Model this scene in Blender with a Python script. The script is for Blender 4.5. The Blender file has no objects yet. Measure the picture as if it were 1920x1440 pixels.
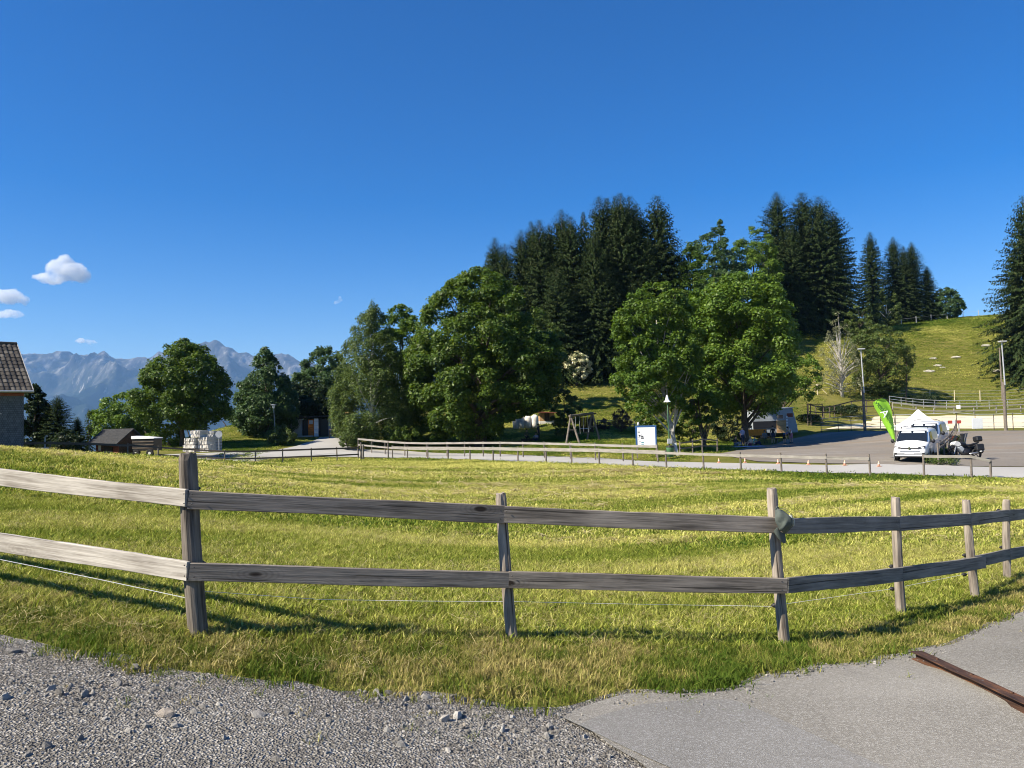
import bpy, bmesh, math, random
import numpy as np
from mathutils import Vector, Matrix, Euler
rad = math.radians
S = bpy.context.scene
COL = S.collection

# ------------------------------------------------------------------ camera
F, PITCH, ROLL, CAMZ = 1443.0, 2.58, 1.5, 1.7          # focal length in pixels of a 1920x1440 frame
cam_d = bpy.data.cameras.new('camera'); cam = bpy.data.objects.new('camera', cam_d); COL.objects.link(cam)
CROT = Euler((rad(90 + PITCH), 0, 0)).to_matrix() @ Matrix.Rotation(rad(-ROLL), 3, 'Z')
cam.matrix_world = Matrix.Translation((0, 0, CAMZ)) @ CROT.to_4x4()
cam_d.sensor_width = 36; cam_d.lens = 36 * F / 1920
cam_d.clip_start = 0.1; cam_d.clip_end = 60000
S.camera = cam

# ------------------------------------------------------------------ sky and sun
SUN = Vector((-0.90, -0.43, 0)).normalized()
EL = rad(41)
TO_SUN = Vector((SUN.x * math.cos(EL), SUN.y * math.cos(EL), math.sin(EL)))
W = bpy.data.worlds.new('World'); S.world = W; W.use_nodes = True
nt = W.node_tree; nt.nodes.clear()
sky = nt.nodes.new('ShaderNodeTexSky'); sky.sky_type = 'NISHITA'; sky.sun_disc = False
sky.sun_elevation = EL; sky.sun_rotation = math.atan2(SUN.x, SUN.y)
sky.altitude = 900; sky.air_density = 1.0; sky.dust_density = 0.35; sky.ozone_density = 3.2
hs = nt.nodes.new('ShaderNodeHueSaturation'); hs.inputs['Saturation'].default_value = 1.50; hs.inputs['Hue'].default_value = 0.512
bg = nt.nodes.new('ShaderNodeBackground'); bg.inputs['Strength'].default_value = 0.068
wo = nt.nodes.new('ShaderNodeOutputWorld')
nt.links.new(sky.outputs[0], hs.inputs['Color']); nt.links.new(hs.outputs[0], bg.inputs[0]); nt.links.new(bg.outputs[0], wo.inputs[0])
sun_d = bpy.data.lights.new('sun', 'SUN'); sun_d.energy = 4.7; sun_d.angle = rad(0.53); sun_d.color = (1.0, 0.91, 0.75)
sun = bpy.data.objects.new('sun', sun_d); COL.objects.link(sun)
sun.rotation_euler = TO_SUN.to_track_quat('Z', 'Y').to_euler(); sun.location = (-40, -20, 60)
vs = S.view_settings; vs.view_transform = 'Standard'; vs.look = 'None'; vs.exposure = 1.1; vs.gamma = 1.0; vs.use_curve_mapping = False
S.cycles.max_bounces = 6; S.cycles.diffuse_bounces = 2; S.cycles.glossy_bounces = 2; S.cycles.transmission_bounces = 3
S.cycles.filter_width = 1.0; S.cycles.transparent_max_bounces = 8; S.cycles.volume_bounces = 2

# ------------------------------------------------------------------ picture <-> place
def pix(px, py, d):
    v = CROT @ Vector(((px - 960) / F, -(py - 720) / F, -1))
    return Vector((0, 0, CAMZ)) + v * (d / v.y)
def proj(p):
    q = CROT.transposed() @ (Vector(p) - Vector((0, 0, CAMZ)))
    return 960 + F * q.x / -q.z, 720 - F * q.y / -q.z

# ------------------------------------------------------------------ ground height: a smooth surface through surveyed points
CP = [ (374,1187,5.27),(962,1198,5.96),(1473,1212,6.44),(1691,1152,7.68),(1830,1122,8.5),(1890,1085,9.6),
 (0,1112,6.1),(0,1440,3.35),(480,1440,3.6),(960,1440,3.86),(1440,1440,3.95),(1920,1440,3.95),(1920,1290,5.0),
 (0,843,20),(150,854,25),(240,866,31),(330,871,36),
 (421,872,59),(584,868,60),(728,860,67),(478,871,60),
 (1822,898,38.5),(1551,890,41.5),(1320,881,46),(1124,872,51),(971,867,57),(881,863,61),(764,860,66),
 (1920,899,37.5),(430,851,68),(620,830,78),(570,819,88),(517,830,80),(340,846,70),(440,797,93),(380,815,90),
 (880,841,76),(700,836,77),(1000,831,76),(1088,832,70),(1113,826,73),(985,808,88),(1100,801,88),(1090,713,112),(1100,760,99),
 (1229,862,56),(1250,851,58),(1270,851,62),(1330,839,66),(1460,833,74),(1455,824,79),
 (1705,868,44),(1900,871,44),(1620,808,76),(1880,806,72),(1750,780,103),(1900,780,101),(1600,790,95),
 (1740,752,112),(1900,752,112),(1700,690,128),(1880,680,128),(1690,608,165),(1780,598,170),(1880,591,170),(1500,618,150),(1560,722,115),
 (1250,690,120),(1350,645,140),(1000,668,135),(900,712,122),(1560,758,102),(1400,765,96),(1250,765,98)]
WP = [ (-36,44,0.2),(-31,52,-0.1),(-40,70,-0.6),(-26,66,-0.7),(-60,60,-6),(-50,110,-14),(-90,100,-22),(-70,150,-30),(-30,125,-6),(-45,95,-3.5),(-20,150,-8),
 (0,200,4),(40,210,14),(100,215,17),(150,190,24),(160,120,12),(120,110,5),(100,60,-1.0),(60,38,-2.0),(40,20,-1.2),(20,-10,-0.4),(0,-14,-0.2),(-20,-12,0.6),(-45,10,1.4),(-40,-40,2),(40,-50,0.5),
 (-25,30,1.05),(-16,36,0.2),(-22,110,1.0),(2,160,9),(-14,5,0.9),(-25,12,1.5),(12,12,-0.62),(18,18,-0.9),(70,70,-0.8),(75,100,0.6),
 (0,14,-0.42),(4,22,-0.75),(-5,24,-0.35),(-5,40,-1.0),(10,30,-1.15),(0,40,-1.25)]
pts = [tuple(pix(*c)) for c in CP] + [tuple(map(float, w)) for w in WP]
PA = np.array(pts)
def _U(r2): return np.where(r2 > 0, 0.5 * r2 * np.log(np.maximum(r2, 1e-12)), 0.0)
_sc = 10.0
_P = PA[:, :2] / _sc
_K = _U(((_P[:, None] - _P[None]) ** 2).sum(-1)) + np.eye(len(_P)) * 0.012
_A = np.zeros((len(_P) + 3, len(_P) + 3)); _A[:len(_P), :len(_P)] = _K
_A[:len(_P), len(_P)] = 1; _A[:len(_P), len(_P) + 1:] = _P; _A[len(_P):, :len(_P)] = _A[:len(_P), len(_P):].T
_b = np.zeros(len(_P) + 3); _b[:len(_P)] = PA[:, 2]
_C = np.linalg.solve(_A, _b)
def gza(x, y):
    x = np.asarray(x, float); y = np.asarray(y, float); sh = x.shape
    q = np.stack([x.ravel(), y.ravel()], 1) / _sc
    out = np.empty(len(q))
    for i in range(0, len(q), 20000):
        qq = q[i:i + 20000]
        U = _U(((qq[:, None] - _P[None]) ** 2).sum(-1))
        out[i:i + 20000] = U @ _C[:-3] + _C[-3] + qq @ _C[-2:]
    out = np.clip(out, -60, 34)
    r = np.hypot(q[:, 0] * _sc - 20, q[:, 1] * _sc - 60)
    w = np.clip((r - 200) / 600, 0, 1); w = w * w * (3 - 2 * w)
    return (out * (1 - w) - 460 * w).reshape(sh)
def gz(x, y): return float(gza(np.array([x]), np.array([y]))[0])
def ground(px, d):                                   # ground point seen in picture column px at distance d
    x = (px - 960) / F * d
    for _ in range(4):
        z = gz(x, d); q = proj((x, d, z)); x += (px - q[0]) * d / F
    return Vector((x, d, gz(x, d)))
def gpix(px, py, dmin=2.5, dmax=200):                # where the view ray through a picture point meets the ground
    ds = np.exp(np.linspace(math.log(dmin), math.log(dmax), 500))
    P0 = pix(px, py, 1.0) - Vector((0, 0, CAMZ))
    hit = np.nonzero(CAMZ + P0.z * ds < gza(P0.x * ds, ds))[0]
    if len(hit) == 0: return pix(px, py, dmax)
    i = max(hit[0], 1); a, b = ds[i - 1], ds[i]
    for _ in range(20):
        m = (a + b) / 2
        if CAMZ + P0.z * m < gz(P0.x * m, m): b = m
        else: a = m
    return Vector((P0.x * b, b, gz(P0.x * b, b)))

# ------------------------------------------------------------------ noise for numpy
def _hash(ix, iy, s):
    n = (ix.astype(np.int64) * 374761393 + iy.astype(np.int64) * 668265263 + s * 974634777) & 0xffffffff
    n = ((n ^ (n >> 13)) * 1274126177) & 0xffffffff
    return ((n ^ (n >> 16)) & 0xffff) / 65535.0
def vnoise(x, y, s=0):
    ix = np.floor(x); iy = np.floor(y); fx = x - ix; fy = y - iy
    fx = fx * fx * (3 - 2 * fx); fy = fy * fy * (3 - 2 * fy)
    a = _hash(ix, iy, s); b = _hash(ix + 1, iy, s); c = _hash(ix, iy + 1, s); d = _hash(ix + 1, iy + 1, s)
    return (a * (1 - fx) + b * fx) * (1 - fy) + (c * (1 - fx) + d * fx) * fy
def fbm(x, y, o=4, s=0):
    t = 0; a = 0.5
    for i in range(o):
        t = t + a * vnoise(x * 2 ** i + 17.3 * i, y * 2 ** i - 9.1 * i, s + i); a *= 0.5
    return t / (1 - 0.5 ** o)
def ridged(x, y, o=5, s=0):
    t = 0; a = 0.5
    for i in range(o):
        t = t + a * (1 - np.abs(2 * vnoise(x * 2 ** i + 5.7 * i, y * 2 ** i + 3.3 * i, s + i) - 1)); a *= 0.5
    return t
# ------------------------------------------------------------------ materials
MATS = {}
class NB:
    def __init__(s, name):
        s.m = bpy.data.materials.new(name); s.m.use_nodes = True; s.t = s.m.node_tree; s.t.nodes.clear()
        s.out = s.n('ShaderNodeOutputMaterial')
    def n(s, typ, ins=None, **kw):
        nd = s.t.nodes.new(typ)
        for k, v in kw.items(): setattr(nd, k, v)
        for k, v in (ins or {}).items(): s.put(nd.inputs[k], v)
        return nd
    def put(s, sock, v):
        if hasattr(v, 'is_output'): s.t.links.new(v, sock)
        elif isinstance(v, (tuple, list)) and sock.type == 'RGBA' and len(v) == 3: sock.default_value = (*v, 1)
        else: sock.default_value = v
    def coord(s, kind='Object'): return s.n('ShaderNodeTexCoord').outputs[kind]
    def pos(s): return s.n('ShaderNodeNewGeometry').outputs['Position']
    def island(s): return s.n('ShaderNodeNewGeometry').outputs['Random Per Island']
    def scale(s, v, sc): return s.n('ShaderNodeMapping', {'Vector': v, 'Scale': sc}).outputs[0]
    def noise(s, v, sc, det=4, rough=.55, dist=0): return s.n('ShaderNodeTexNoise', {'Vector': v, 'Scale': sc, 'Detail': det, 'Roughness': rough, 'Distortion': dist}).outputs[0]
    def voro(s, v, sc, out='Distance', **kw): return s.n('ShaderNodeTexVoronoi', {'Vector': v, 'Scale': sc}, **kw).outputs[out]
    def ramp(s, f, *stops):
        r = s.n('ShaderNodeValToRGB', {'Fac': f}); e = r.color_ramp.elements
        while len(e) < len(stops): e.new(0.5)
        for el, (p, c) in zip(e, stops):
            el.position = p; el.color = (*c, 1) if len(c) == 3 else c
        return r.outputs[0]
    def rng(s, f, a, b, c=0., d=1.): return s.n('ShaderNodeMapRange', {0: f, 1: a, 2: b, 3: c, 4: d}).outputs[0]
    def mix(s, f, a, b, mode='MIX'):
        m = s.n('ShaderNodeMix', data_type='RGBA', blend_type=mode)
        s.put(m.inputs[0], f); s.put(m.inputs[6], a); s.put(m.inputs[7], b); return m.outputs[2]
    def math(s, op, a, b=0.0):
        m = s.n('ShaderNodeMath', operation=op); s.put(m.inputs[0], a); s.put(m.inputs[1], b); return m.outputs[0]
    def bump(s, h, st=.3, dist=.02): return s.n('ShaderNodeBump', {'Height': h, 'Strength': st, 'Distance': dist}).outputs[0]
    def hsv(s, c, h=.5, sa=1., v=1.): return s.n('ShaderNodeHueSaturation', {'Color': c, 'Hue': h, 'Saturation': sa, 'Value': v}).outputs[0]
    def bsdf(s, col, rough=.8, normal=None, metal=0., spec=.3, **kw):
        b = s.n('ShaderNodeBsdfPrincipled', {'Base Color': col, 'Roughness': rough, 'Metallic': metal, 'Specular IOR Level': spec})
        for k, v in kw.items(): s.put(b.inputs[k], v)
        if normal is not None: s.put(b.inputs['Normal'], normal)
        return b.outputs[0]
    def done(s, sh): s.t.links.new(sh, s.out.inputs[0]); MATS[s.m.name] = s.m; return s.m

def plain(name, col, rough=.7, var=.16, sc=6., metal=0., spec=.35, bump=.15, bsc=40., coat=0.):
    b = NB(name); c = b.coord(); f = b.noise(c, sc, 5)
    lo = tuple(max(0, x * (1 - var)) for x in col); hi = tuple(min(1, x * (1 + var)) for x in col)
    cc = b.ramp(f, (.3, lo), (.7, hi))
    nrm = b.bump(b.noise(c, bsc, 3), bump, .01)
    return b.done(b.bsdf(cc, rough, nrm, metal, spec, **({'Coat Weight': coat} if coat else {})))

def leafmat(name, c1, c2, trans=.32, rough=.5, spec=.35, c3=None):
    b = NB(name); r = b.island(); p = b.pos()
    patch = b.noise(p, .35, 2)
    f = b.math('ADD', b.math('MULTIPLY', r, .6), b.math('MULTIPLY', patch, .4))
    cc = b.ramp(f, (.2, c1), (.75, c2)) if c3 is None else b.ramp(f, (.2, c1), (.6, c2), (.85, c3))
    d = b.bsdf(cc, rough, spec=spec)
    t = b.n('ShaderNodeBsdfTranslucent', {'Color': b.hsv(cc, .485, 1.1, 1.25)}).outputs[0]
    mx = b.n('ShaderNodeMixShader', {0: trans, 1: d, 2: t}).outputs[0]
    return b.done(mx)

def woodmat(name, dark, light, grain=1.0, knots=True, rough=.8, streak=60.):
    """weathered timber; the grain runs along the local X axis"""
    b = NB(name); c = b.coord()
    oi = b.n('ShaderNodeObjectInfo').outputs['Random']
    cv = b.n('ShaderNodeVectorMath', {0: c, 1: b.n('ShaderNodeCombineXYZ', {0: b.math('MULTIPLY', oi, 37.), 1: b.math('MULTIPLY', oi, 11.), 2: oi}).outputs[0]}, operation='ADD').outputs[0]
    g = b.noise(b.scale(cv, (1.6, streak, streak)), 1., 6, .62, .25)
    fine = b.noise(b.scale(cv, (5., streak * 3.2, streak * 3.2)), 1., 3, .6)
    big = b.noise(b.scale(cv, (2.2, 5, 5)), 1., 3)
    f = b.math('ADD', b.math('ADD', b.math('MULTIPLY', g, .5), b.math('MULTIPLY', fine, .2)), b.math('MULTIPLY', big, .3))
    cc = b.ramp(f, (.38, dark), (.60, light))
    cc = b.mix(b.rng(b.noise(b.scale(cv, (1.2, 30, 30)), 1., 3), .60, .78, 0., .45), cc, tuple(x * .6 for x in dark))
    h = b.math('ADD', g, b.math('MULTIPLY', fine, .6))
    if knots:
        wv = b.scale(cv, (2.3, .02, 6.0)); wn = b.n('ShaderNodeTexNoise', {'Vector': b.scale(cv, (9, 9, 9)), 'Scale': 1., 'Detail': 2.}).outputs['Color']
        wv = b.mix(.05, wv, wn, 'ADD')
        vn = b.n('ShaderNodeTexVoronoi', {'Vector': wv, 'Scale': 1., 'Randomness': .9}); v = vn.outputs['Distance']
        has = b.rng(b.n('ShaderNodeSeparateColor', {0: vn.outputs['Color']}).outputs[0], .52, .53)
        ring = b.math('SINE', b.math('MULTIPLY', v, 75.))
        near = b.math('MULTIPLY', b.rng(v, .12, .55, 1., 0.), has)
        cc = b.mix(b.math('MULTIPLY', near, b.rng(ring, -.4, 1, 0., .38)), cc, tuple(x * .7 for x in dark))
        kn = b.math('MULTIPLY', b.rng(v, .085, .135, 1., 0.), has)
        cc = b.mix(kn, cc, (dark[0] * .42, dark[1] * .36, dark[2] * .32))
        # dark checks along the grain
    crack = b.rng(b.noise(b.scale(cv, (.55, 36, 36)), 1., 2), .645, .665)
    cc = b.mix(b.math('MULTIPLY', crack, .75), cc, tuple(x * .22 for x in dark))
    h = b.math('SUBTRACT', h, b.math('MULTIPLY', crack, .8))
    return b.done(b.bsdf(cc, rough, b.bump(h, .5, .006), spec=.2))

# timber
woodmat('rail_sunlit', (.21, .185, .155), (.50, .465, .41), streak=45.)  # weathered left boards, paler because their sunlight is put into the colour
woodmat('rail_grey', (.088, .075, .062), (.31, .27, .225), streak=45.)  # middle boards of the same fence, grazing light darkened into the colour
woodmat('rail_shade', (.11, .10, .085), (.30, .275, .235), streak=45.)  # right-hand boards of the same fence, toned for their shaded side
woodmat('post_wood', (.105, .085, .068), (.40, .345, .28), knots=False, streak=26.)
woodmat('post_dark', (.062, .052, .042), (.25, .215, .175), knots=False, streak=26.)
woodmat('fence_pale', (.21, .195, .17), (.37, .345, .30), knots=False)
woodmat('fence_brown', (.06, .048, .038), (.15, .12, .095), knots=False)
woodmat('fence_post', (.10, .085, .07), (.24, .205, .17), knots=False)
woodmat('barn_wood', (.045, .03, .022), (.12, .08, .055), knots=False, streak=20)
woodmat('red_wood', (.14, .045, .03), (.28, .10, .065), knots=False, streak=16)
woodmat('honey_wood', (.38, .22, .10), (.60, .40, .20), knots=False, streak=16)
woodmat('orange_wood', (.42, .12, .02), (.60, .20, .04), knots=False, streak=16)
woodmat('new_post', (.45, .38, .24), (.66, .58, .40), knots=False)
# paint, metal, plastic
plain('white_paint', (.80, .81, .82), .28, .02, 2, spec=.5, bump=0.02, coat=.5)
plain('white_cloth', (.82, .83, .84), .8, .04, 3)
plain('white_panel', (.78, .79, .80), .5, .05, 3)
plain('grey_panel', (.30, .33, .36), .5, .14, 2)
plain('light_grey', (.48, .49, .49), .6, .12, 4)
plain('bumper_grey', (.25, .26, .27), .5, .1, 4)
plain('black_plastic', (.018, .018, .02), .45, .2, 8)
plain('rubber', (.02, .02, .021), .85, .25, 12)
plain('dark_metal', (.05, .05, .055), .4, .2, 8, metal=.7)
plain('steel', (.42, .43, .44), .35, .1, 8, metal=.9)
plain('galvanised', (.50, .51, .52), .5, .12, 6, metal=.4)
plain('green_paint', (.05, .12, .06), .45, .15, 6)
plain('bin_green', (.10, .22, .11), .5, .12, 4)
plain('blue_paint', (.03, .09, .24), .45, .12, 4)
plain('flag_green', (.24, .50, .035), .6, .08, 3)
plain('flag_dark', (.05, .14, .04), .7, .1, 6)
plain('cone_orange', (.70, .40, .27), .6, .08, 8)
plain('banner_orange', (.75, .27, .03), .7, .22, 3)
plain('red_paint', (.45, .07, .05), .5, .15, 4)
plain('stone_pale', (.52, .49, .44), .9, .28, 3.5, bump=.8, bsc=9)
plain('stone_white', (.72, .69, .62), .9, .2, 3.0, bump=.7, bsc=8)
plain('stone_grey', (.36, .36, .355), .9, .3, 5, bump=.8, bsc=14)
plain('rock_hill', (.45, .42, .36), .95, .3, 1.5, bump=.8, bsc=4)
plain('bark', (.085, .068, .052), .95, .45, 6, bump=.9, bsc=18)
plain('bark_pale', (.36, .34, .31), .9, .4, 5, bump=.7, bsc=14)
plain('bark_birch', (.62, .60, .56), .8, .3, 3, bump=.4, bsc=10)
plain('concrete', (.40, .39, .37), .9, .15, 3, bump=.3)
plain('soil', (.10, .075, .05), .95, .4, 8, bump=.8)
plain('cap_cloth', (.082, .098, .084), .85, .22, 20, bump=.3, bsc=220)
plain('cap_pale', (.34, .37, .34), .85, .15, 14)
plain('skin_tone', (.52, .32, .23), .6, .08, 6)
plain('hair_dark', (.035, .024, .018), .7, .3, 30)
plain('hair_fair', (.30, .21, .11), .7, .2, 30)
for _n, _c in (('black', (.02, .02, .023)), ('blue', (.03, .14, .45)), ('white', (.78, .77, .75)), ('pink', (.55, .22, .30)), ('lavender', (.42, .42, .58)),
               ('olive', (.10, .11, .06)), ('navy', (.03, .04, .09)), ('cream', (.70, .60, .46)), ('maroon', (.16, .03, .04)), ('grey', (.25, .26, .28)), ('teal', (.08, .22, .25))):
    plain('cloth_' + _n, _c, .85, .12, 12)
b = NB('glass_dark'); b.done(b.bsdf((.012, .016, .022), .06, spec=.6, **{'Coat Weight': .3}))
b = NB('lamp_glass'); b.done(b.bsdf((.85, .86, .84), .15, spec=.6))
b = NB('chrome'); b.done(b.bsdf((.75, .76, .78), .12, metal=1.))
b = NB('rust'); c = b.coord()
f = b.noise(b.scale(c, (3, 14, 14)), 1.6, 6, .65); f2 = b.noise(c, 30, 4)
cc = b.ramp(f, (.3, (.030, .018, .014)), (.5, (.075, .040, .026)), (.68, (.17, .075, .034)))
cc = b.mix(b.rng(f2, .62, .75), cc, (.16, .15, .14))
b.done(b.bsdf(cc, .8, b.bump(f2, .5, .004), metal=.15))
b = NB('roof_tile'); c = b.coord(); oi = b.n('ShaderNodeObjectInfo').outputs['Random']
cc = b.ramp(b.math('ADD', b.math('MULTIPLY', oi, .6), b.math('MULTIPLY', b.noise(c, 7, 4), .4)), (.2, (.025, .022, .02)), (.55, (.058, .05, .042)), (.85, (.13, .118, .10)))
b.done(b.bsdf(cc, .85, b.bump(b.noise(c, 30, 3), .4, .01)))
b = NB('wall_shingle'); c = b.coord()
br = b.n('ShaderNodeTexBrick', {'Vector': c, 'Color1': (.075, .088, .105, 1), 'Color2': (.13, .15, .172, 1), 'Mortar': (.02, .022, .026, 1), 'Scale': 1.0, 'Mortar Size': .011, 'Bias': -.1, 'Brick Width': .13, 'Row Height': .135})
cc = b.mix(.35, br.outputs[0], b.ramp(b.noise(c, 5, 4), (.3, (.06, .07, .08)), (.7, (.16, .175, .195))))
b.done(b.bsdf(cc, .85, b.bump(br.outputs['Fac'], -.6, .02)))
b = NB('roof_felt'); c = b.coord(); b.done(b.bsdf(b.ramp(b.noise(c, 6, 5), (.3, (.02, .021, .022)), (.7, (.05, .05, .05))), .9))

# ground sheets
def groundmat(name, stops, sc, bump=.5, dist=.02, fine=40., speck=None, rough=.95):
    b = NB(name); p = b.pos()
    a = b.noise(p, sc, 5, .6); d = b.noise(p, fine, 4, .65)
    f = b.math('ADD', b.math('MULTIPLY', a, .6), b.math('MULTIPLY', d, .4))
    cc = b.ramp(f, *stops)
    h = d
    if name == 'car_park_surface':
        bd = b.noise(b.scale(p, (.05, .45, 1)), 1., 5, .65, .4); cc = b.mix(b.rng(bd, .48, .64, 0., .6), cc, (.235, .185, .135)); cc = b.mix(b.rng(b.noise(b.scale(p, (.12, .8, 1)), 1., 4, .6), .55, .68, 0., .5), cc, (.30, .285, .265)); cc = b.mix(b.rng(b.noise(p, 2.5, 3), .6, .72, 0., .4), cc, (.10, .092, .082))
    if speck:
        v = b.voro(p, speck[0], 'Color'); vb = b.n('ShaderNodeSeparateColor', {0: v}).outputs[0]
        cc = b.mix(b.rng(vb, speck[3], 1., 0., speck[2]), cc, speck[1])
        cc = b.mix(b.rng(vb, 0., .3, speck[2] * .6, 0.), cc, tuple(x * .18 for x in speck[1]))
        h = b.math('ADD', d, b.voro(p, speck[0]))
        if name.startswith('asphalt'):
            st_ = b.noise(p, 1.1, 5, .7, .6); cc = b.mix(b.rng(st_, .55, .72, 0., .45), cc, tuple(x * .16 for x in (1., .93, .84)))
            li = b.noise(p, .45, 4, .6); cc = b.mix(b.rng(li, .50, .70, 0., .35), cc, (.34, .325, .29))
            wv = b.mix(.35, p, b.n('ShaderNodeTexNoise', {'Vector': p, 'Scale': 2.2, 'Detail': 4.}).outputs['Color'], 'ADD')
            ck = b.n('ShaderNodeTexVoronoi', {'Vector': wv, 'Scale': .42}, feature='DISTANCE_TO_EDGE').outputs['Distance']
            cc = b.mix(b.math('MULTIPLY', b.rng(ck, .002, .006, 1., 0.), b.rng(b.noise(p, .9, 2), .52, .60, 0., .28)), cc, (.08, .074, .065))
    return b.done(b.bsdf(cc, rough, b.bump(h, bump, dist), spec=.2))
GROUND_WEAR = True
groundmat('asphalt_old', ((.32, (.16, .148, .126)), (.55, (.225, .21, .182)), (.72, (.285, .268, .235))), .6, .45, .008, 90., (130., (.42, .41, .38), .55, .55))
groundmat('asphalt_patch', ((.32, (.155, .148, .135)), (.55, (.21, .202, .186)), (.72, (.262, .252, .232))), .8, .4, .008, 110., (150., (.40, .40, .40), .5, .6))
groundmat('gravel_bed', ((.32, (.095, .086, .074)), (.5, (.15, .138, .12)), (.62, (.20, .187, .165)), (.78, (.27, .255, .23))), 1.6, .9, .02, 45., (70., (.50, .475, .43), .7, .5))
groundmat('road_surface', ((.3, (.31, .30, .285)), (.6, (.385, .375, .355)), (.8, (.45, .44, .415))), .25, .3, .02, 12.)
groundmat('car_park_surface', ((.3, (.16, .142, .12)), (.55, (.21, .188, .162)), (.75, (.26, .235, .205))), .16, .5, .03, 6.)
groundmat('sand', ((.3, (.58, .50, .34)), (.6, (.70, .62, .44)), (.8, (.76, .69, .52))), .2, .4, .05, 5.)

b = NB('meadow_ground'); p = b.pos()
n1 = b.noise(p, .05, 4, .6); n2 = b.noise(b.scale(p, (.35, 1.2, 1)), .8, 5, .65); n3 = b.noise(p, 7., 4, .7)
f = b.math('ADD', b.math('ADD', b.math('MULTIPLY', n1, .35), b.math('MULTIPLY', n2, .35)), b.math('MULTIPLY', n3, .3))
cc = b.ramp(f, (.33, (.065, .085, .016)), (.47, (.135, .14, .028)), (.58, (.21, .185, .05)), (.7, (.27, .225, .085)))
tuss = b.noise(p, 1.3, 5, .7)
cc = b.mix(b.rng(tuss, .60, .72, 0, .6), cc, (.035, .055, .014))
b.done(b.bsdf(cc, .95, b.bump(b.math('ADD', n3, tuss), .9, .12), spec=.1))

def blademat(name, green, mid, straw):
    b = NB(name)
    tone = b.n('ShaderNodeAttribute', attribute_name='tone', attribute_type='INSTANCER').outputs['Fac']
    r = b.island()
    f = b.math('ADD', tone, b.math('MULTIPLY', b.math('SUBTRACT', r, .5), .55))
    cc = b.ramp(f, (.1, green), (.5, mid), (.88, straw))
    cc = b.hsv(cc, .5, 1., b.rng(b.math('FRACT', b.math('MULTIPLY', r, 17.3)), 0., 1., .72, 1.42))
    d = b.bsdf(cc, .75, spec=.08)
    t = b.n('ShaderNodeBsdfTranslucent', {'Color': b.hsv(cc, .49, 1.05, 1.2)}).outputs[0]
    return b.done(b.n('ShaderNodeMixShader', {0: .3, 1: d, 2: t}).outputs[0])
blademat('grass_blade', (.060, .115, .014), (.210, .25, .034), (.54, .51, .15))
blademat('verge_blade', (.065, .115, .014), (.185, .205, .036), (.40, .335, .13))
blademat('straw_blade', (.24, .21, .07), (.38, .325, .13), (.54, .47, .25))
b = NB('pebble'); oi = b.n('ShaderNodeObjectInfo').outputs['Random']; c = b.coord()
cc = b.ramp(oi, (.0, (.05, .047, .044)), (.3, (.17, .16, .145)), (.7, (.36, .34, .305)), (.93, (.60, .57, .52)), (1., (.34, .24, .15)))
cc = b.mix(.4, cc, b.ramp(b.noise(c, 3, 4), (.3, (.16, .15, .135)), (.7, (.47, .44, .40))))
b.done(b.bsdf(cc, .85, b.bump(b.noise(c, 9, 3), .5, .1)))

# foliage
leafmat('leaf_maple', (.034, .070, .010), (.082, .145, .018), trans=.38, c3=(.155, .21, .03))
leafmat('leaf_sycamore', (.042, .092, .012), (.095, .168, .021), trans=.38, c3=(.155, .22, .032))
leafmat('leaf_lime', (.05, .105, .013), (.115, .195, .022), c3=(.18, .26, .034))
leafmat('leaf_birch', (.05, .085, .018), (.10, .15, .03), c3=(.155, .20, .055))
leafmat('leaf_blue', (.034, .072, .022), (.066, .122, .036), c3=(.10, .16, .052))
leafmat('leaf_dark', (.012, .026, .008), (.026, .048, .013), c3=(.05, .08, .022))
leafmat('leaf_pale', (.10, .12, .05), (.20, .21, .11), c3=(.32, .32, .21))
leafmat('leaf_purple', (.06, .035, .03), (.13, .085, .06), c3=(.19, .14, .08))
leafmat('leaf_bush', (.045, .078, .016), (.095, .14, .028), c3=(.17, .20, .055))
leafmat('needle', (.018, .034, .011), (.036, .058, .019), trans=.15, rough=.8, spec=.08, c3=(.068, .080, .030))
leafmat('needle_brown', (.016, .020, .010), (.034, .038, .018), trans=.12, c3=(.060, .058, .030))
leafmat('blossom', (.30, .34, .12), (.74, .70, .46), trans=.2, c3=(.84, .80, .60))

b = NB('mountain_rock'); p = b.pos(); nrm = b.n('ShaderNodeNewGeometry').outputs['Normal']
z = b.n('ShaderNodeSeparateXYZ', {0: p}).outputs[2]
n = b.noise(b.scale(p, (.0016, .0016, .0016)), 1., 7, .65); st = b.noise(b.scale(p, (.010, .0022, .0020)), 1., 9, .74)
hgt = b.math('ADD', z, b.math('MULTIPLY', b.math('SUBTRACT', n, .5), 900.))
rock = b.ramp(st, (.40, (.030, .031, .033)), (.52, (.085, .082, .08)), (.62, (.27, .26, .25)))
wood = b.ramp(n, (.35, (.006, .012, .007)), (.6, (.014, .022, .011)), (.78, (.035, .045, .02)))
cc = b.mix(b.rng(hgt, 380, 900), wood, rock)
gul = b.noise(b.scale(p, (.013, .0032, .0026)), 1., 7, .72)
cc = b.mix(b.math('MULTIPLY', b.rng(gul, .60, .68), b.rng(hgt, 60, 480)), cc, (.30, .29, .28))
b.done(b.bsdf(cc, .95, spec=.05))
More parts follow.
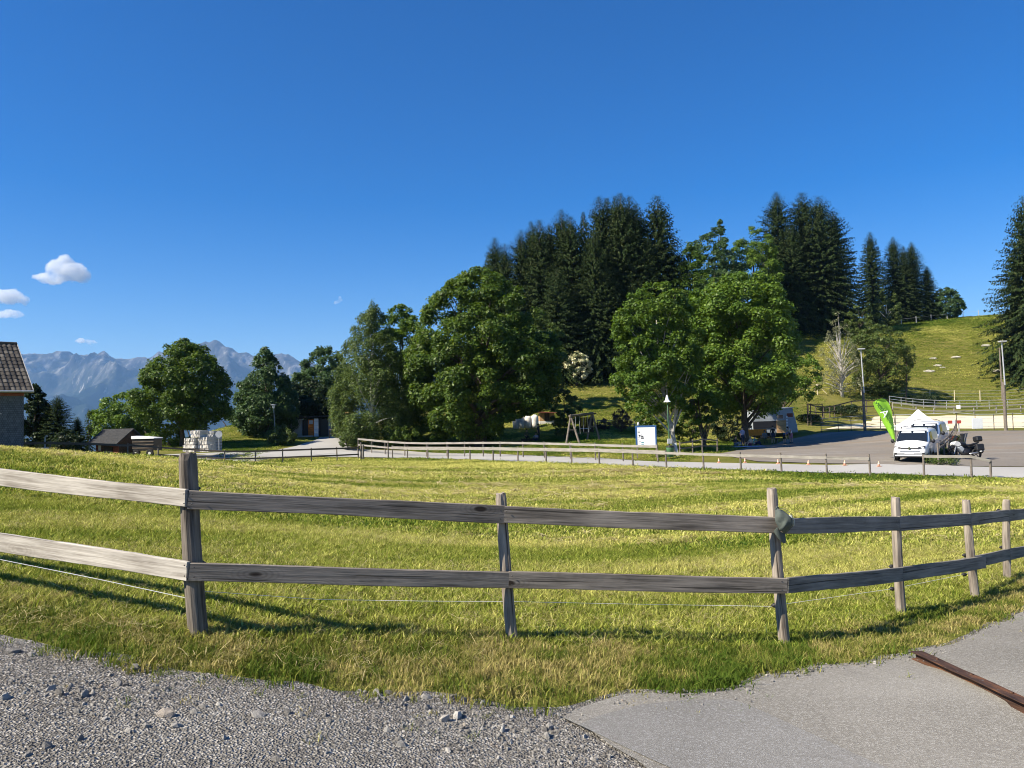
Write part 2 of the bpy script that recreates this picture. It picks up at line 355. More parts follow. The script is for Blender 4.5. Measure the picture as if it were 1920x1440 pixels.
# ------------------------------------------------------------------ building helpers
def setp(o, label=None, cat=None, group=None, kind=None):
    if label: o['label'] = label
    if cat: o['category'] = cat
    if group: o['group'] = group
    if kind: o['kind'] = kind
    return o
def empty(name, loc, rz=0., label=None, cat=None, group=None):
    o = bpy.data.objects.new(name, None); COL.objects.link(o); o.location = loc; o.rotation_euler = (0, 0, rz); o.empty_display_size = .2
    return setp(o, label, cat, group)
def link(name, me, parent=None, loc=None, rot=None):
    o = bpy.data.objects.new(name, me); COL.objects.link(o)
    if parent is not None: o.parent = parent
    if loc is not None: o.location = loc
    if rot is not None: o.rotation_euler = rot
    return o
def smooth(me, on=True): me.polygons.foreach_set('use_smooth', [on] * len(me.polygons))
def pymesh(name, v, f, mats, sm=False):
    me = bpy.data.meshes.new(name); me.from_pydata([tuple(x) for x in v], [], f)
    for m in (mats if isinstance(mats, (list, tuple)) else [mats]): me.materials.append(MATS[m])
    if sm: smooth(me)
    me.update(); return me
def npmesh(name, V, Q, mat, sm=False):
    """fast mesh from arrays: V (n,3), Q (m,k)"""
    me = bpy.data.meshes.new(name); V = np.asarray(V, np.float32); Q = np.asarray(Q, np.int32); k = Q.shape[1]
    me.vertices.add(len(V)); me.vertices.foreach_set('co', V.ravel())
    me.loops.add(Q.size); me.loops.foreach_set('vertex_index', Q.ravel())
    me.polygons.add(len(Q)); me.polygons.foreach_set('loop_start', np.arange(0, Q.size, k, dtype=np.int32))
    me.materials.append(MATS[mat]); me.update(calc_edges=True)
    if sm: smooth(me)
    return me
class MB:
    def __init__(s): s.v = []; s.f = []; s.mi = []; s.m = 0
    def mat(s, i): s.m = i; return s
    def add(s, v, f):
        o = len(s.v); s.v += [tuple(x) for x in v]; s.f += [[i + o for i in q] for q in f]; s.mi += [s.m] * len(f); return s
    def box(s, c, sz, R=None, taper=1.):
        h = [x / 2 for x in sz]; vs = []
        for z in (-1, 1):
            k = 1 if z < 0 else taper
            for x, y in ((-1, -1), (1, -1), (1, 1), (-1, 1)):
                p = Vector((x * h[0] * k, y * h[1] * k, z * h[2]))
                if R is not None: p = R @ p
                vs.append(p + Vector(c))
        return s.add(vs, [(3, 2, 1, 0), (4, 5, 6, 7), (0, 1, 5, 4), (1, 2, 6, 5), (2, 3, 7, 6), (3, 0, 4, 7)])
    def beam(s, a, b, w, h, up=(0, 0, 1)):
        a = Vector(a); b = Vector(b); x = (b - a).normalized(); up = Vector(up)
        y = up.cross(x)
        if y.length < 1e-4: y = Vector((0, 1, 0)).cross(x)
        y.normalize(); z = x.cross(y)
        R = Matrix((x, y, z)).transposed()
        return s.box((a + b) / 2, ((b - a).length, w, h), R)
    def tube(s, pts, rs, n=8, cap=True):
        pts = [Vector(p) for p in pts]; o = len(s.v); vs = []; fs = []
        prev = None
        for i, p in enumerate(pts):
            t = (pts[min(i + 1, len(pts) - 1)] - pts[max(i - 1, 0)]).normalized()
            a = (prev - t * prev.dot(t)) if prev is not None else (Vector((1, 0, 0)) if abs(t.x) < .9 else Vector((0, 1, 0)))
            a = (a - t * a.dot(t)).normalized(); prev = a; b = t.cross(a)
            r = rs[i] if isinstance(rs, (list, tuple)) else rs
            for k in range(n):
                an = 2 * math.pi * k / n; vs.append(p + (a * math.cos(an) + b * math.sin(an)) * r)
        for i in range(len(pts) - 1):
            for k in range(n):
                k2 = (k + 1) % n; fs.append((i * n + k, i * n + k2, (i + 1) * n + k2, (i + 1) * n + k))
        if cap: fs.append(tuple(range(n - 1, -1, -1))); fs.append(tuple((len(pts) - 1) * n + k for k in range(n)))
        return s.add(vs, fs)
    def lathe(s, prof, n=16, c=(0, 0, 0), axis='Z', cap=True):
        vs = []; fs = []; c = Vector(c)
        for r, h in prof:
            for k in range(n):
                an = 2 * math.pi * k / n; x, y = r * math.cos(an), r * math.sin(an)
                vs.append(c + (Vector((x, y, h)) if axis == 'Z' else Vector((x, h, y)) if axis == 'Y' else Vector((h, x, y))))
        for i in range(len(prof) - 1):
            for k in range(n):
                k2 = (k + 1) % n; fs.append((i * n + k, i * n + k2, (i + 1) * n + k2, (i + 1) * n + k))
        if cap: fs.append(tuple(range(n - 1, -1, -1))); fs.append(tuple((len(prof) - 1) * n + k for k in range(n)))
        return s.add(vs, fs)
    def prism(s, poly, a, b):
        """poly: list of points (Vectors) swept from offset a to offset b"""
        n = len(poly); a = Vector(a); b = Vector(b)
        vs = [Vector(p) + a for p in poly] + [Vector(p) + b for p in poly]
        fs = [tuple(range(n - 1, -1, -1)), tuple(range(n, 2 * n))] + [(i, (i + 1) % n, n + (i + 1) % n, n + i) for i in range(n)]
        return s.add(vs, fs)
    def blob(s, c, r, seed=0, amp=.18, lat=6, lon=9, fl=1.):
        rg = random.Random(seed); c = Vector(c); vs = []; fs = []
        r = Vector(r) if hasattr(r, '__len__') else Vector((r, r, r))
        for i in range(lat + 1):
            th = math.pi * i / lat
            for k in range(lon):
                ph = 2 * math.pi * k / lon; q = 1 + rg.uniform(-amp, amp)
                vs.append(c + Vector((r.x * q * math.sin(th) * math.cos(ph), r.y * q * math.sin(th) * math.sin(ph), r.z * q * math.cos(th))))
        for i in range(lat):
            for k in range(lon):
                k2 = (k + 1) % lon; fs.append((i * lon + k, (i + 1) * lon + k, (i + 1) * lon + k2, i * lon + k2))
        return s.add(vs, fs)
    def mesh(s, name, mats, sm=False, bevel=0.):
        me = pymesh(name, s.v, s.f, mats, sm)
        me.polygons.foreach_set('material_index', s.mi); me.update()
        bm = bmesh.new(); bm.from_mesh(me); bmesh.ops.recalc_face_normals(bm, faces=bm.faces)
        if bevel: bmesh.ops.bevel(bm, geom=list(bm.edges), offset=bevel, segments=1, affect='EDGES', profile=.5)
        bm.to_mesh(me); bm.free()
        if sm: smooth(me)
        return me
    def build(s, name, mats, parent=None, loc=None, sm=False, bevel=0., rot=None):
        return link(name, s.mesh(name, mats, sm, bevel), parent, loc, rot)

def copy_tree(o, parent=None):
    c = o.copy(); COL.objects.link(c); c.parent = parent
    for ch in list(o.children): copy_tree(ch, c)
    return c

def loft(name, A, B, nv, mat, off, kind='structure', parent=None, jitter=0.):
    """ground sheet between two polylines, laid just above the terrain"""
    A = [Vector(a[:2]) for a in map(tuple, A)]; B = [Vector(b[:2]) for b in map(tuple, B)]
    n = len(A); X = np.zeros((nv + 1, n)); Y = np.zeros((nv + 1, n))
    for j in range(nv + 1):
        t = j / nv
        for i in range(n):
            p = A[i].lerp(B[i], t); X[j, i] = p.x; Y[j, i] = p.y
    Z = gza(X, Y) + off
    V = np.stack([X, Y, Z], -1).reshape(-1, 3)
    Q = [(j * n + i, j * n + i + 1, (j + 1) * n + i + 1, (j + 1) * n + i) for j in range(nv) for i in range(n - 1)]
    me = npmesh(name, V, Q, mat, True)
    bm = bmesh.new(); bm.from_mesh(me)
    bmesh.ops.recalc_face_normals(bm, faces=bm.faces)
    if sum(f.normal.z for f in bm.faces) < 0: bmesh.ops.reverse_faces(bm, faces=bm.faces)
    bm.to_mesh(me); bm.free()
    o = link(name, me, parent); 
    if kind and parent is None: o['kind'] = kind
    return o
def resample(P, step):
    P = [Vector(p) for p in P]; L = [0]
    for a, b in zip(P, P[1:]): L.append(L[-1] + (b - a).length)
    n = max(2, int(L[-1] / step) + 1); out = []
    for k in range(n):
        t = L[-1] * k / (n - 1); i = 0
        while i < len(L) - 2 and L[i + 1] < t: i += 1
        out.append(P[i].lerp(P[i + 1], (t - L[i]) / max(1e-9, L[i + 1] - L[i])))
    return out
def resample_n(P, n):
    P = [Vector(p) for p in P]; L = [0]
    for a, b in zip(P, P[1:]): L.append(L[-1] + (b - a).length)
    out = []
    for k in range(n):
        t = L[-1] * k / (n - 1); i = 0
        while i < len(L) - 2 and L[i + 1] < t: i += 1
        out.append(P[i].lerp(P[i + 1], (t - L[i]) / max(1e-9, L[i + 1] - L[i])))
    return out

# scattered instances (grass, pebbles, straw): one object each
def scatter(name, P, rot, scl, idx, tone, sources, label=None):
    me = bpy.data.meshes.new(name); n = len(P)
    me.vertices.add(n); me.vertices.foreach_set('co', np.asarray(P, np.float32).ravel())
    a = me.attributes.new('rot', 'FLOAT_VECTOR', 'POINT'); a.data.foreach_set('vector', np.asarray(rot, np.float32).ravel())
    s3 = np.asarray(scl, np.float32); s3 = np.repeat(s3[:, None], 3, 1) if s3.ndim == 1 else s3
    a = me.attributes.new('scl', 'FLOAT_VECTOR', 'POINT'); a.data.foreach_set('vector', s3.ravel())
    a = me.attributes.new('idx', 'INT', 'POINT'); a.data.foreach_set('value', np.asarray(idx, np.int32))
    a = me.attributes.new('tone', 'FLOAT', 'POINT'); a.data.foreach_set('value', np.asarray(tone, np.float32))
    o = link(name, me); o['kind'] = 'stuff'
    if label: o['label'] = label
    sc = bpy.data.collections.new(name + '_source')
    for k, m in enumerate(sources):
        so = bpy.data.objects.new('%s_%02d' % (name + '_source', k), m); sc.objects.link(so)
    g = bpy.data.node_groups.new(name, 'GeometryNodeTree')
    g.interface.new_socket('Geometry', in_out='INPUT', socket_type='NodeSocketGeometry')
    g.interface.new_socket('Geometry', in_out='OUTPUT', socket_type='NodeSocketGeometry')
    gi = g.nodes.new('NodeGroupInput'); go = g.nodes.new('NodeGroupOutput'); ip = g.nodes.new('GeometryNodeInstanceOnPoints')
    ci = g.nodes.new('GeometryNodeCollectionInfo'); ci.inputs[0].default_value = sc; ci.inputs[1].default_value = True; ci.inputs[2].default_value = True
    def na(nm, tp):
        x = g.nodes.new('GeometryNodeInputNamedAttribute'); x.data_type = tp; x.inputs[0].default_value = nm; return x.outputs[0]
    e2r = g.nodes.new('FunctionNodeEulerToRotation')
    L = g.links.new
    L(gi.outputs[0], ip.inputs['Points']); L(ci.outputs[0], ip.inputs['Instance']); ip.inputs['Pick Instance'].default_value = True
    L(na('idx', 'INT'), ip.inputs['Instance Index']); L(na('rot', 'FLOAT_VECTOR'), e2r.inputs[0]); L(e2r.outputs[0], ip.inputs['Rotation'])
    L(na('scl', 'FLOAT_VECTOR'), ip.inputs['Scale']); L(ip.outputs[0], go.inputs[0])
    md = o.modifiers.new('scatter', 'NODES'); md.node_group = g
    return o
# ================================================================== THE SETTING
# ---- terrain
def axis(c, a, far, n):
    u = np.linspace(-np.arcsinh(far / a), np.arcsinh(far / a), n); return c + a * np.sinh(u)
gx = axis(0., 9., 15000., 400); gy = axis(9., 9., 15000., 400); gy = gy[gy > -400]
GX, GY = np.meshgrid(gx, gy)
GZ = gza(GX, GY)
fade = np.clip((np.hypot(GX, GY) - 12) / 30, 0, 1)
GZ += fade * (fbm(GX / 6., GY / 6., 3, 3) - .5) * .10 * np.clip(1 - np.hypot(GX, GY) / 300, 0, 1)
nx, ny = len(gx), len(gy)
ii = (np.arange(ny - 1)[:, None] * nx + np.arange(nx - 1)[None]).ravel()
terr = link('ground', npmesh('ground', np.stack([GX, GY, GZ], -1).reshape(-1, 3), np.stack([ii, ii + 1, ii + nx + 1, ii + nx], 1), 'meadow_ground', True)); terr['kind'] = 'structure'

# ---- far mountains across the valley
SKYL = [(-900,640),(-500,655),(-250,640),(-100,668),(0,676),(45,672),(75,667),(90,662),(105,663),(118,660),(132,665),(145,666),(156,660),(165,658),(178,665),(195,675),(205,678),(214,673),(228,668),(240,671),(256,667),(270,664),(285,668),(310,662),(340,655),(370,648),(385,642),(392,645),(400,641),(412,641),(424,645),(435,649),(447,656),(460,657),(475,664),(500,672),(517,667),(528,666),(540,666),(550,674),(562,679),(600,690),(700,705),(900,700),(1200,690),(1700,640),(2300,660)]
YC = 10500.
sx = np.array([pix(a, b, YC).x for a, b in SKYL]); sz = np.array([pix(a, b, YC).z for a, b in SKYL])
mx = np.linspace(-13500, 3500, 800); my = np.concatenate([np.linspace(5200, YC - 1500, 110), np.linspace(YC - 1480, YC, 90), np.linspace(YC + 60, 13500, 30)])
MX, MY = np.meshgrid(mx, my)
crest = np.interp(MX + (MY - YC) * -.15 + 350 * (vnoise(MX / 900, MY / 900, 5) - .5) * np.clip((YC - MY) / 1500, 0, 1), sx, sz)
t = np.clip((YC - MY) / (YC - 5200), 0, 1); tb = np.clip((MY - YC) / 3000, 0, 1)
base = -520.
prof = np.interp(t, [0, .12, .3, .55, .8, 1], [1, .82, .58, .36, .14, 0])
MZ = base + (crest - base) * prof * (1 - tb ** 1.2)
rg = ridged(MX / 1300 + .35 * (MY / 3000) + .5 * fbm(MX / 1500, MY / 1500, 3, 77), MY / 3000, 7, 11)
MZ += (rg - .66) * 1250 * np.clip(t * 9, 0, 1) * (1 - t) ** .5
MZ += (ridged(MX / 420, MY / 700, 4, 63) - .6) * 170 * np.clip(1 - np.abs(MY - YC) / 900, 0, 1)
MZ += (fbm(MX / 260, MY / 260, 4, 31) - .5) * 210 * np.clip(t * 30, .22, 1) * (1 - t)
nx, ny = len(mx), len(my)
ii = (np.arange(ny - 1)[:, None] * nx + np.arange(nx - 1)[None]).ravel()
mo = link('mountains', npmesh('mountains', np.stack([MX, MY, MZ], -1).reshape(-1, 3), np.stack([ii, ii + 1, ii + nx + 1, ii + nx], 1), 'mountain_rock', False)); mo['kind'] = 'structure'

# ---- near gravel and asphalt
EDGE = [(-420,1150),(-160,1178),(0,1208),(120,1232),(240,1252),(330,1278),(420,1288),(520,1292),(640,1302),(720,1312),(800,1310),(880,1322),(960,1334),(1040,1346),(1110,1332),(1180,1312),(1270,1304),(1370,1300),(1440,1276),(1500,1262),(1560,1248),(1640,1240),(1700,1228),(1770,1212),(1840,1190),(1890,1168),(1920,1152),(1990,1120),(2100,1085),(2250,1050)]
edgeW = [gpix(a, b) for a, b in EDGE]
ed = resample(edgeW, .12)
def wob(P, amp, sc, s):
    out = []
    for p in P:
        out.append(Vector((p.x, p.y + amp * (float(fbm(np.array([p.x / sc]), np.array([3.1 + s]), 3, s)[0]) - .5), p.z)))
    return out
ed = wob(ed, .22, .35, 2)
EDX = np.array([p.x for p in ed]); EDY = np.array([p.y for p in ed])
o_ = np.argsort(EDX); EDX = EDX[o_]; EDY = EDY[o_]
def edge_y(x): return np.interp(x, EDX, EDY)
nE = len(ed)
lowA = [Vector((p.x * (1 if abs(p.x) < 20 else 1), -14, 0)) for p in ed]
gravel = loft('gravel', [p + Vector((0, .10, 0)) for p in ed], lowA, 60, 'gravel_bed', .008)
# asphalt: right of the gravel
seam = [gpix(1052, 1352), gpix(1110, 1385), gpix(1160, 1412), gpix(1215, 1440), Vector((gpix(1215, 1440).x + .5, 2.2, 0)), Vector((1.6, 0, 0)), Vector((2.2, -14, 0))]
right_edge = [p for p in ed if p.x > seam[0].x]
asA = resample_n([seam[0]] + right_edge, 120)
asB = [Vector((2.2 + (12 - 2.2) * i / 119, -14, 0)) for i in range(120)]
# first column follows the seam
rows = 90
def asphalt_sheet():
    X = np.zeros((rows + 1, 120)); Y = np.zeros_like(X)
    L = resample_n(seam, rows + 1); L = [Vector((p.x + .10 * (float(vnoise(np.array([p.y * 6.]), np.array([1.5]), 3)[0]) - .5) + .05 * (float(vnoise(np.array([p.y * 21.]), np.array([2.5]), 4)[0]) - .5), p.y, p.z)) for p in L]; R0 = asA[-1]; R1 = Vector((14, -14, 0)); R = [R0.lerp(R1, j / rows) for j in range(rows + 1)]
    for j in range(rows + 1):
        for i in range(120):
            u = i / 119; v = j / rows
            c = (1 - v) * asA[i] + v * asB[i] + (1 - u) * L[j] + u * R[j] - ((1 - u) * (1 - v) * asA[0] + u * (1 - v) * asA[-1] + (1 - u) * v * L[-1] + u * v * R[-1])
            X[j, i] = c.x; Y[j, i] = c.y
    Z = gza(X, Y) + .022
    V = np.stack([X, Y, Z], -1).reshape(-1, 3)
    Q = [(j * 120 + i, (j + 1) * 120 + i, (j + 1) * 120 + i + 1, j * 120 + i + 1) for j in range(rows) for i in range(119)]
    o = link('asphalt', npmesh('asphalt', V, Q, 'asphalt_old', True)); o['kind'] = 'structure'; return o
asphalt_sheet()
# the newer, bluer patch along the gravel
pa = [gpix(1085, 1368), gpix(1120, 1352), gpix(1200, 1330), gpix(1290, 1320), gpix(1370, 1320), gpix(1400, 1328)]
pb = [gpix(1235, 1440), gpix(1300, 1440), gpix(1400, 1440), gpix(1500, 1440), gpix(1590, 1440), gpix(1640, 1440)]
pa = resample_n(pa, 40); pb = resample_n(pb, 40)
patch = loft('asphalt_patch', pa, [a + (b - a) * 2.2 for a, b in zip(pa, pb)], 24, 'asphalt_patch', .028)

# ---- road beyond the meadow
near_e = [gpix(2300, 908), gpix(2050, 902), gpix(1920, 897), gpix(1822, 895), gpix(1551, 888), gpix(1320, 880), gpix(1124, 872), gpix(971, 867), gpix(881, 863), gpix(764, 859), gpix(690, 857), gpix(600, 856), gpix(520, 857), gpix(430, 858), gpix(350, 858), gpix(270, 860)]
far_e = [gpix(2300, 882), gpix(2050, 879), gpix(1920, 877), gpix(1822, 876), gpix(1551, 873), gpix(1320, 868), gpix(1124, 859), gpix(971, 854), gpix(881, 850), gpix(764, 846), gpix(690, 843), gpix(600, 843), gpix(520, 845), gpix(430, 848), gpix(350, 851), gpix(270, 854)]
rn = resample_n(near_e, 90); rf = resample_n(far_e, 90)
loft('road', rn, rf, 8, 'road_surface', .035)
# drive up to the shed
loft('drive', resample_n([gpix(516, 845), gpix(560, 836), gpix(585, 828), gpix(600, 820)], 24), resample_n([gpix(662, 845), gpix(655, 836), gpix(648, 826), gpix(640, 818)], 24), 6, 'road_surface', .045)
# ---- car park
ca = [gpix(1345, 852), gpix(1420, 866), gpix(1551, 870), gpix(1700, 873), gpix(1822, 875), gpix(1920, 876), gpix(2050, 878), gpix(2300, 881)]
cb = [gpix(1470, 826), gpix(1540, 812), gpix(1580, 810), gpix(1700, 810), gpix(1800, 809), gpix(1920, 808), gpix(2050, 808), gpix(2300, 808)]
loft('car_park', resample_n(ca, 60), resample_n(cb, 60), 20, 'car_park_surface', .040)
# ---- sand riding arena
loft('sand_arena', resample_n([gpix(1545, 806), gpix(1650, 804), gpix(1780, 804), gpix(1920, 803), gpix(2250, 803)], 40),
     resample_n([gpix(1640, 782), gpix(1690, 780), gpix(1780, 779), gpix(1920, 779), gpix(2250, 779)], 40), 14, 'sand', .05)
# ================================================================== TREES
def leaf_quads(P, N, size, rng, aspect=.62, axis=None):
    """rhombic leaves: P centres, N normals"""
    n = len(P); N = N / np.maximum(np.linalg.norm(N, axis=1, keepdims=True), 1e-6)
    A = rng.normal(size=(n, 3)) if axis is None else axis
    A = A - N * (A * N).sum(1, keepdims=True); A /= np.maximum(np.linalg.norm(A, axis=1, keepdims=True), 1e-6)
    B = np.cross(N, A); s = np.asarray(size).reshape(-1, 1) * .5
    V = np.stack([P + A * s, P + B * s * aspect + A * s * .1, P - A * s, P - B * s * aspect + A * s * .1], 1)
    return V.reshape(-1, 3), np.arange(4 * n).reshape(n, 4)
PROF = {
 'maple': ([0, .06, .18, .36, .58, .78, .92, 1], [.35, .72, .93, 1, .93, .68, .38, .06]),
 'round': ([0, .1, .3, .5, .7, .88, 1], [.4, .72, .97, 1, .86, .55, .08]),
 'oval': ([0, .1, .3, .55, .8, .94, 1], [.45, .75, .95, 1, .7, .36, .06]),
 'birch': ([0, .08, .25, .45, .7, .88, 1], [.5, .85, 1, .92, .66, .36, .05]),
 'cone': ([0, .1, .3, .6, .85, 1], [.6, .95, 1, .7, .32, .05]),
 'umbrella': ([0, .1, .3, .55, .8, .95, 1], [.55, .8, .95, 1, .85, .5, .1]),
}
def crown(seed, H0, H1, rx, ry, prof, nclump, nleaf, leaf, off=(0, 0), droop=0., clump=.17, lump=.22, gap=0., up=.55):
    rng = np.random.default_rng(seed); tp, rp = PROF[prof]
    # clump centres over the envelope, with lumps
    tt = rng.random(nclump * 3); keep = rng.random(nclump * 3) < (.25 + .75 * np.interp(tt, tp, rp)); tt = tt[keep][:nclump]; m = len(tt)
    az = rng.random(m) * 2 * np.pi
    ln = fbm(np.cos(az) * 1.3 + seed * 3.1 + 5, np.sin(az) * 1.3 + tt * 2.4 + seed, 3, seed)
    r = np.interp(tt, tp, rp) * (1 + lump * 2 * (ln - .5)) * np.where(rng.random(m) < .70, rng.uniform(.82, 1.0, m), rng.uniform(.25, .8, m))
    cs = clump * (rx + ry) / 2 * rng.uniform(.65, 1.35, m) * (.55 + .45 * np.interp(tt, tp, rp))
    Z = H0 + tt * (H1 - H0)
    shr = np.maximum(r * (rx + ry) / 2 - cs * .55, 0) / ((rx + ry) / 2)
    Cc = np.stack([off[0] + shr * rx * np.cos(az), off[1] + shr * ry * np.sin(az), Z], 1)
    Cc[:, 2] = np.minimum(Cc[:, 2], H1 - cs * .45)
    out = np.stack([np.cos(az) * ry, np.sin(az) * rx, (tt - .35) * 1.4 * rx], 1); out /= np.linalg.norm(out, axis=1, keepdims=True)
    w = cs ** 2; cnt = rng.multinomial(nleaf, w / w.sum()); ci = np.repeat(np.arange(m), cnt); k = len(ci)
    D = rng.normal(size=(k, 3)); D /= np.linalg.norm(D, axis=1, keepdims=True)
    D = D + out[ci] * .55 + np.array([0, 0, .35]); D /= np.linalg.norm(D, axis=1, keepdims=True)
    rad_ = cs[ci] * rng.uniform(.45, 1.0, k) ** .6
    P = Cc[ci] + D * rad_[:, None] * np.array([1, 1, .72])
    if droop: P[:, 2] -= droop * rng.random(k) ** 2 * cs[ci] * 2.2
    P += rng.normal(size=P.shape) * leaf * .35
    N = D * .55 + np.array([0, 0, up]) + rng.normal(size=(k, 3)) * .42
    V, Q = leaf_quads(P, N, leaf * rng.uniform(.6, 1.35, k), rng)
    return V, Q, Cc
def limb_mesh(seed, H, tr, H0, H1, Cc, off, bark, nlimb=14, lean=(0, 0), fork=.45, stems=1):
    rg = random.Random(seed); mb = MB()
    top = Vector((off[0] * .8, off[1] * .8, H0 + (H1 - H0) * .72))
    for s in range(stems):
        o = Vector((rg.uniform(-1, 1), rg.uniform(-1, 1), 0)) * (tr * 2.4 if stems > 1 else 0)
        tpt = top + (Vector((rg.uniform(-1, 1), rg.uniform(-1, 1), 0)) * (H1 - H0) * .22 if stems > 1 else Vector())
        pts = []; rs = []
        for i in range(9):
            u = i / 8; p = o * (1 + 1.5 * u) + (tpt - o) * u + Vector((lean[0] * math.sin(u * 3), lean[1] * math.sin(u * 3), 0)) + Vector((rg.uniform(-1, 1), rg.uniform(-1, 1), 0)) * tr * .5 * (u > 0)
            p.z = tpt.z * u; pts.append(p); rs.append(tr * (1.35 if i == 0 else 1.02 - .86 * u))
        pts[0].z = -.35
        mb.tube(pts, rs, 9)
        idx = list(range(len(Cc))); rg.shuffle(idx)
        for k in idx[:nlimb // stems]:
            e = Vector(Cc[k]); u = max(.12, min(.88, (e.z - H0 * .4) / max(.1, top.z) * .62 + rg.uniform(-.08, .08)))
            a = pts[0].lerp(pts[-1], u); a = Vector((pts[int(u * 8)].x, pts[int(u * 8)].y, a.z))
            mid = a.lerp(e, .5) + Vector((rg.uniform(-.3, .3), rg.uniform(-.3, .3), rg.uniform(.1, .5))) * (e - a).length * .18
            r0 = tr * (.55 - .38 * u)
            mb.tube([a, a.lerp(mid, .5), mid, mid.lerp(e, .5), e], [r0, r0 * .8, r0 * .58, r0 * .38, r0 * .15], 6, False)
    return mb.mesh('trunk', bark, True)
def tree(name, label, px, d, top, left, right, bottom, prof='round', leafm='leaf_maple', bark='bark', seed=1, nclump=110, nleaf=22000, leaf=.3, depth=1., tr=None, group=None, cat='tree', stems=1, nlimb=14, lean=(0, 0), cut=None, **kw):
    g = ground(px, d); k = d / F; by = proj(g)[1]
    H1 = (by - top) * k; H0 = max(.05, (by - bottom) * k); rx = (right - left) / 2 * k * 1.07; off = (((left + right) / 2 - px) * k, 0)
    root = empty(name, g, 0, label, cat, group)
    V, Q, Cc = crown(seed, H0, H1, rx, rx * depth, prof, int(nclump * 1.25), int(nleaf * 1.22), leaf * .84, off, **kw)
    if cut:
        ctr = V.reshape(-1, 4, 3).mean(1); bad = np.zeros(len(ctr), bool)
        for (cx0, cy0, sl) in cut: bad |= (ctr[:, 0] > (cx0 - px) * k) & (ctr[:, 2] < (by - cy0) * k + sl * (ctr[:, 0] - (cx0 - px) * k) + .5 * (fbm(ctr[:, 0] * 1.3, ctr[:, 1] * 1.3, 3, 9) - .5))
        V = V.reshape(-1, 4, 3)[~bad].reshape(-1, 3); Q = np.arange(len(V)).reshape(-1, 4)
        Cc = Cc[(Cc[:, 0] < 1.) | (Cc[:, 2] > H0 + 2.5)]
    link('trunk', limb_mesh(seed, H1, tr or max(.05, H1 * .02), H0, H1, Cc, off, bark, nlimb, lean, stems=stems), root)
    link('crown', npmesh('crown', V, Q, leafm), root)
    return root

def spruce_mesh(seed, H, R, dens=1., thin=1.):
    rng = np.random.default_rng(seed); P = []; A = []; N = []; Sz = []
    z = H * .05
    while z < H * .995:
        t = z / H
        Lm = R * min((1 - t) ** .68, 1.6 * (1 - t) + .02) * (.55 + .45 * min(1, t * 7)) + .10
        nb = int(round((6. + 2.5 * (1 - t) + 2.5 * t) * dens))
        a0 = rng.random() * 6.283
        for q in range(nb):
            az = a0 + 6.283 * q / nb + rng.normal() * .2
            L = Lm * rng.uniform(.78, 1.12) * (1 + .12 * math.sin(az * 2 + seed + t * 9)); el = np.interp(t, [0, .35, .75, 1], [-.42, -.18, .18, .8]) + rng.normal() * .08
            o = np.array([math.cos(az), math.sin(az), 0]); sd = np.array([-o[1], o[0], 0])
            ns = max(2, int(L / .34))
            for s in range(ns):
                u = ((s + .6 + rng.random() * .5) / ns) ** .8
                dz = L * (math.tan(el) * u - .20 * u * u * (1 - t) + .16 * max(0, u - .7))
                c = o * L * u + np.array([0, 0, z + dz])
                for sg in ((-1, 1, 0) if u > .35 else (-1, 1, 0, 0)):
                    ax = o * .75 + sd * sg * .75 + np.array([0, 0, -.45 if sg else -.9]) + rng.normal(size=3) * .18
                    ln = (.42 + .30 * (1 - u)) * rng.uniform(.7, 1.25) * (.6 + .4 * (1 - t)) * min(1, .3 + (1 - t) * 5) * thin
                    P.append(c + ax / np.linalg.norm(ax) * ln * .4 + rng.normal(size=3) * .05); A.append(ax); Sz.append(ln * 1.25)
                    N.append(np.array([0, 0, 1.]) * (1 if sg else .35) + o * (.35 if sg else 1.) + rng.normal(size=3) * .4)
        z += (.56 - .30 * t) * rng.uniform(.8, 1.2) / (.75 + .25 * dens)
    rr = np.random.default_rng(seed + 50); P = np.array(P); A = np.array(A); N = np.array(N)
    V, Q = leaf_quads(P, N, np.array(Sz), rr, .42, A)
    return V, Q
def spruce_trunk(H):
    return MB().tube([(0, 0, -.5), (0, 0, H * .3), (.03, .02, H * .7), (0, 0, H * .985)], [H * .0155, H * .012, H * .006, .02], 7).mesh('trunk', 'bark', True)
SPR = {}
def spruce(name, label, px, d, top, kind, group=None, width=1., base=None, seed=0, needle='needle'):
    g = ground(px, d) if base is None else base
    q = proj(g); H = (q[1] - top) * d / F
    if kind not in SPR:
        Hm, Rm, s, dn = {'a': (26., 7.2, 3, 1.25), 'b': (25., 6.2, 8, 1.3), 'c': (27., 8.0, 14, 1.25), 'slim': (20., 3.0, 21, 1.1), 'wide': (22., 8.2, 27, 1.3), 'small': (9., 2.4, 33, 1.)}[kind]
        V, Q = spruce_mesh(s, Hm, Rm, dn, 1. if kind != 'small' else .75)
        SPR[kind] = (Hm, npmesh('crown', V, Q, needle), spruce_trunk(Hm))
    Hm, cm, tm = SPR[kind]; root = empty(name, g, (seed * 2.399) % 6.283, label, 'spruce', group)
    k = H / Hm; root.scale = (k * width, k * width, k)
    link('trunk', tm, root); link('crown', cm, root)
    return root

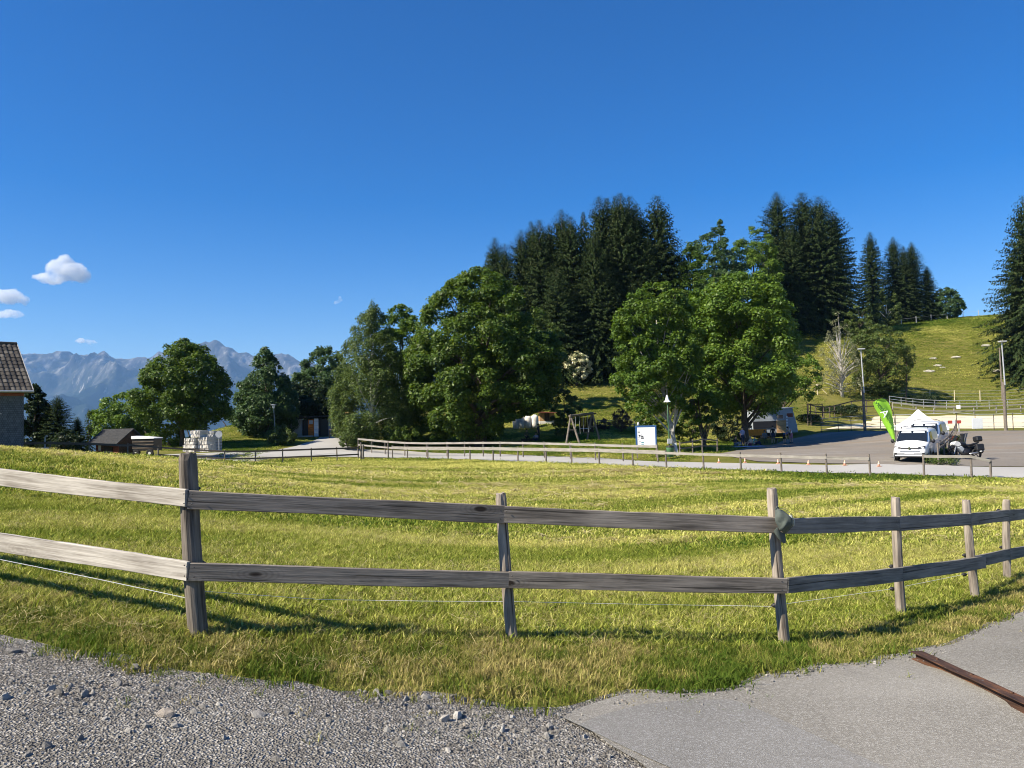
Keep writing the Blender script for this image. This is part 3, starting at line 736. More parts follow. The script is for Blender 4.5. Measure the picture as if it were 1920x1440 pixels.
# ---- the wood of spruces in the middle
MID = [(920,480,124,'b',1.),(934,443,122,'a',.95),(952,455,120,'c',.9),(984,429,121,'c',1.),(1003,412,122,'b',.9),(1019,409,118,'a',1.05),(1037,418,121,'b',1.),(1061,390,119,'c',1.),(1078,402,116,'a',1.05),(1102,394,122,'slim',1.),(1120,430,113,'c',.9),(1133,364,118,'b',1.),(1147,367,121,'slim',1.25),(1163,363,119,'a',.9),(1174,358,117,'b',1.05),(1190,363,120,'a',1.),(1202,380,118,'c',.95),(1222,440,116,'b',.9),(1243,362,119,'a',1.12),(1265,455,124,'c',.9)]
ORD = ['first','second','third','fourth','fifth','sixth','seventh','eighth','ninth','tenth','eleventh','twelfth','thirteenth','fourteenth','fifteenth','sixteenth','seventeenth','eighteenth','nineteenth','twentieth']
for i, (px, top, d, kind, w) in enumerate(MID):
    spruce('spruce_tree', 'tall dark spruce, %s from the left in the wood behind the big maple' % ORD[i], px, d, top, kind, 'spruces of the middle wood', w, seed=i)
# lower, nearer spruces that close the wood towards the slope
for i, (px, top, d, kind, w, lb) in enumerate([(1050,500,111,'wide',.95,'broad low spruce standing just left of the white flowering bush'),(1140,495,113,'wide',1.0,'broad low spruce standing just right of the white flowering bush'),(1190,520,114,'c',1.15,'lower spruce half hidden by the crown behind the information board'),(975,540,115,'wide',.9,'lower spruce showing over the right shoulder of the big maple')]):
    spruce('spruce_tree', lb, px, d, top, kind, 'lower spruces at the foot of the wood', w, seed=40 + i)
# ---- group on the hill, right of the middle
for i, (px, top, d, kind, w, lb) in enumerate([(1466,357,150,'c',1.1,'tallest left spruce of the dark clump on the hill'),(1514,357,151,'a',1.2,'middle spruce of the dark clump on the hill'),(1546,365,149,'wide',.95,'right spruce of the dark clump on the hill'),(1572,392,152,'wide',.85,'outermost right spruce of the dark clump, with drooping boughs'),(1490,420,147,'wide',.9,'lower spruce in front of the dark clump on the hill')]):
    spruce('spruce_tree', lb, px, d, top, kind, 'spruces of the dark clump on the hill', w, seed=60 + i)
for i, (px, top, d, kind, w, lb) in enumerate([(1639,433,168,'b',1.1,'leftmost spruce on the skyline ridge right of the clump'),(1682,442,170,'a',1.0,'second spruce on the skyline ridge right of the clump'),(1701,460,169,'b',1.0,'third spruce on the skyline ridge right of the clump'),(1716,452,171,'c',1.0,'fourth spruce on the skyline ridge, with spreading boughs'),(1742,498,171,'wide',.9,'last and lowest spruce on the skyline ridge')]):
    spruce('spruce_tree', lb, px, d, top, kind, 'spruces on the skyline ridge', w, seed=70 + i)
spruce('spruce_tree', 'big spruce cut off by the right edge of the picture', 1938, 120, 366, 'wide', None, .78, seed=91)
spruce('spruce_tree', 'lower spruce beside the big one at the right edge', 1915, 124, 470, 'wide', None, .66, seed=94)
# ---- conifers by the house
spruce('fir_tree', 'dark bushy fir right of the shingled house', 108, 62, 742, 'wide', None, 1.15, seed=96)
spruce('fir_tree', 'small slim fir between the dark firs and the brown hut', 166, 68, 768, 'small', None, .75, seed=97)
spruce('fir_tree', 'low dark fir behind the meadow crest left of the hut', 145, 64, 782, 'wide', None, 1.1, seed=98)

# ---- broadleaved trees
tree('maple_tree', 'huge dense dark maple in the middle of the picture', 900, 77, 503, 766, 1046, 815, 'maple', 'leaf_maple', seed=5, nclump=430, nleaf=110000, leaf=.34, depth=.9, tr=.55, nlimb=22, clump=.135, lump=.08, cut=[(945, 795, .32)])
tree('maple_tree', 'round maple standing alone above the stacked stone blocks', 342, 75, 637, 264, 428, 806, 'maple', 'leaf_maple', seed=7, nclump=230, nleaf=42000, leaf=.29, tr=.24, nlimb=18, clump=.17)
tree('birch_tree', 'drooping pale green birch left of the big maple', 696, 77, 562, 628, 778, 822, 'birch', 'leaf_birch', 'bark_birch', seed=11, lump=.15, nclump=240, nleaf=56000, leaf=.22, tr=.2, droop=.9, nlimb=18, clump=.16)
tree('broadleaf_tree', 'darker tree between the birch and the big maple', 756, 82, 572, 690, 822, 812, 'oval', 'leaf_sycamore', seed=13, lump=.14, nclump=200, nleaf=34000, leaf=.3, tr=.22)
tree('broadleaf_tree', 'bluish green slim tree beside the shed lamp', 500, 86, 650, 438, 556, 818, 'cone', 'leaf_blue', seed=17, lump=.18, nclump=190, nleaf=30000, leaf=.32, clump=.2)
tree('broadleaf_tree', 'dark tree rising behind the shed roof', 600, 100, 651, 556, 668, 800, 'oval', 'leaf_blue', seed=19, lump=.16, nclump=170, nleaf=28000, leaf=.34)
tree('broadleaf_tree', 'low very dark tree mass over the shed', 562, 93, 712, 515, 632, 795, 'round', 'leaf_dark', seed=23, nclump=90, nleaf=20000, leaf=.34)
tree('broadleaf_tree', 'small round tree behind the brown hut', 236, 84, 738, 178, 300, 840, 'round', 'leaf_lime', seed=29, lump=.14, nclump=150, nleaf=22000, leaf=.3)
tree('broadleaf_tree', 'dark tree hugging the corner of the shingled house', 66, 62, 724, 36, 92, 842, 'oval', 'leaf_dark', seed=31, lump=.14, nclump=110, nleaf=16000, leaf=.26)
tree('sycamore_tree', 'airy sycamore with pale trunk behind the bell lamp', 1268, 62, 532, 1150, 1312, 772, 'umbrella', 'leaf_sycamore', 'bark_pale', seed=37, nclump=170, nleaf=30000, leaf=.28, tr=.2, nlimb=24, clump=.17, lump=.34, lean=(-.3, 0))
tree('sycamore_tree', 'large bright green sycamore shading the trailer', 1398, 71, 514, 1284, 1506, 772, 'umbrella', 'leaf_lime', 'bark', seed=41, nclump=290, nleaf=62000, leaf=.32, tr=.33, nlimb=22, clump=.16, lump=.26)
tree('broadleaf_tree', 'young tree with two thin trunks before the sycamore', 1328, 66, 700, 1280, 1358, 792, 'round', 'leaf_sycamore', seed=43, nclump=50, nleaf=7000, leaf=.26, tr=.11, stems=2, cat='tree')
tree('broadleaf_tree', 'tree spreading right of the sycamore over the trailer roof', 1462, 87, 660, 1450, 1545, 752, 'round', 'leaf_lime', seed=45, nclump=60, nleaf=6500, leaf=.28, tr=.14, nlimb=20)
tree('broadleaf_tree', 'light green tree peeping from behind the big maple', 1012, 97, 580, 975, 1062, 745, 'oval', 'leaf_birch', seed=47, nclump=70, nleaf=13000, leaf=.32)
tree('broadleaf_tree', 'bushy tree on the wood edge behind the two sycamores', 1298, 118, 452, 1256, 1350, 690, 'oval', 'leaf_sycamore', seed=53, nclump=150, nleaf=24000, leaf=.4, lump=.14)
tree('broadleaf_tree', 'rounded tree on the skyline between the wood and the clump', 1342, 132, 426, 1284, 1408, 640, 'round', 'leaf_blue', seed=59, nclump=170, nleaf=26000, leaf=.42, lump=.12)
tree('broadleaf_tree', 'tall grey green tree top on the skyline', 1354, 136, 408, 1330, 1388, 620, 'cone', 'leaf_blue', seed=61, nclump=110, nleaf=15000, leaf=.4, lump=.12)
tree('broadleaf_tree', 'bright green tree hugging the left side of the clump', 1418, 140, 418, 1368, 1474, 640, 'oval', 'leaf_lime', seed=67, nclump=160, nleaf=26000, leaf=.42, lump=.14)
tree('broadleaf_tree', 'small leafy tree standing on the open hillside', 1664, 150, 541, 1638, 1690, 622, 'oval', 'leaf_bush', 'bark_birch', seed=71, nclump=50, nleaf=8000, leaf=.34)
tree('broadleaf_tree', 'small tree at the hill foot right of the leafless one', 1612, 140, 572, 1588, 1636, 640, 'oval', 'leaf_bush', seed=72, nclump=40, nleaf=6000, leaf=.34)
tree('broadleaf_tree', 'round tree at the right end of the ridge spruces', 1776, 170, 540, 1748, 1804, 598, 'round', 'leaf_blue', seed=73, nclump=100, nleaf=13000, leaf=.4, lump=.14)
tree('broadleaf_tree', 'leafy tree with crooked trunk behind the green flag', 1650, 112, 608, 1594, 1708, 738, 'round', 'leaf_bush', 'bark', seed=79, nclump=140, nleaf=19000, leaf=.3, tr=.24, nlimb=20)
tree('broadleaf_tree', 'pale half leafless tree by the arena corner', 1580, 108, 582, 1542, 1616, 735, 'cone', 'leaf_pale', 'bark_pale', seed=83, nclump=90, nleaf=3600, leaf=.24, tr=.2, nlimb=70, clump=.2)
tree('small_tree', 'green leafy shrub tree beside the swing', 1058, 80, 727, 1032, 1090, 830, 'round', 'leaf_bush', seed=89, nclump=50, nleaf=9000, leaf=.2, tr=.07)
# ---- bushes
def bush(label, px, d, top, left, right, bottom, leafm, seed, n=5000, leaf=.16, prof='round', nclump=60, **kw):
    return tree('bush', label, px, d, top, left, right, bottom, prof, leafm, 'bark', seed, nclump, n, leaf, tr=.04, stems=3, nlimb=9, cat='bush', **kw)
bush('bush covered in creamy white blossom at the wood edge', 1082, 109, 660, 1059, 1108, 712, 'blossom', 101, 5000, .3, up=.2)
bush('purple leaved bush right of the swing', 1166, 84, 766, 1148, 1186, 805, 'leaf_purple', 102, 3600)
bush('small purple bush behind the swing', 1132, 86, 786, 1118, 1146, 808, 'leaf_purple', 103, 2000)
bush('dark green bush between the blue board and the lamp', 1222, 72, 752, 1196, 1256, 818, 'leaf_maple', 104, 6000, .2)
bush('dark bush behind the pale sycamore trunk', 1296, 74, 762, 1262, 1328, 826, 'leaf_maple', 105, 6000, .2)
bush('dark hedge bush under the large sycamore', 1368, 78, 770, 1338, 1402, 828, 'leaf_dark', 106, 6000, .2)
bush('yellow green rounded bush below the shed lamp', 530, 76, 798, 500, 556, 836, 'leaf_bush', 107, 5600, .16)
bush('green bush with white umbels at the road bend', 652, 73, 812, 636, 670, 838, 'leaf_bush', 108, 3600, .13)
bush('dark undergrowth bush left under the big maple', 812, 78, 798, 770, 852, 838, 'leaf_maple', 109, 6500, .22)
bush('leafy undergrowth bush below the birch', 742, 76, 790, 716, 790, 838, 'leaf_maple', 110, 5600, .2)
bush('low shady bush at the left foot of the birch', 672, 79, 778, 650, 706, 834, 'leaf_birch', 111, 4500, .18)
bush('tall weeds along the little railing by the vans', 1768, 48, 842, 1752, 1790, 868, 'leaf_bush', 112, 2500, .1, clump=.3)
bush('low weeds at the end of the little railing', 1760, 43.5, 858, 1736, 1790, 872, 'leaf_bush', 113, 1800, .09, clump=.3)
bush('weedy strip beside the far end of the railing', 1795, 58, 818, 1782, 1806, 846, 'leaf_bush', 114, 2500, .12, clump=.3)
bush('shady shrub beside the drive above the road bend', 640, 84, 792, 620, 668, 818, 'leaf_dark', 115, 4000, .18)
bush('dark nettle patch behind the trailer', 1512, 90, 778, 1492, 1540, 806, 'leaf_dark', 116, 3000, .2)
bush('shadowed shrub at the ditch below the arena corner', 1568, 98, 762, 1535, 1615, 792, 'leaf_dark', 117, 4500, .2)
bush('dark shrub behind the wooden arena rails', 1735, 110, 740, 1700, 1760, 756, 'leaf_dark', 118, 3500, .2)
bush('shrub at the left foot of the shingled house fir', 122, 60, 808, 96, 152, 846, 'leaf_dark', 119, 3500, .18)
bush('thin hedge on the knoll above the stone blocks', 470, 92, 780, 440, 500, 818, 'leaf_blue', 120, 4500, .2)
bush('brambly shrub beneath the round maple', 318, 76, 806, 268, 345, 836, 'leaf_lime', 121, 4500, .2)
# ================================================================== GRASS, STRAW, PEBBLES
def tuft(seed, n, h, spread, lean, w, mat, curl=.5):
    rg = random.Random(seed); V = []; Fs = []
    for _ in range(n):
        r = spread * math.sqrt(rg.random()); a = rg.random() * 6.283; bx, by = r * math.cos(a), r * math.sin(a)
        az = rg.random() * 6.283; hh = h * rg.uniform(.45, 1.2); ln = lean * rg.uniform(.2, 1.4); ww = w * rg.uniform(.6, 1.3)
        dx, dy = math.cos(az), math.sin(az); sx, sy = -dy * ww, dx * ww
        o = len(V)
        m = hh * .55; mx = ln * hh * .35; tx = ln * hh * (1 + curl * .4)
        V += [(bx - sx, by - sy, -.01), (bx + sx, by + sy, -.01), (bx + dx * mx + sx * .8, by + dy * mx + sy * .8, m), (bx + dx * mx - sx * .8, by + dy * mx - sy * .8, m), (bx + dx * tx, by + dy * tx, hh)]
        Fs += [(o, o + 1, o + 2, o + 3), (o + 3, o + 2, o + 4)]
    return pymesh('tuft', V, Fs, mat)
RNG = np.random.default_rng(77)
FEN = [pix(-420, 1060, 7.6), pix(0, 1112, 6.1), pix(374, 1187, 5.27), pix(962, 1198, 5.96), pix(1473, 1212, 6.44), pix(1691, 1152, 7.68), pix(1830, 1122, 8.5), pix(1890, 1085, 9.6), pix(2050, 1040, 13.)]
FX = np.array([p.x for p in FEN]); FY = np.array([p.y for p in FEN])
def fence_y(x): return np.interp(x, FX, FY)
# edge of the meadow along the road
RX = np.array([p.x for p in rn])[::-1]; RY = np.array([p.y for p in rn])[::-1]
o_ = np.argsort(RX); RX = RX[o_]; RY = RY[o_]
def road_y(x): return np.interp(x, RX, RY)
def hay(x, y):
    """how much dry hay lies on the meadow: windrow streaks along the mowing direction"""
    a = x * .86 + y * .5; c = -x * .5 + y * .86
    s = fbm(a * .12, c * .75, 4, 8); b_ = fbm(x * .11, y * .11, 3, 19)
    return .62 * s + .38 * b_
def put(n, x0, x1, y0, y1, cond, smin, smax, ntuft, tonef, tilt=.12):
    x = RNG.uniform(x0, x1, n); y = RNG.uniform(y0, y1, n); k = cond(x, y); x, y = x[k], y[k]; m = len(x)
    P = np.stack([x, y, gza(x, y)], 1); rot = np.stack([RNG.normal(0, tilt, m), RNG.normal(0, tilt, m), RNG.uniform(0, 6.283, m)], 1)
    return P, rot, RNG.uniform(smin, smax, m), RNG.integers(0, ntuft, m), tonef(x, y)
short = [tuft(i, 16, .050, .085, 1.0, .0040, 'grass_blade') for i in range(6)]
longt = [tuft(20 + i, 18, .046, .070, 1.1, .0030, 'verge_blade') for i in range(6)]
mid = [tuft(40 + i, 30, .055, .22, 1.1, .010, 'grass_blade') for i in range(5)]
far = [tuft(60 + i, 34, .065, .55, 1.3, .022, 'grass_blade') for i in range(5)]
def tone_m(x, y): return np.clip((hay(x, y) - .46) * (1.1 + 1.3 * np.clip((y - 9) / 14, 0, 1)) + .33 + np.clip((y - 7) / 22, 0, 1) * .28 + RNG.normal(0, 1, len(x)) * np.interp(y, [8, 20], [.13, .06]), 0, 1)
def tone_v(x, y): return np.clip((fbm(x * 1.4, y * 1.4, 2, 44) - .5) * .8 + (fbm(x * 4.5, y * 4.5, 3, 46) - .5) * 1.2 + .42 + RNG.normal(0, .18, len(x)), 0, 1)
inside = lambda x, y: (y > fence_y(x) - .15)
P, r, s, i, t = put(62000, -10, 15, 4.9, 13, lambda x, y: inside(x, y) & (np.abs(x) < y * .86 + 2.2), .75, 1.25, 6, tone_m)
scatter('mown_grass', P, r, s, i, t, short, 'short sunlit mown grass just behind the near fence')
P, r, s, i, t = put(75000, -28, 34, 12.5, 33, lambda x, y: (np.abs(x) < y * .82 + 3) & (y < road_y(x) - .3), .8, 1.25, 5, tone_m)
scatter('mown_grass_middle', P, r, s, i, t, mid, 'short mown grass in the middle of the meadow')
P, r, s, i, t = put(90000, -60, 48, 32, 66, lambda x, y: (np.abs(x) < y * .80 + 4) & (y < road_y(x) - .4), .8, 1.2, 5, lambda x, y: np.clip(tone_m(x, y) + .08 - .36 * np.clip(1 - np.abs(road_y(x) - y) / 5, 0, 1), 0, 1))
scatter('mown_grass_far', P, r, s, i, t, far, 'mown grass along the road side of the meadow')
def verge(x, y):
    e = edge_y(x) + .42 * (fbm(x * 2.2, y * 2.2, 3, 61) - .52)
    return (y < fence_y(x) + .25) & (y > e) & (RNG.random(len(x)) < (.30 + .9 * fbm(x * .9, y * .9, 2, 71)) * np.clip(.22 + (y - e) / .42, 0, 1))
P, r, s, i, t = put(150000, -8, 15, 3.2, 13, verge, .5, 1.15, 6, tone_v)
lush = np.clip(1 - (P[:, 1] - edge_y(P[:, 0])) / .55, 0, 1) * (fbm(P[:, 0] * 1.1, P[:, 1] * .2, 2, 91) > .46)
s = s * (1 + .45 * lush * (fbm(P[:, 0] * 3., P[:, 1] * 3., 2, 17) > .5)); t = np.clip(t - .15 * lush, 0, 1)
scatter('verge_grass', P, r, s, i, t, longt, 'longer patchy grass between the near fence and the gravel')
# stray tufts creeping on to gravel and asphalt
P, r, s, i, t = put(5000, -7, 9, 3.2, 9, lambda x, y: (y < edge_y(x)) & (y > edge_y(x) - .55) & (fbm(x * 2.6, y * 2.6, 2, 5) > .50), .35, .85, 6, tone_v)
scatter('stray_grass', P, r, s, i, t, longt, 'stray weeds creeping on to the gravel')
# hill pasture
P, r, s, i, t = put(70000, -40, 140, 84, 172, lambda x, y: (x > -14 + (y - 84) * -.05) & (np.abs(x) < y * .78) & (gza(x, y) > 0.4) & ~((x > 42) & (y < 108)), .8, 1.9, 5, lambda x, y: np.clip((fbm(x * .12, y * .12, 4, 27) - .45) * 1.5 + .34 + RNG.normal(0, .12, len(x)), 0, 1))
scatter('hill_grass', P, r, s * .8 * np.clip(P[:, 1] / 110, .8, 1.5), i, t, far, 'rough sunny pasture grass on the hillside')
# lawn, knoll and roadside
P, r, s, i, t = put(26000, -48, 22, 52, 98, lambda x, y: (y > road_y(x) + 7.) & (np.abs(x) < y * .72) & ~((x > -22.5) & (x < -13) & (y > 66)) & ~(x > 14.2 + (y - 57) * .6), .6, 1.1, 5, lambda x, y: np.clip((fbm(x * .2, y * .2, 3, 33) - .45) * 1.8 + .20 + RNG.normal(0, .1, len(x)), 0, 1))
scatter('lawn_grass', P, r, s, i, t, far, 'greener lawn under and between the trees')
# straw
def straw(seed, n, L, w):
    rg = random.Random(seed); V = []; Fs = []
    for _ in range(n):
        a = rg.random() * 6.283; x, y = rg.uniform(-.09, .09), rg.uniform(-.09, .09); l = L * rg.uniform(.4, 1.2); z = rg.uniform(.012, .055); dz = rg.uniform(-.02, .03)
        dx, dy = math.cos(a) * l / 2, math.sin(a) * l / 2; sx, sy = -math.sin(a) * w, math.cos(a) * w; o = len(V)
        V += [(x - dx - sx, y - dy - sy, z), (x - dx + sx, y - dy + sy, z), (x + sx, y + sy, z + .012), (x - sx, y - sy, z + .012), (x + dx + sx, y + dy + sy, z + dz), (x + dx - sx, y + dy - sy, z + dz)]
        Fs += [(o, o + 1, o + 2, o + 3), (o + 3, o + 2, o + 4, o + 5)]
    return pymesh('straw', V, Fs, 'straw_blade')
sts = [straw(i, 8, .13, .0013) for i in range(5)]; st2 = [straw(10 + i, 12, .32, .006) for i in range(4)]
def condh(x, y): return (hay(x, y) + RNG.normal(0, .05, len(x)) > .52) & (y > edge_y(x) + .15) & (np.abs(x) < y * .86 + 2)
P, r, s, i, t = put(15000, -10, 15, 4.2, 14, condh, .7, 1.3, 5, lambda x, y: RNG.random(len(x)), .08)
scatter('hay_litter', P, r, s, i, t, sts, 'dry cut hay lying on the near meadow')
P, r, s, i, t = put(15000, -28, 40, 13, 46, lambda x, y: condh(x, y) & (y < road_y(x) - 3), .9, 1.7, 4, lambda x, y: RNG.random(len(x)), .06)
scatter('hay_litter_far', P, r, s * np.clip(P[:, 1] / 22, .8, 2), i, t, st2, 'dry cut hay drying in streaks on the far meadow')
# pebbles
def pebble(seed, n=1):
    bm = bmesh.new(); bmesh.ops.create_icosphere(bm, subdivisions=1, radius=1.)
    rg = random.Random(seed); sx, sy, sz = rg.uniform(.7, 1.3), rg.uniform(.6, 1.1), rg.uniform(.4, .75)
    for v in bm.verts: v.co = Vector((v.co.x * sx, v.co.y * sy, v.co.z * sz)) * rg.uniform(.78, 1.18)
    me = bpy.data.meshes.new('pebble'); bm.to_mesh(me); bm.free(); me.materials.append(MATS['pebble']); return me
peb = [pebble(i) for i in range(9)]
SEAMX = np.array([p.x for p in seam]); SEAMY = np.array([p.y for p in seam])
def seam_x(y): return np.interp(-y, -SEAMY, SEAMX)
def gsel(x, y): 
    e = edge_y(x) + .22 * (fbm(x * 3., y * 3., 2, 15) - .4)
    return (y < e) & (x < seam_x(y) - .05 + .9 * (RNG.random(len(x)) ** 3)) & (RNG.random(len(x)) < .05 + 2.6 * np.clip(fbm(x * .9, y * 1.7, 3, 25) - .42, 0, 1))
n = 105000; x = RNG.uniform(-6.5, 1.9, n); y = RNG.uniform(1.5, 6.6, n); k = gsel(x, y); x, y = x[k], y[k]; m = len(x)
reg = np.clip((fbm(x * .8, y * 1.4, 3, 52) - .35) * 3, .25, 1.2); sz_ = .0035 + .014 * reg * RNG.random(m) ** 2.2 + .026 * (RNG.random(m) > .945) * RNG.random(m) ** 1.5 * reg
scatter('gravel_pebbles', np.stack([x, y, gza(x, y) + .008 + sz_ * .25], 1), RNG.uniform(0, 6.28, (m, 3)), sz_, RNG.integers(0, 9, m), RNG.random(m), peb, 'grey crushed stone gravel')
# grit along the asphalt edge
n = 9000; x = RNG.uniform(.2, 8, n); y = RNG.uniform(3.2, 9, n); k = (y < edge_y(x) + .05) & (y > edge_y(x) - .34 * fbm(x * 1.6, y * 0 + 4, 2, 8)); x, y = x[k], y[k]; m = len(x)
sz_ = .004 + .010 * RNG.random(m) ** 2
scatter('edge_grit', np.stack([x, y, gza(x, y) + .024 + sz_ * .3], 1), RNG.uniform(0, 6.28, (m, 3)), sz_, RNG.integers(0, 9, m), RNG.random(m), peb, 'loose pale grit along the asphalt edge')
# the larger stones one can pick out
big = [(25,1225,.05),(60,1232,.035),(95,1296,.032),(92,1280,.024),(132,1290,.03),(10,1312,.04),(148,1300,.022),(185,1270,.025),(222,1278,.022),(310,1345,.05),(330,1365,.04),(362,1340,.028),(380,1328,.03),(410,1325,.034),(275,1365,.03),(240,1375,.028),(195,1222,.03),(65,1360,.024),(485,1345,.045),(540,1340,.034),(565,1345,.026),(610,1345,.03),(618,1356,.03),(580,1290,.022),(672,1300,.028),(706,1302,.05),(762,1315,.035),(800,1312,.04),(852,1312,.045),(870,1318,.03),(905,1322,.034),(725,1374,.042),(748,1390,.028),(752,1402,.036),(675,1356,.024),(700,1345,.024),(758,1365,.022),(840,1412,.03),(518,1430,.03),(612,1415,.026),(690,1410,.024),(960,1348,.026),(990,1352,.024),(455,1360,.028),(420,1388,.03),(90,1405,.035),(50,1420,.03),(150,1390,.026),(1010,1340,.02),(1060,1338,.022)]
for k, (a, b_, r_) in enumerate(big):
    g = gpix(a, b_); so = link('stone', peb[k % 9], gravel, (g.x, g.y, g.z + r_ * .25), (k * .9, k * .37, k * 2.1)); so.scale = (r_ * .8,) * 3
# ================================================================== NEAR FENCE
def round_post(top, base, r, seed, mat, parent, name='post', deep=.3, crackn=3):
    """split-prone round post from base to top, grain along local X"""
    top = Vector(top); base = Vector(base); ax = top - base; L = ax.length + deep; x = ax.normalized()
    y = x.cross(Vector((0, 1, 0))).normalized(); z = x.cross(y)
    rg = random.Random(seed); n = 16; mb = MB(); vs = []; fs = []
    prof = [1 + rg.uniform(-.07, .07) for _ in range(n)]; cr = rg.randrange(n); prof[cr] *= .80; cr2 = rg.randrange(n); prof[cr2] *= .88
    st = [0, .15, .3, .45, .6, .75, .88, .97, 1.]
    for i, u in enumerate(st):
        k = 1.04 - .10 * u + rg.uniform(-.02, .02); bend = math.sin(u * 3.1) * r * .25
        if u == 1.: k *= .90
        for j in range(n):
            a = 2 * math.pi * j / n; rr = r * prof[j] * k * (1 + rg.uniform(-.018, .018))
            vs.append((u * L + (rg.uniform(-.006, .010) if u == 1. else 0), rr * math.cos(a) + bend, rr * math.sin(a)))
    for i in range(len(st) - 1):
        for j in range(n):
            j2 = (j + 1) % n; fs.append((i * n + j, i * n + j2, (i + 1) * n + j2, (i + 1) * n + j))
    c = len(vs); vs.append((L + .004, 0, 0))
    for j in range(n): fs.append(((len(st) - 1) * n + j, (len(st) - 1) * n + (j + 1) % n, c))
    mb.add(vs, fs); me = mb.mesh(name, mat, False)
    o = link(name, me, parent); R = Matrix((x, y, z)).transposed().to_4x4()
    o.matrix_world = Matrix.Translation(base - x * deep) @ R
    return o
def plank(a, b, ha, hb, th, seed, mat, parent, name='rail'):
    """sawn board from a to b (centres), heights ha, hb; local X along the board"""
    a = Vector(a); b = Vector(b); x = (b - a).normalized(); y = Vector((0, 0, 1)).cross(x).normalized(); z = x.cross(y); L = (b - a).length
    rg = random.Random(seed); n = max(6, int(L / .12)); vs = []; fs = []; ph = rg.random() * 6
    for i in range(n + 1):
        u = i / n; h = (ha + (hb - ha) * u) / 2; w1 = .0035 * math.sin(u * L * 3.1 + ph) + rg.uniform(-.0015, .0015); w2 = .0035 * math.sin(u * L * 2.3 + ph * 2) + rg.uniform(-.0015, .0015); t = th / 2; e = .004
        X = u * L
        vs += [(X, -t, -h + w1 + e), (X, -t, h + w2 - e), (X, -t + e, h + w2), (X, t - e, h + w2), (X, t, h + w2 - e), (X, t, -h + w1 + e), (X, t - e, -h + w1), (X, -t + e, -h + w1)]
    for i in range(n):
        for j in range(8): fs.append((i * 8 + j, i * 8 + (j + 1) % 8, (i + 1) * 8 + (j + 1) % 8, (i + 1) * 8 + j))
    fs += [tuple(range(7, -1, -1)), tuple(n * 8 + j for j in range(8))]
    me = MB().add(vs, fs).mesh(name, mat)
    o = link(name, me, parent); o.matrix_world = Matrix.Translation(a) @ Matrix((x, y, z)).transposed().to_4x4()
    return o
POST = [(352,850,374,1187,5.27,.066,'post_dark'),(939,926,962,1198,5.96,.045,'post_wood'),(1447,916,1473,1212,6.44,.045,'post_wood'),(1679,933,1691,1152,7.68,.047,'post_wood'),(1811,938,1830,1122,8.5,.046,'post_wood'),(1887,938,1890,1085,9.6,.043,'post_wood'),(-275,800,-262,1090,7.0,.06,'post_dark'),(1985,930,1992,1058,11.4,.045,'post_wood')]
nf = empty('wooden_fence', pix(962, 1198, 5.96), 0, 'near two-rail fence of grey weathered boards on round posts', 'fence')
bpy.context.view_layer.update()
posts = []
def mkfix(o, parent):
    mw = o.matrix_world.copy(); o.parent = parent; o.matrix_parent_inverse = Matrix.Identity(4); o.matrix_basis = Matrix.Translation(-Vector(parent.location)) @ mw; return o
for i, (xt, yt, xb, yb, d, r, m) in enumerate(POST):
    o = round_post(pix(xt, yt, d - .02), pix(xb, yb, d), r, 300 + i, m, None); mkfix(o, nf)
    if i == 0: o['label'] = 'thickest post, dark and deeply cracked'
RAIL = [  # x0,top0,bot0,d0, x1,top1,bot1,d1, thickness, material
 (-300,845,877,6.95,350,918,951,5.165,.03,'rail_sunlit'),(-300,952,986,6.95,353,1053,1089,5.165,.03,'rail_sunlit'),
 (353,919,953,5.175,944,949,981,5.885,.034,'rail_grey'),(944.4,949,981,5.885,1466,971,1001,6.365,.034,'rail_grey'),
 (355,1056,1089,5.17,953,1072,1103,5.88,.034,'rail_grey'),(953.4,1072,1103,5.88,1474,1083.5,1113,6.36,.034,'rail_grey'),
 (1467,971,1001,6.36,1684,968.5,995,7.60,.03,'rail_shade'),(1684.4,968.5,995,7.60,1818,962,985,8.42,.03,'rail_shade'),(1818.3,962,985,8.42,1890,956,977,9.52,.03,'rail_shade'),(1890.3,956,977,9.52,2000,946,964,11.3,.03,'rail_shade'),
 (1475,1084,1113,6.355,1690,1063.5,1090,7.60,.03,'rail_shade'),(1690.4,1063.5,1090,7.60,1846,1042,1065,8.56,.03,'rail_shade'),(1806,1046,1069,8.50,1892,1029,1049.5,9.56,.026,'rail_shade'),(1892.4,1029,1049.5,9.56,2000,1007,1025,11.3,.026,'rail_shade')]
for i, (x0, t0, b0, d0, x1, t1, b1, d1, th, m) in enumerate(RAIL):
    A0, B0 = pix(x0, t0, d0), pix(x0, b0, d0); A1, B1 = pix(x1, t1, d1), pix(x1, b1, d1)
    o = plank((A0 + B0) / 2, (A1 + B1) / 2, (A0 - B0).length, (A1 - B1).length, th, 400 + i, m, None); mkfix(o, nf)
# nail heads where the boards meet the posts
nail_me = MB().lathe([(.0045, 0), (.0045, -.003), (.002, -.0045)], 7, (0, 0, 0), 'Y').mesh('nail', 'dark_metal')
for (x_, ya, yb_, d_) in ((345,926,944,5.148),(360,927,945,5.155),(346,1060,1080,5.148),(364,1064,1082,5.15),(938,957,973,5.862),(950,958,974,5.862),(946,1079,1095,5.858),(960,1080,1096,5.858),(1452,978,993,6.34),(1466,1090,1106,6.335),(1482,1091,1105,6.37),(1680,974,989,7.57),(1688,1069,1083,7.57),(1816,967,979,8.39),(1824,1049,1060,8.39)):
    for y_ in (ya, yb_):
        o = link('nail', nail_me, None, pix(x_, y_, d_)); o.parent = nf; o.location = pix(x_, y_, d_) - nf.location
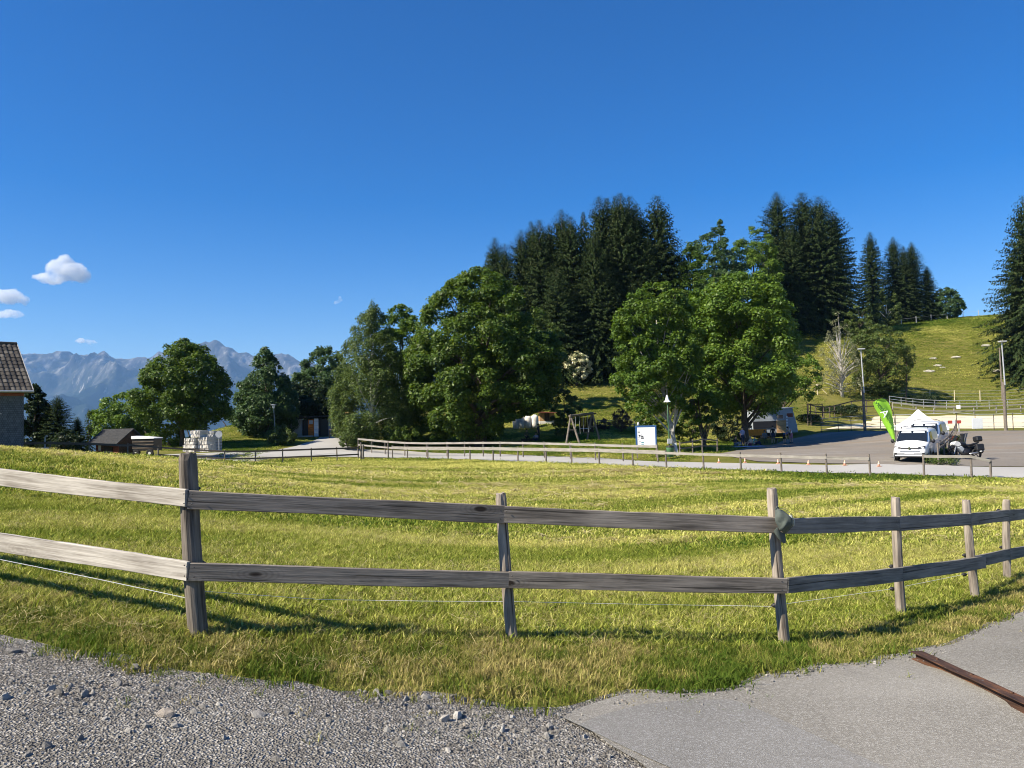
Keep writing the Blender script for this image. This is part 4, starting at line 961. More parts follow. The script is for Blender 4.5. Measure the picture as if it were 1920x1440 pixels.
# insulators on the posts and the thin electric wire
def insul(px, py, d):
    p = pix(px, py, d)
    o = MB().lathe([(.006, -.03), (.012, -.02), (.020, -.008), (.020, .008), (.012, .018), (.006, .03)], 10, (0, 0, 0), 'X').build('insulator', 'black_plastic', None, p, sm=True)
    bpy.context.view_layer.update(); mkfix(o, nf)
for a in ((368,916,5.31),(378,1056,5.31),(372,1150,5.3),(1453,1135,6.5),(1673,1104,7.74),(1672,1062,7.74),(1808,1077,8.55),(1809,1041,8.55),(1801,966,8.55),(1878,1026,9.65),(1872,957,9.65)): insul(*a)
def wire(label, P, r, mat='white_cloth'):
    a = Vector(P[0]); mb = MB(); mb.tube([Vector(p) - a for p in P], r, 5)
    o = mb.build('fence_wire', mat, None, a); setp(o, label, 'wire', 'electric fence wires'); return o
wire('white electric rope running low under the left pale rails', [pix(-200, 1010, 6.6), pix(10, 1051, 6.0), pix(180, 1085, 5.6), pix(372, 1126, 5.33)], .0024, 'light_grey')
wire('thin pale electric wire below the middle rails', [pix(374, 1108, 5.33), pix(600, 1124, 5.62), pix(790, 1127, 5.84), pix(964, 1128, 6.05), pix(1200, 1133, 6.3), pix(1452, 1137, 6.52)], .0016)
wire('thin pale electric wire below the right hand rails', [pix(1453, 1135, 6.52), pix(1673, 1104, 7.76), pix(1808, 1077, 8.58), pix(1874, 1050, 9.7)], .0018)

# ---- cap hung over the third post
g = pix(1461, 972, 6.28)
capr = empty('cap', g, 0, 'dark olive baseball cap hanging on the fence post with its peak down', 'cap')
bpy.context.view_layer.update()
def dome(rx, ry, rz, n=18, m=9, seed=3, amp=.05):
    rg = random.Random(seed); vs = []; fs = []
    for i in range(m + 1):
        th = math.pi / 2 * i / m
        for k in range(n):
            ph = 2 * math.pi * k / n; q = 1 + amp * math.sin(3 * ph + i * .8) + rg.uniform(-.012, .012)
            vs.append((rx * q * math.cos(th) * math.cos(ph), ry * q * math.cos(th) * math.sin(ph), rz * math.sin(th)))
    for i in range(m):
        for k in range(n): fs.append((i * n + k, i * n + (k + 1) % n, (i + 1) * n + (k + 1) % n, (i + 1) * n + k))
    return vs, fs
# local frame: X along the peak direction, Z out of the crown top
cv, cf = dome(.100, .084, .100, 22, 10, 3, .03)
cv = [(x * (1 - .10 * max(0, z / .1)) + .012 * math.sin(y * 60), y + .010 * math.sin(x * 55 + z * 30), z * (.80 + .22 * math.sin(x * 26 + 1.0) * math.cos(y * 24)) - .012 * math.exp(-((x - .02) ** 2 + (y + .02) ** 2) / .0012)) for x, y, z in cv]
cr = MB().add(cv, cf).build('crown', 'cap_cloth', capr, sm=True)
for k in range(5):
    a = math.pi * k / 5 + .3
    MB().tube([(.1 * math.cos(a) * math.cos(t_), .084 * math.sin(a) * math.cos(t_), .107 * math.sin(t_)) for t_ in [0, .4, .8, 1.2, 1.57]], .0018, 4).build('seam', 'cap_cloth', cr)
MB().lathe([(.0, .0), (.009, .0), (.007, .005), (.0, .006)], 10, (0, 0, .105)).build('button', 'cap_cloth', cr, sm=True)
vv = []; vf = []
for j in range(7):
    for i in range(13):
        a = -1.15 + 2.3 * i / 12; r0 = 1.0 + j / 6 * .78 * math.cos(a * .72) ** .7
        vv.append((.098 * math.cos(a) * (1 + (r0 - 1) * 1.15), .086 * math.sin(a) * (1 + (r0 - 1) * .10), -.004 - .030 * (math.sin(a) ** 2) * (j / 6) - .012 * j / 6))
nv_ = len(vv); vv += [(x, y, z - .004) for x, y, z in vv]
for j in range(6):
    for i in range(12):
        q = (j * 13 + i, j * 13 + i + 1, (j + 1) * 13 + i + 1, (j + 1) * 13 + i); vf.append(q); vf.append(tuple(nv_ + k for k in reversed(q)))
for i in range(12): vf.append((78 + i, 78 + i + 1, nv_ + 79 + i, nv_ + 78 + i)); vf.append((i + 1, i, nv_ + i, nv_ + i + 1))
for j in range(6): vf.append((j * 13, (j + 1) * 13, nv_ + (j + 1) * 13, nv_ + j * 13)); vf.append(((j + 1) * 13 + 12, j * 13 + 12, nv_ + j * 13 + 12, nv_ + (j + 1) * 13 + 12))
MB().add(vv, vf).build('peak', 'cap_cloth', capr, sm=True)
MB().blob((.02, .045, .068), (.048, .026, .030), 4, .1, 6, 9).build('front_panel', 'cap_pale', capr, sm=True)
MB().tube([(-.098, -.03, .004), (-.115, 0, .012), (-.098, .03, .004)], .006, 6).build('strap', 'cap_cloth', capr)
# hang it: peak points down, crown bulges towards the right and the camera
cx = Vector((.22, -.12, -.97)).normalized(); cz = Vector((.72, -.66, .24)); cz = (cz - cx * cz.dot(cx)).normalized(); cy = cz.cross(cx)
capr.matrix_world = Matrix.Translation(pix(1463, 976, 6.31)) @ Matrix((cx, cy, cz)).transposed().to_4x4()

# ---- rusty steel beam across the asphalt
ba = gpix(1719, 1241); bb_ = gpix(1921, 1338); bdir = (bb_ - ba).normalized(); bend = bb_ + bdir * 1.2
bm_root = empty('steel_beam', ba, 0, 'rusty steel beam lying across the asphalt at lower right', 'beam')
L = (bend - ba).length; h, w = .062, .085
sec = [(-w / 2, 0), (-w / 2, .007), (-.005, .012), (-.005, h - .010), (-w / 2, h - .006), (-w / 2, h), (w / 2, h), (w / 2, h - .006), (.005, h - .010), (.005, .012), (w / 2, .007), (w / 2, 0)]
v = []; fcs = []; ns = 14
for i in range(ns + 1):
    for (yy, zz) in sec: v.append((L * i / ns, yy, zz + .002 * math.sin(i * 1.7)))
for i in range(ns):
    for j in range(12): fcs.append((i * 12 + j, i * 12 + (j + 1) % 12, (i + 1) * 12 + (j + 1) % 12, (i + 1) * 12 + j))
fcs += [tuple(range(11, -1, -1)), tuple(ns * 12 + j for j in range(12))]
bo = MB().add(v, fcs).build('profile', 'rust', bm_root)
y_ = Vector((0, 0, 1)).cross(bdir).normalized(); z_ = bdir.cross(y_)
bm_root.matrix_world = Matrix.Translation(ba + Vector((0, 0, .018))) @ Matrix((bdir, y_, z_)).transposed().to_4x4()
for k in range(4):
    MB().lathe([(.011, 0), (.011, .006), (.006, .009)], 8).build('bolt', 'rust', bm_root, (.25 + .4 * k, .018, h))
# ================================================================== FENCES FARTHER AWAY
def mfence(name, label, P, rails, postr, postm, railm, group=None, square=False, railt=.03, top_caps=False):
    """P: list of (px, d, height[, lean]) ; rails: list of (i0, i1, frac0, frac1, board height)"""
    G = [ground(p[0], p[1]) for p in P]; root = empty(name, G[0], 0, label, 'fence', group)
    for k, (p, g) in enumerate(zip(P, G)):
        q = g - G[0]; h = p[2]; ln = p[3] if len(p) > 3 else math.sin(k * 12.9) * .04
        if square: MB().box(q + Vector((0, 0, h / 2 - .15)), (postr * 2, postr * 2, h + .3)).build('post', postm, root)
        else: MB().tube([q + Vector((0, 0, -.3)), q + Vector((ln * .5, 0, h * .5)), q + Vector((ln, 0, h))], [postr * 1.05, postr, postr * .92], 8).build('post', postm, root)
    for (i0, i1, f0, f1, bh) in rails:
        for i in range(i0, i1):
            a = G[i] - G[0] + Vector((0, 0, P[i][2] * (f0 + (f1 - f0) * (i - i0) / (i1 - i0)))); b_ = G[i + 1] - G[0] + Vector((0, 0, P[i + 1][2] * (f0 + (f1 - f0) * (i + 1 - i0) / (i1 - i0))))
            off = Vector((0, -(postr + railt / 2 + .003), 0)); dr = (b_ - a).normalized() * .004
            mb = MB(); x = (b_ - a).normalized(); yv = Vector((0, 0, 1)).cross(x).normalized()
            s_ = -1 if yv.y > 0 else 1
            offv = yv * s_ * (postr + railt / 2 + .003); Lr = (b_ - a).length - .008
            mb.box((Lr / 2, 0, 0), (Lr, railt, bh)); o = link('rail', mb.mesh('rail', railm), root)
            o.matrix_local = Matrix.Translation(a + offv + dr) @ Matrix((x, yv, x.cross(yv))).transposed().to_4x4()
    return root, G
# road fence (meadow side)
RF = [(728,66.5,1.5),(736,66,1.2),(764,65,1.15),(802,63.5,1.15),(840,62,1.15),(881,60.5,1.15),(924.5,59,1.15),(971,57.2,1.15),(1024,55,1.15),(1072,53,1.15),(1124,51,1.15),(1187,49,1.15),(1250,47.2,1.15),(1320,45.4,1.15),(1390,43.9,1.15),(1466,42.6,1.15),(1551,41.2,1.15),(1632,40.1,1.15)]
mfence('road_fence', 'long single-board fence on the meadow side of the road', RF, [(1, 12, .82, .86, .23), (12, 17, .84, .80, .15)], .055, 'fence_post', 'fence_pale')
mfence('road_fence', 'short end piece of road fence in front of the motorcycle', [(1733, 39.3, 1.15), (1822, 38.5, 1.15), (1858, 38.3, .9)], [(0, 2, .93, .98, .14)], .055, 'fence_post', 'fence_pale')
for k, (a, d_) in enumerate([(1187, 49), (1390, 43.9), (1632, 40.1), (1733, 39.3), (1822, 38.5)]): pass
# fence on the far side of the road
BF = [(672,72.2,1.3),(697,71.6,1.3),(722,70.8,1.3),(759,69.5,1.3),(800,68,1.3),(838,66.7,1.3),(871,65.5,1.3),(906,64.3,1.3),(938,63.2,1.3),(981,61.6,1.3),(1021,60.2,1.3),(1070,58.4,1.3),(1117,56.8,1.3),(1169,55.2,1.3),(1234,53.2,1.3)]
mfence('lawn_fence', 'two-rail pale fence on the far side of the road before the lawn', BF, [(0, 14, .92, .86, .17), (0, 6, .50, .50, .15)], .05, 'fence_post', 'fence_pale')
# dark fence at the left, from the bend to the house
LF = [(-60,50,1.15),(0,51,1.15),(94,53.5,1.2),(167,55,1.2),(239,56.5,1.2),(296,57.5,1.15),(365,58.5,1.15),(421,59,1.15),(479,59.8,1.15),(530,60.5,1.15),(584,61.2,1.15),(632,63,1.15),(672,65,1.15)]
mfence('meadow_fence', 'dark two-rail fence along the left road with weathered posts', LF, [(0, 4, .86, .86, .16), (4, 12, .90, .90, .13), (5, 12, .42, .42, .12)], .055, 'fence_post', 'fence_brown')
mfence('gate_posts', 'pair of thick posts at the corner where the fences meet', [(677, 65, 1.5), (681, 64.6, 1.3)], [], .075, 'fence_post', 'fence_post')
# knoll fence with leaning posts
for k, (px, py, tx, ty, d_) in enumerate([(287,831,272,803,80),(306,828,295,805,82),(357,818,349,797,86),(426,806,418,795,92),(458,824,447,791,86)]):
    b0 = ground(px, d_); t0 = b0 + Vector(((tx - px) * d_ / F, 0, (py - ty) * d_ / F))
    o = MB().tube([(0, 0, -.2), (t0 - b0) * .5, t0 - b0], [.07, .065, .06], 7).build('leaning_post', 'fence_brown', None, b0)
    setp(o, ['dark leaning fence post just right of the brown hut', 'dark leaning fence post between the hut and the round maple', 'dark leaning fence post right behind the maple trunk', 'short dark fence post on the crest of the knoll', 'dark leaning fence post right of the round road sign'][k], 'post')
# hill foot fence: slim pale posts with wire
HP = [(1505,106,1.7),(1574,110,2.2),(1615,111,1.7)] + [(a, 112, 1.7) for a in (1656, 1744, 1790, 1838, 1885, 1950)]
root, G = mfence('pasture_fence', 'slim pale posts with wires at the foot of the hill', HP, [], .07, 'new_post', 'new_post')
for f_ in (.45, .72, .95):
    MB().tube([g - G[0] + Vector((0, 0, p[2] * f_)) for g, p in zip(G, HP)], .012, 4).build('wire', 'galvanised', root)
b0 = ground(1533, 107)
tr_ = empty('braced_post', b0, 0, 'pale corner post with two slanting braces on the hill foot', 'post')
k_ = 107 / F
MB().tube([(0, 0, -.3), (0, 0, 1.55)], .08, 8).build('post', 'new_post', tr_)
MB().tube([(-.75, -.1, -.1), (-.03, 0, 1.5)], .055, 7).build('brace', 'new_post', tr_); MB().tube([(1.25, -.1, .1), (.03, 0, 1.5)], .055, 7).build('brace', 'new_post', tr_)
# ridge fence
root, G = mfence('ridge_fence', 'row of thin posts with wire along the skyline ridge', [(1690,163,1.5),(1718,165,1.5),(1746,167,1.6),(1776,168,1.5),(1806,169,1.5),(1835,169.5,1.5)], [], .07, 'galvanised', 'galvanised')
MB().tube([g - G[0] + Vector((0, 0, 1.2)) for g in G], .014, 4).build('wire', 'galvanised', root)
# arena: wooden rails at the back, metal rails at the front
AB = [(a, 104.5, 1.05) for a in (1674, 1718, 1751, 1789, 1826, 1868, 1914, 1960, 2010)]
mfence('arena_fence', 'pale wooden rail fence behind the sand arena', AB, [(0, 8, .90, .90, .15), (0, 8, .36, .36, .15)], .08, 'fence_pale', 'fence_pale')
AB2 = [(a, 107.5, 1.25) for a in (1668, 1690, 1712, 1732, 1753, 1775, 1800, 1832, 1855, 1890, 1930, 1980)]
mfence('metal_railing', 'light grey metal rails running above the wooden arena fence', AB2, [(0, 11, .97, .97, .06), (0, 11, .66, .66, .05), (0, 11, .36, .36, .06)], .035, 'galvanised', 'galvanised', railt=.04)
AF = [(1540,80,1.5),(1572,79,1.5),(1596,78,1.5),(1651,76,1.5),(1679,75,1.5),(1716,74.5,1.5),(1794,73,1.65),(1829,72.5,1.5),(1864,72,1.5),(1900,71.5,1.6),(1945,71,1.5),(2000,70.5,1.5)]
mfence('arena_railing', 'rusty metal rail fence in front of the sand arena', AF, [(0, 11, .98, .98, .045), (0, 11, .72, .72, .04), (0, 11, .47, .47, .04), (0, 11, .22, .22, .04)], .035, 'fence_brown', 'galvanised', railt=.03)
# sign boards on the arena fences
g = ground(1796, 104.2); o = MB().box((0, 0, 0), (.55, .03, .5)).build('notice_board', 'white_panel', None, g + Vector((0, -.22, 1.0)), bevel=.008); setp(o, 'small white notice hung on the wooden rails behind the arena', 'sign')
g = ground(1832, 71.8); o = MB().box((0, 0, 0), (.98, .04, .98)).build('notice_board', 'white_panel', None, g + Vector((0, -.12, .62)), bevel=.008); setp(o, 'large faded white board leaning on the arena railing', 'sign')
# dark railing that climbs along the ditch left of the arena
DR = [(1516,92,1.9),(1530,93,1.6),(1545,94,1.5),(1556,95,1.5),(1565,96,1.5),(1577,97,1.6),(1597,98.5,1.7),(1625,100,1.7),(1648,101,1.7)]
mfence('dark_railing', 'dark wooden railing climbing along the ditch by the arena corner', DR, [(0, 8, .95, .95, .14), (0, 8, .5, .5, .14)], .07, 'fence_brown', 'fence_brown')
mfence('dark_gate', 'dark frame gate right of the trailer', [(1515,87,2.5),(1521,87,2.5),(1543,87,2.5)], [(0, 2, .97, .97, .08), (0, 2, .5, .5, .08), (0, 2, .2, .2, .08)], .06, 'fence_brown', 'fence_brown')
# little railing between the two halves of the car park
PR = [(1760,43,1.25),(1771,46.5,1.2),(1777,50,1.2),(1782,53.5,1.2),(1786,57.5,1.2),(1790,62,1.2),(1793,67,1.3)]
mfence('car_park_railing', 'weathered railing with leaning posts beside the vans', PR, [(0, 6, .96, .96, .10), (0, 6, .78, .78, .08)], .055, 'fence_post', 'fence_post')
# low fence by the young trees
mfence('low_fence', 'low wooden fence piece beside the young trees', [(1275,57.5,1.0),(1299,58.5,1.1),(1317,59.5,1.3),(1345,61,1.1)], [(0, 3, .85, .85, .09), (0, 3, .45, .45, .08)], .055, 'fence_post', 'fence_post')
mfence('garden_fence', 'pale wooden fence behind the swing at the slope foot', [(1120,87,1.0),(1155,87,1.0),(1190,87,1.0),(1225,87,1.0)], [(0, 3, .9, .9, .10), (0, 3, .4, .4, .10)], .05, 'fence_pale', 'fence_pale')
mfence('steps_railing', 'dark railing of the path beside the shed', [(618,86,1.1),(632,85.6,1.1),(646,85,1.1),(660,84.5,1.1)], [(0, 3, .93, .93, .12), (0, 3, .5, .5, .10)], .06, 'fence_brown', 'fence_brown')
# ================================================================== BUILDINGS
# ---- shingled house at the left edge
hc = pix(62, 733, 50.); th = rad(45.)
ev = Vector((-math.cos(th), -math.sin(th), 0)); dv = Vector((-math.sin(th), math.cos(th), 0))       # along the eave to the left, into the house
base_z = -.45
hroot = empty('shingled_house', (hc.x, hc.y, base_z), 0, 'house with grey shingled wall and dark tiled roof at the left edge', 'house')
O = Vector((0, 0, hc.z - base_z)); LEN, DEP, RISE = 6.95, 8.6, 3.4
def hp(u, v, z): return ev * u + dv * v + Vector((0, 0, z))
eave = O.z
wu0, wv0 = .42, .45
# walls
R3 = Matrix((-ev, dv, Vector((0, 0, 1)))).transposed()
mb = MB(); wl = LEN - .8; wd = DEP - .9
pts_ = [(0, 0), (wl, 0)]
def wallbox(name, u0, u1, v0, v1, z0, z1, mat):
    o = MB().box((0, 0, 0), (u1 - u0, v1 - v0, z1 - z0)).build(name, mat, hroot)
    o.matrix_local = Matrix.Translation(hp((u0 + u1) / 2, (v0 + v1) / 2, (z0 + z1) / 2)) @ R3.to_4x4(); return o
# front wall built around the window opening
wz0, wz1, wa, wb = eave - 1.42, eave - .38, 1.72, 3.0
b = MATS['wall_shingle']
def shingle_wall(u0, u1, z0, z1):
    mb = MB(); P = [(0, z0), (0, z1), (0, z0)]
    o = MB().box((0, 0, 0), (u1 - u0, z1 - z0, .24)).build('wall', 'wall_shingle', hroot)
    Rw = Matrix((-ev, Vector((0, 0, 1)), -dv)).transposed()
    o.matrix_local = Matrix.Translation(hp((u0 + u1) / 2, wv0 + .12, (z0 + z1) / 2)) @ Rw.to_4x4()
shingle_wall(wu0, wa, 0, eave - .30); shingle_wall(wb, LEN - .4, 0, eave - .30); shingle_wall(wa, wb, 0, wz0); shingle_wall(wa, wb, wz1, eave - .30)
wallbox('fascia', wu0 - .02, LEN - .4, wv0 - .06, wv0 + .2, eave - .298, eave - .02, 'red_wood')
# gable and back walls
for u in (wu0, LEN - .64):
    poly = [hp(u, wv0 + .245, 0), hp(u, DEP - .45, 0), hp(u, DEP - .45, eave - .1), hp(u, DEP / 2, eave + RISE - .42), hp(u, wv0 + .245, eave - .1)]
    MB().prism(poly, (0, 0, 0), ev * .24).build('gable_wall', 'wall_shingle', hroot)
wallbox('back_wall', wu0 + .25, LEN - .65, DEP - .69, DEP - .45, 0, eave - .12, 'wall_shingle')
# window
wr = wallbox('window', wa, wb, wv0 + .16, wv0 + .20, wz0, wz1, 'glass_dark'); 
for (u0, u1, z0, z1) in ((wa, wa + .1, wz0, wz1), (wb - .1, wb, wz0, wz1), (wa + .1, wb - .1, wz1 - .1, wz1), (wa + .1, wb - .1, wz0, wz0 + .1), ((wa + wb) / 2 - .04, (wa + wb) / 2 + .04, wz0 + .1, wz1 - .1)):
    o = wallbox('window_frame', u0, u1, wv0 + .05, wv0 + .155, z0, z1, 'red_wood')
wallbox('window_sill', wa - .06, wb + .06, wv0 - .05, wv0 + .10, wz0 - .06, wz0 - .002, 'light_grey')
# roof: deck, verge board, gutter, tiles
slope = math.atan2(RISE, DEP / 2); SL = math.hypot(RISE, DEP / 2)
sv = (dv * math.cos(slope) + Vector((0, 0, math.sin(slope)))); sn = (dv * -math.sin(slope) + Vector((0, 0, math.cos(slope))))
rf_root = MB().prism([hp(0, 0, eave), hp(0, DEP / 2, eave + RISE), hp(0, DEP / 2, eave + RISE - .16), hp(0, .1, eave - .14)], (0, 0, 0), ev * LEN).build('roof', 'roof_felt', hroot)
MB().prism([hp(0, DEP, eave), hp(0, DEP / 2, eave + RISE - .002), hp(0, DEP / 2, eave + RISE - .162), hp(0, DEP - .1, eave - .14)], (0, 0, 0), ev * LEN).build('back_slope', 'roof_felt', hroot)
MB().prism([hp(-.035, -.03, eave - .10), hp(-.035, -.03, eave + .10), hp(-.035, DEP / 2, eave + RISE + .13), hp(-.035, DEP / 2, eave + RISE - .10)], (0, 0, 0), ev * .03).build('verge_board', 'galvanised', rf_root)
MB().tube([hp(-.02, -.09, eave - .04), hp(LEN, -.09, eave - .04)], .07, 8).build('gutter', 'galvanised', hroot)
rows_, tw, thh = 13, .30, SL / 13
tmb = MB()
prf = [(0, .012), (.07, .030), (.14, .052), (.20, .052), (.26, .020), (.30, .012)]
n_ = len(prf)
tmb.add([(x, 0, z + .030) for x, z in prf] + [(x, thh * 1.12, z + .002) for x, z in prf] + [(x, 0, z) for x, z in prf], [(i, i + 1, n_ + i + 1, n_ + i) for i in range(n_ - 1)] + [(2 * n_ + i, 2 * n_ + i + 1, i + 1, i) for i in range(n_ - 1)])
tme = tmb.mesh('tile', 'roof_tile', False)
Rt = Matrix((-ev, sv, sn)).transposed().to_4x4(); rg = random.Random(5)
for r in range(rows_):
    for c in range(23):
        o = link('tile', tme, rf_root)
        o.matrix_local = Matrix.Translation(hp(tw * (c + 1) + .01, 0, eave) + sv * (r * thh - .02) + sn * (.012 + rg.uniform(0, .012))) @ Rt @ Matrix.Rotation(rg.uniform(-.02, .02), 4, 'Z')
MB().tube([hp(0, DEP / 2, eave + RISE + .06), hp(LEN, DEP / 2, eave + RISE + .06)], .11, 8).build('ridge_cap', 'roof_tile', rf_root)
# ---- water pipe and white trough by the fence
g = ground(84, 54); g.z = pix(84, 845, 54).z
st = empty('water_pipe', g, 0, 'bent white standpipe over a white basin behind the meadow crest', 'standpipe')
MB().tube([(0, 0, -.6), (0, 0, .75), (.02, 0, .93), (.10, 0, 1.02), (.2, 0, 1.0)], .055, 8).build('pipe', 'light_grey', st, sm=True)
MB().lathe([(.30, -.6), (.36, .05), (.40, .12), (.40, .2), (.34, .21), (.30, .1)], 18, (-.12, -.1, 0)).build('basin', 'white_panel', st, sm=True)

# ---- brown hut with a gabled roof
g = ground(222, 63); g.z = pix(222, 858, 63).z; kk = 63 / F
hut = empty('brown_hut', g, rad(-22), 'small brown timber hut with a dark gabled roof', 'hut')
hw, hd_, hz = 1.25, 1.05, 1.42
def hutwall(name, c, sz, m): return MB().box(c, sz).build(name, m, hut)
mbw = 0
for k in range(8): 
    MB().box((-hw + .16 + k * .31, -hd_, hz / 2), (.30, .06, hz)).build('board', 'red_wood' if k in (0, 1, 5, 6, 7) else 'barn_wood', hut)
hutwall('side_wall', (hw, 0, hz / 2), (.06, 2 * hd_ - .07, hz), 'barn_wood'); hutwall('side_wall', (-hw, 0, hz / 2), (.06, 2 * hd_ - .07, hz), 'red_wood'); hutwall('back_wall', (0, hd_, hz / 2), (2 * hw, .06, hz), 'barn_wood')
MB().prism([Vector((hw + .012, -hd_ - .05, hz)), Vector((hw + .012, hd_ + .05, hz)), Vector((hw + .012, 0, hz + .85))], (0, 0, 0), (-.06, 0, 0)).build('gable', 'barn_wood', hut)
MB().prism([Vector((-hw + .04, -hd_ - .05, hz)), Vector((-hw + .04, hd_ + .05, hz)), Vector((-hw + .04, 0, hz + .85))], (0, 0, 0), (-.06, 0, 0)).build('gable', 'barn_wood', hut)
for sg in (-1, 1):
    MB().prism([Vector((0, sg * .0, hz + .93)), Vector((0, sg * (hd_ + .55), hz - .22)), Vector((0, sg * (hd_ + .55), hz - .30)), Vector((0, 0, hz + .84))], (-hw - .45, 0, 0), (hw + .45, 0, 0)).build('roof', 'roof_felt', hut)
MB().box((-.78, -hd_ - .05, .85), (.26, .05, .42)).build('window', 'white_panel', hut)
MB().box((.2, -hd_ - .06, .45), (.9, .05, .9)).build('door', 'black_plastic', hut)
# ---- cart beside it
g2 = ground(276, 62); g2.z = pix(276, 857, 62).z
cart = empty('farm_wagon', g2, rad(-8), 'dark box wagon with a white covered top beside the hut', 'wagon')
MB().box((0, 0, 1.0), (1.9, 1.1, .95)).build('body', 'black_plastic', cart, bevel=.02)
MB().prism([Vector((-.98, -.62, 1.48)), Vector((.98, -.62, 1.48)), Vector((.98, -.62, 1.55)), Vector((-.98, -.62, 1.72))], (0, 0, 0), (0, 1.25, 0)).build('cover', 'white_panel', cart)
for z in (.75, 1.0, 1.25): MB().box((0, -.57, z), (1.86, .03, .09)).build('slat', 'fence_brown', cart)
for sx in (-.6, .6):
    w_ = MB().lathe([(.12, -.06), (.28, -.07), (.32, -.04), (.32, .04), (.28, .07), (.12, .06)], 14, (0, 0, 0), 'Y').build('wheel', 'rubber', cart, (sx, -.55, .32))
    MB().lathe([(.02, -.075), (.12, -.065), (.12, .065)], 10, (0, 0, 0), 'Y').build('hub', 'light_grey', w_)
# clutter of planters before the hut
g3 = ground(222, 59.5); g3.z = pix(222, 862, 59.5).z
for k, (dx, w_, h_, m, lb) in enumerate([(-.35, .55, .42, 'white_panel', 'small white box at the foot of the hut'), (.45, .6, .55, 'stone_grey', 'grey planter tub in front of the hut door'), (1.1, .5, .6, 'black_plastic', 'black tub right of the hut door')]):
    o = MB().prism([Vector((-w_ / 2, -.25, 0)), Vector((w_ / 2, -.25, 0)), Vector((w_ / 2 + .05, -.28, h_)), Vector((-w_ / 2 - .05, -.28, h_))], (0, 0, 0), (0, .5, 0)).build('planter', m, None, g3 + Vector((dx, 0, -.1)), bevel=.01); setp(o, lb, 'tub')
# ---- stacked stone blocks
g4 = ground(378, 68); g4.z = pix(378, 848, 68).z; rz_ = rad(-14)
def block(label, px, y0, y1, w, seed, mat='stone_pale', dep=1.1, d_=64., dz=0.):
    k = d_ / F; c = ground(px, d_); z0 = pix(px, y1, d_).z; h = (y1 - y0) * k; rgb = random.Random(seed)
    root = empty('stone_block', (c.x, c.y, z0), rz_ + rgb.uniform(-.05, .05), label, 'stone block', 'stacked stone blocks')
    nl = max(2, int(h / .24)); zz = 0
    for i in range(nl):
        hh = h / nl; ww = w * rgb.uniform(.92, 1.0)
        mb = MB(); n = 8; vs = []; 
        for j in range(n + 1):
            x = -ww / 2 + ww * j / n
            vs += [(x, -dep / 2 + rgb.uniform(-.06, .05), zz + .012 + rgb.uniform(0, .02)), (x, -dep / 2 + rgb.uniform(-.06, .05), zz + hh - rgb.uniform(0, .02)), (x, dep / 2, zz + hh - rgb.uniform(0, .02)), (x, dep / 2, zz + .012)]
        fs = []
        for j in range(n):
            for q in range(4): fs.append((j * 4 + q, j * 4 + (q + 1) % 4, (j + 1) * 4 + (q + 1) % 4, (j + 1) * 4 + q))
        fs += [(3, 2, 1, 0), tuple(n * 4 + q for q in range(4))]
        mb.add(vs, fs).build('slab', mat, root); zz += hh
    return root
block('lower left block of the pale stone stack below the maple', 362, 834, 847, 1.15, 1); block('lower right block of the pale stone stack', 388, 834, 847, .95, 2)
block('middle left block of the pale stone stack', 363, 821, 833.6, 1.0, 3); block('middle right block of the pale stone stack', 388, 819, 833.6, .9, 4)
block('topmost pale block of the stone stack', 374, 807, 820.5, .85, 5)
block('dark back block at the right of the stone stack', 402, 808, 847, .7, 6, 'stone_grey', 1.2, 65.8)
# round sign on a post
g = ground(411, 62.5); g.z = pix(411, 838, 62.5).z
rs = empty('road_sign', g, rad(8), 'round grey-backed sign on a thin post beside the stone blocks', 'sign')
MB().tube([(0, 0, -.4), (0, 0, 1.25)], .03, 7).build('post', 'galvanised', rs); MB().lathe([(.0, 0), (.27, 0), (.27, .025), (0, .025)], 20, (0, -.06, 1.02), 'Y').build('disc', 'galvanised', rs)

# ---- long shed with the orange door
g = ground(572, 88); zb = pix(572, 819, 88).z; k = 88 / F
shed = empty('shed', (g.x, g.y, zb), rad(3), 'low flat-roofed shed with an orange door and dark openings', 'shed')
def sx(px): return (px - 572) * k
H_ = 2.05
def spart(name, x0, x1, z0, z1, y, th_, m, par=None): return MB().box(((sx(x0) + sx(x1)) / 2, y, (z0 + z1) / 2), (sx(x1) - sx(x0), th_, z1 - z0)).build(name, m, par or shed)
spart('front_panel', 548, 566, 0, H_, 0, .08, 'concrete'); spart('corner_post', 546, 548, 0, H_ + .1, -.04, .14, 'light_grey'); spart('post', 566, 567, 0, H_, -.03, .14, 'grey_panel')
spart('opening_shade', 567, 577, .05, H_ - .08, .35, .05, 'black_plastic')  # black sheet that paints in the shade inside the open bay
dr = spart('door', 578, 588.5, .02, H_ - .1, -.06, .06, 'orange_wood'); spart('door_pane', 580, 587, H_ - .62, H_ - .18, -.10, .03, 'light_grey', dr)
spart('white_panel', 589, 597, 0, H_, 0, .08, 'white_panel')
for z in (.35, .8, 1.25, 1.7): spart('panel_joint', 589.4, 596.6, z, z + .02, -.045, .012, 'light_grey')
spart('opening_shade', 597, 616, .05, H_ - .05, .55, .05, 'black_plastic'); spart('post', 616, 617.5, 0, H_ + .05, 0, .14, 'grey_panel')  # wider bay, its inner shade likewise a black sheet
spart('side_wall', 520, 546, 0, H_ - .15, .25, .1, 'grey_panel'); spart('back_wall', 520, 618, 0, H_ - .1, 3.6, .1, 'grey_panel')
MB().box((sx(617), 1.9, H_ / 2), (.08, 3.3, H_)).build('side_wall', 'grey_panel', shed); MB().box((sx(521), 1.9, H_ / 2 - .1), (.08, 3.3, H_ - .2)).build('side_wall', 'grey_panel', shed)
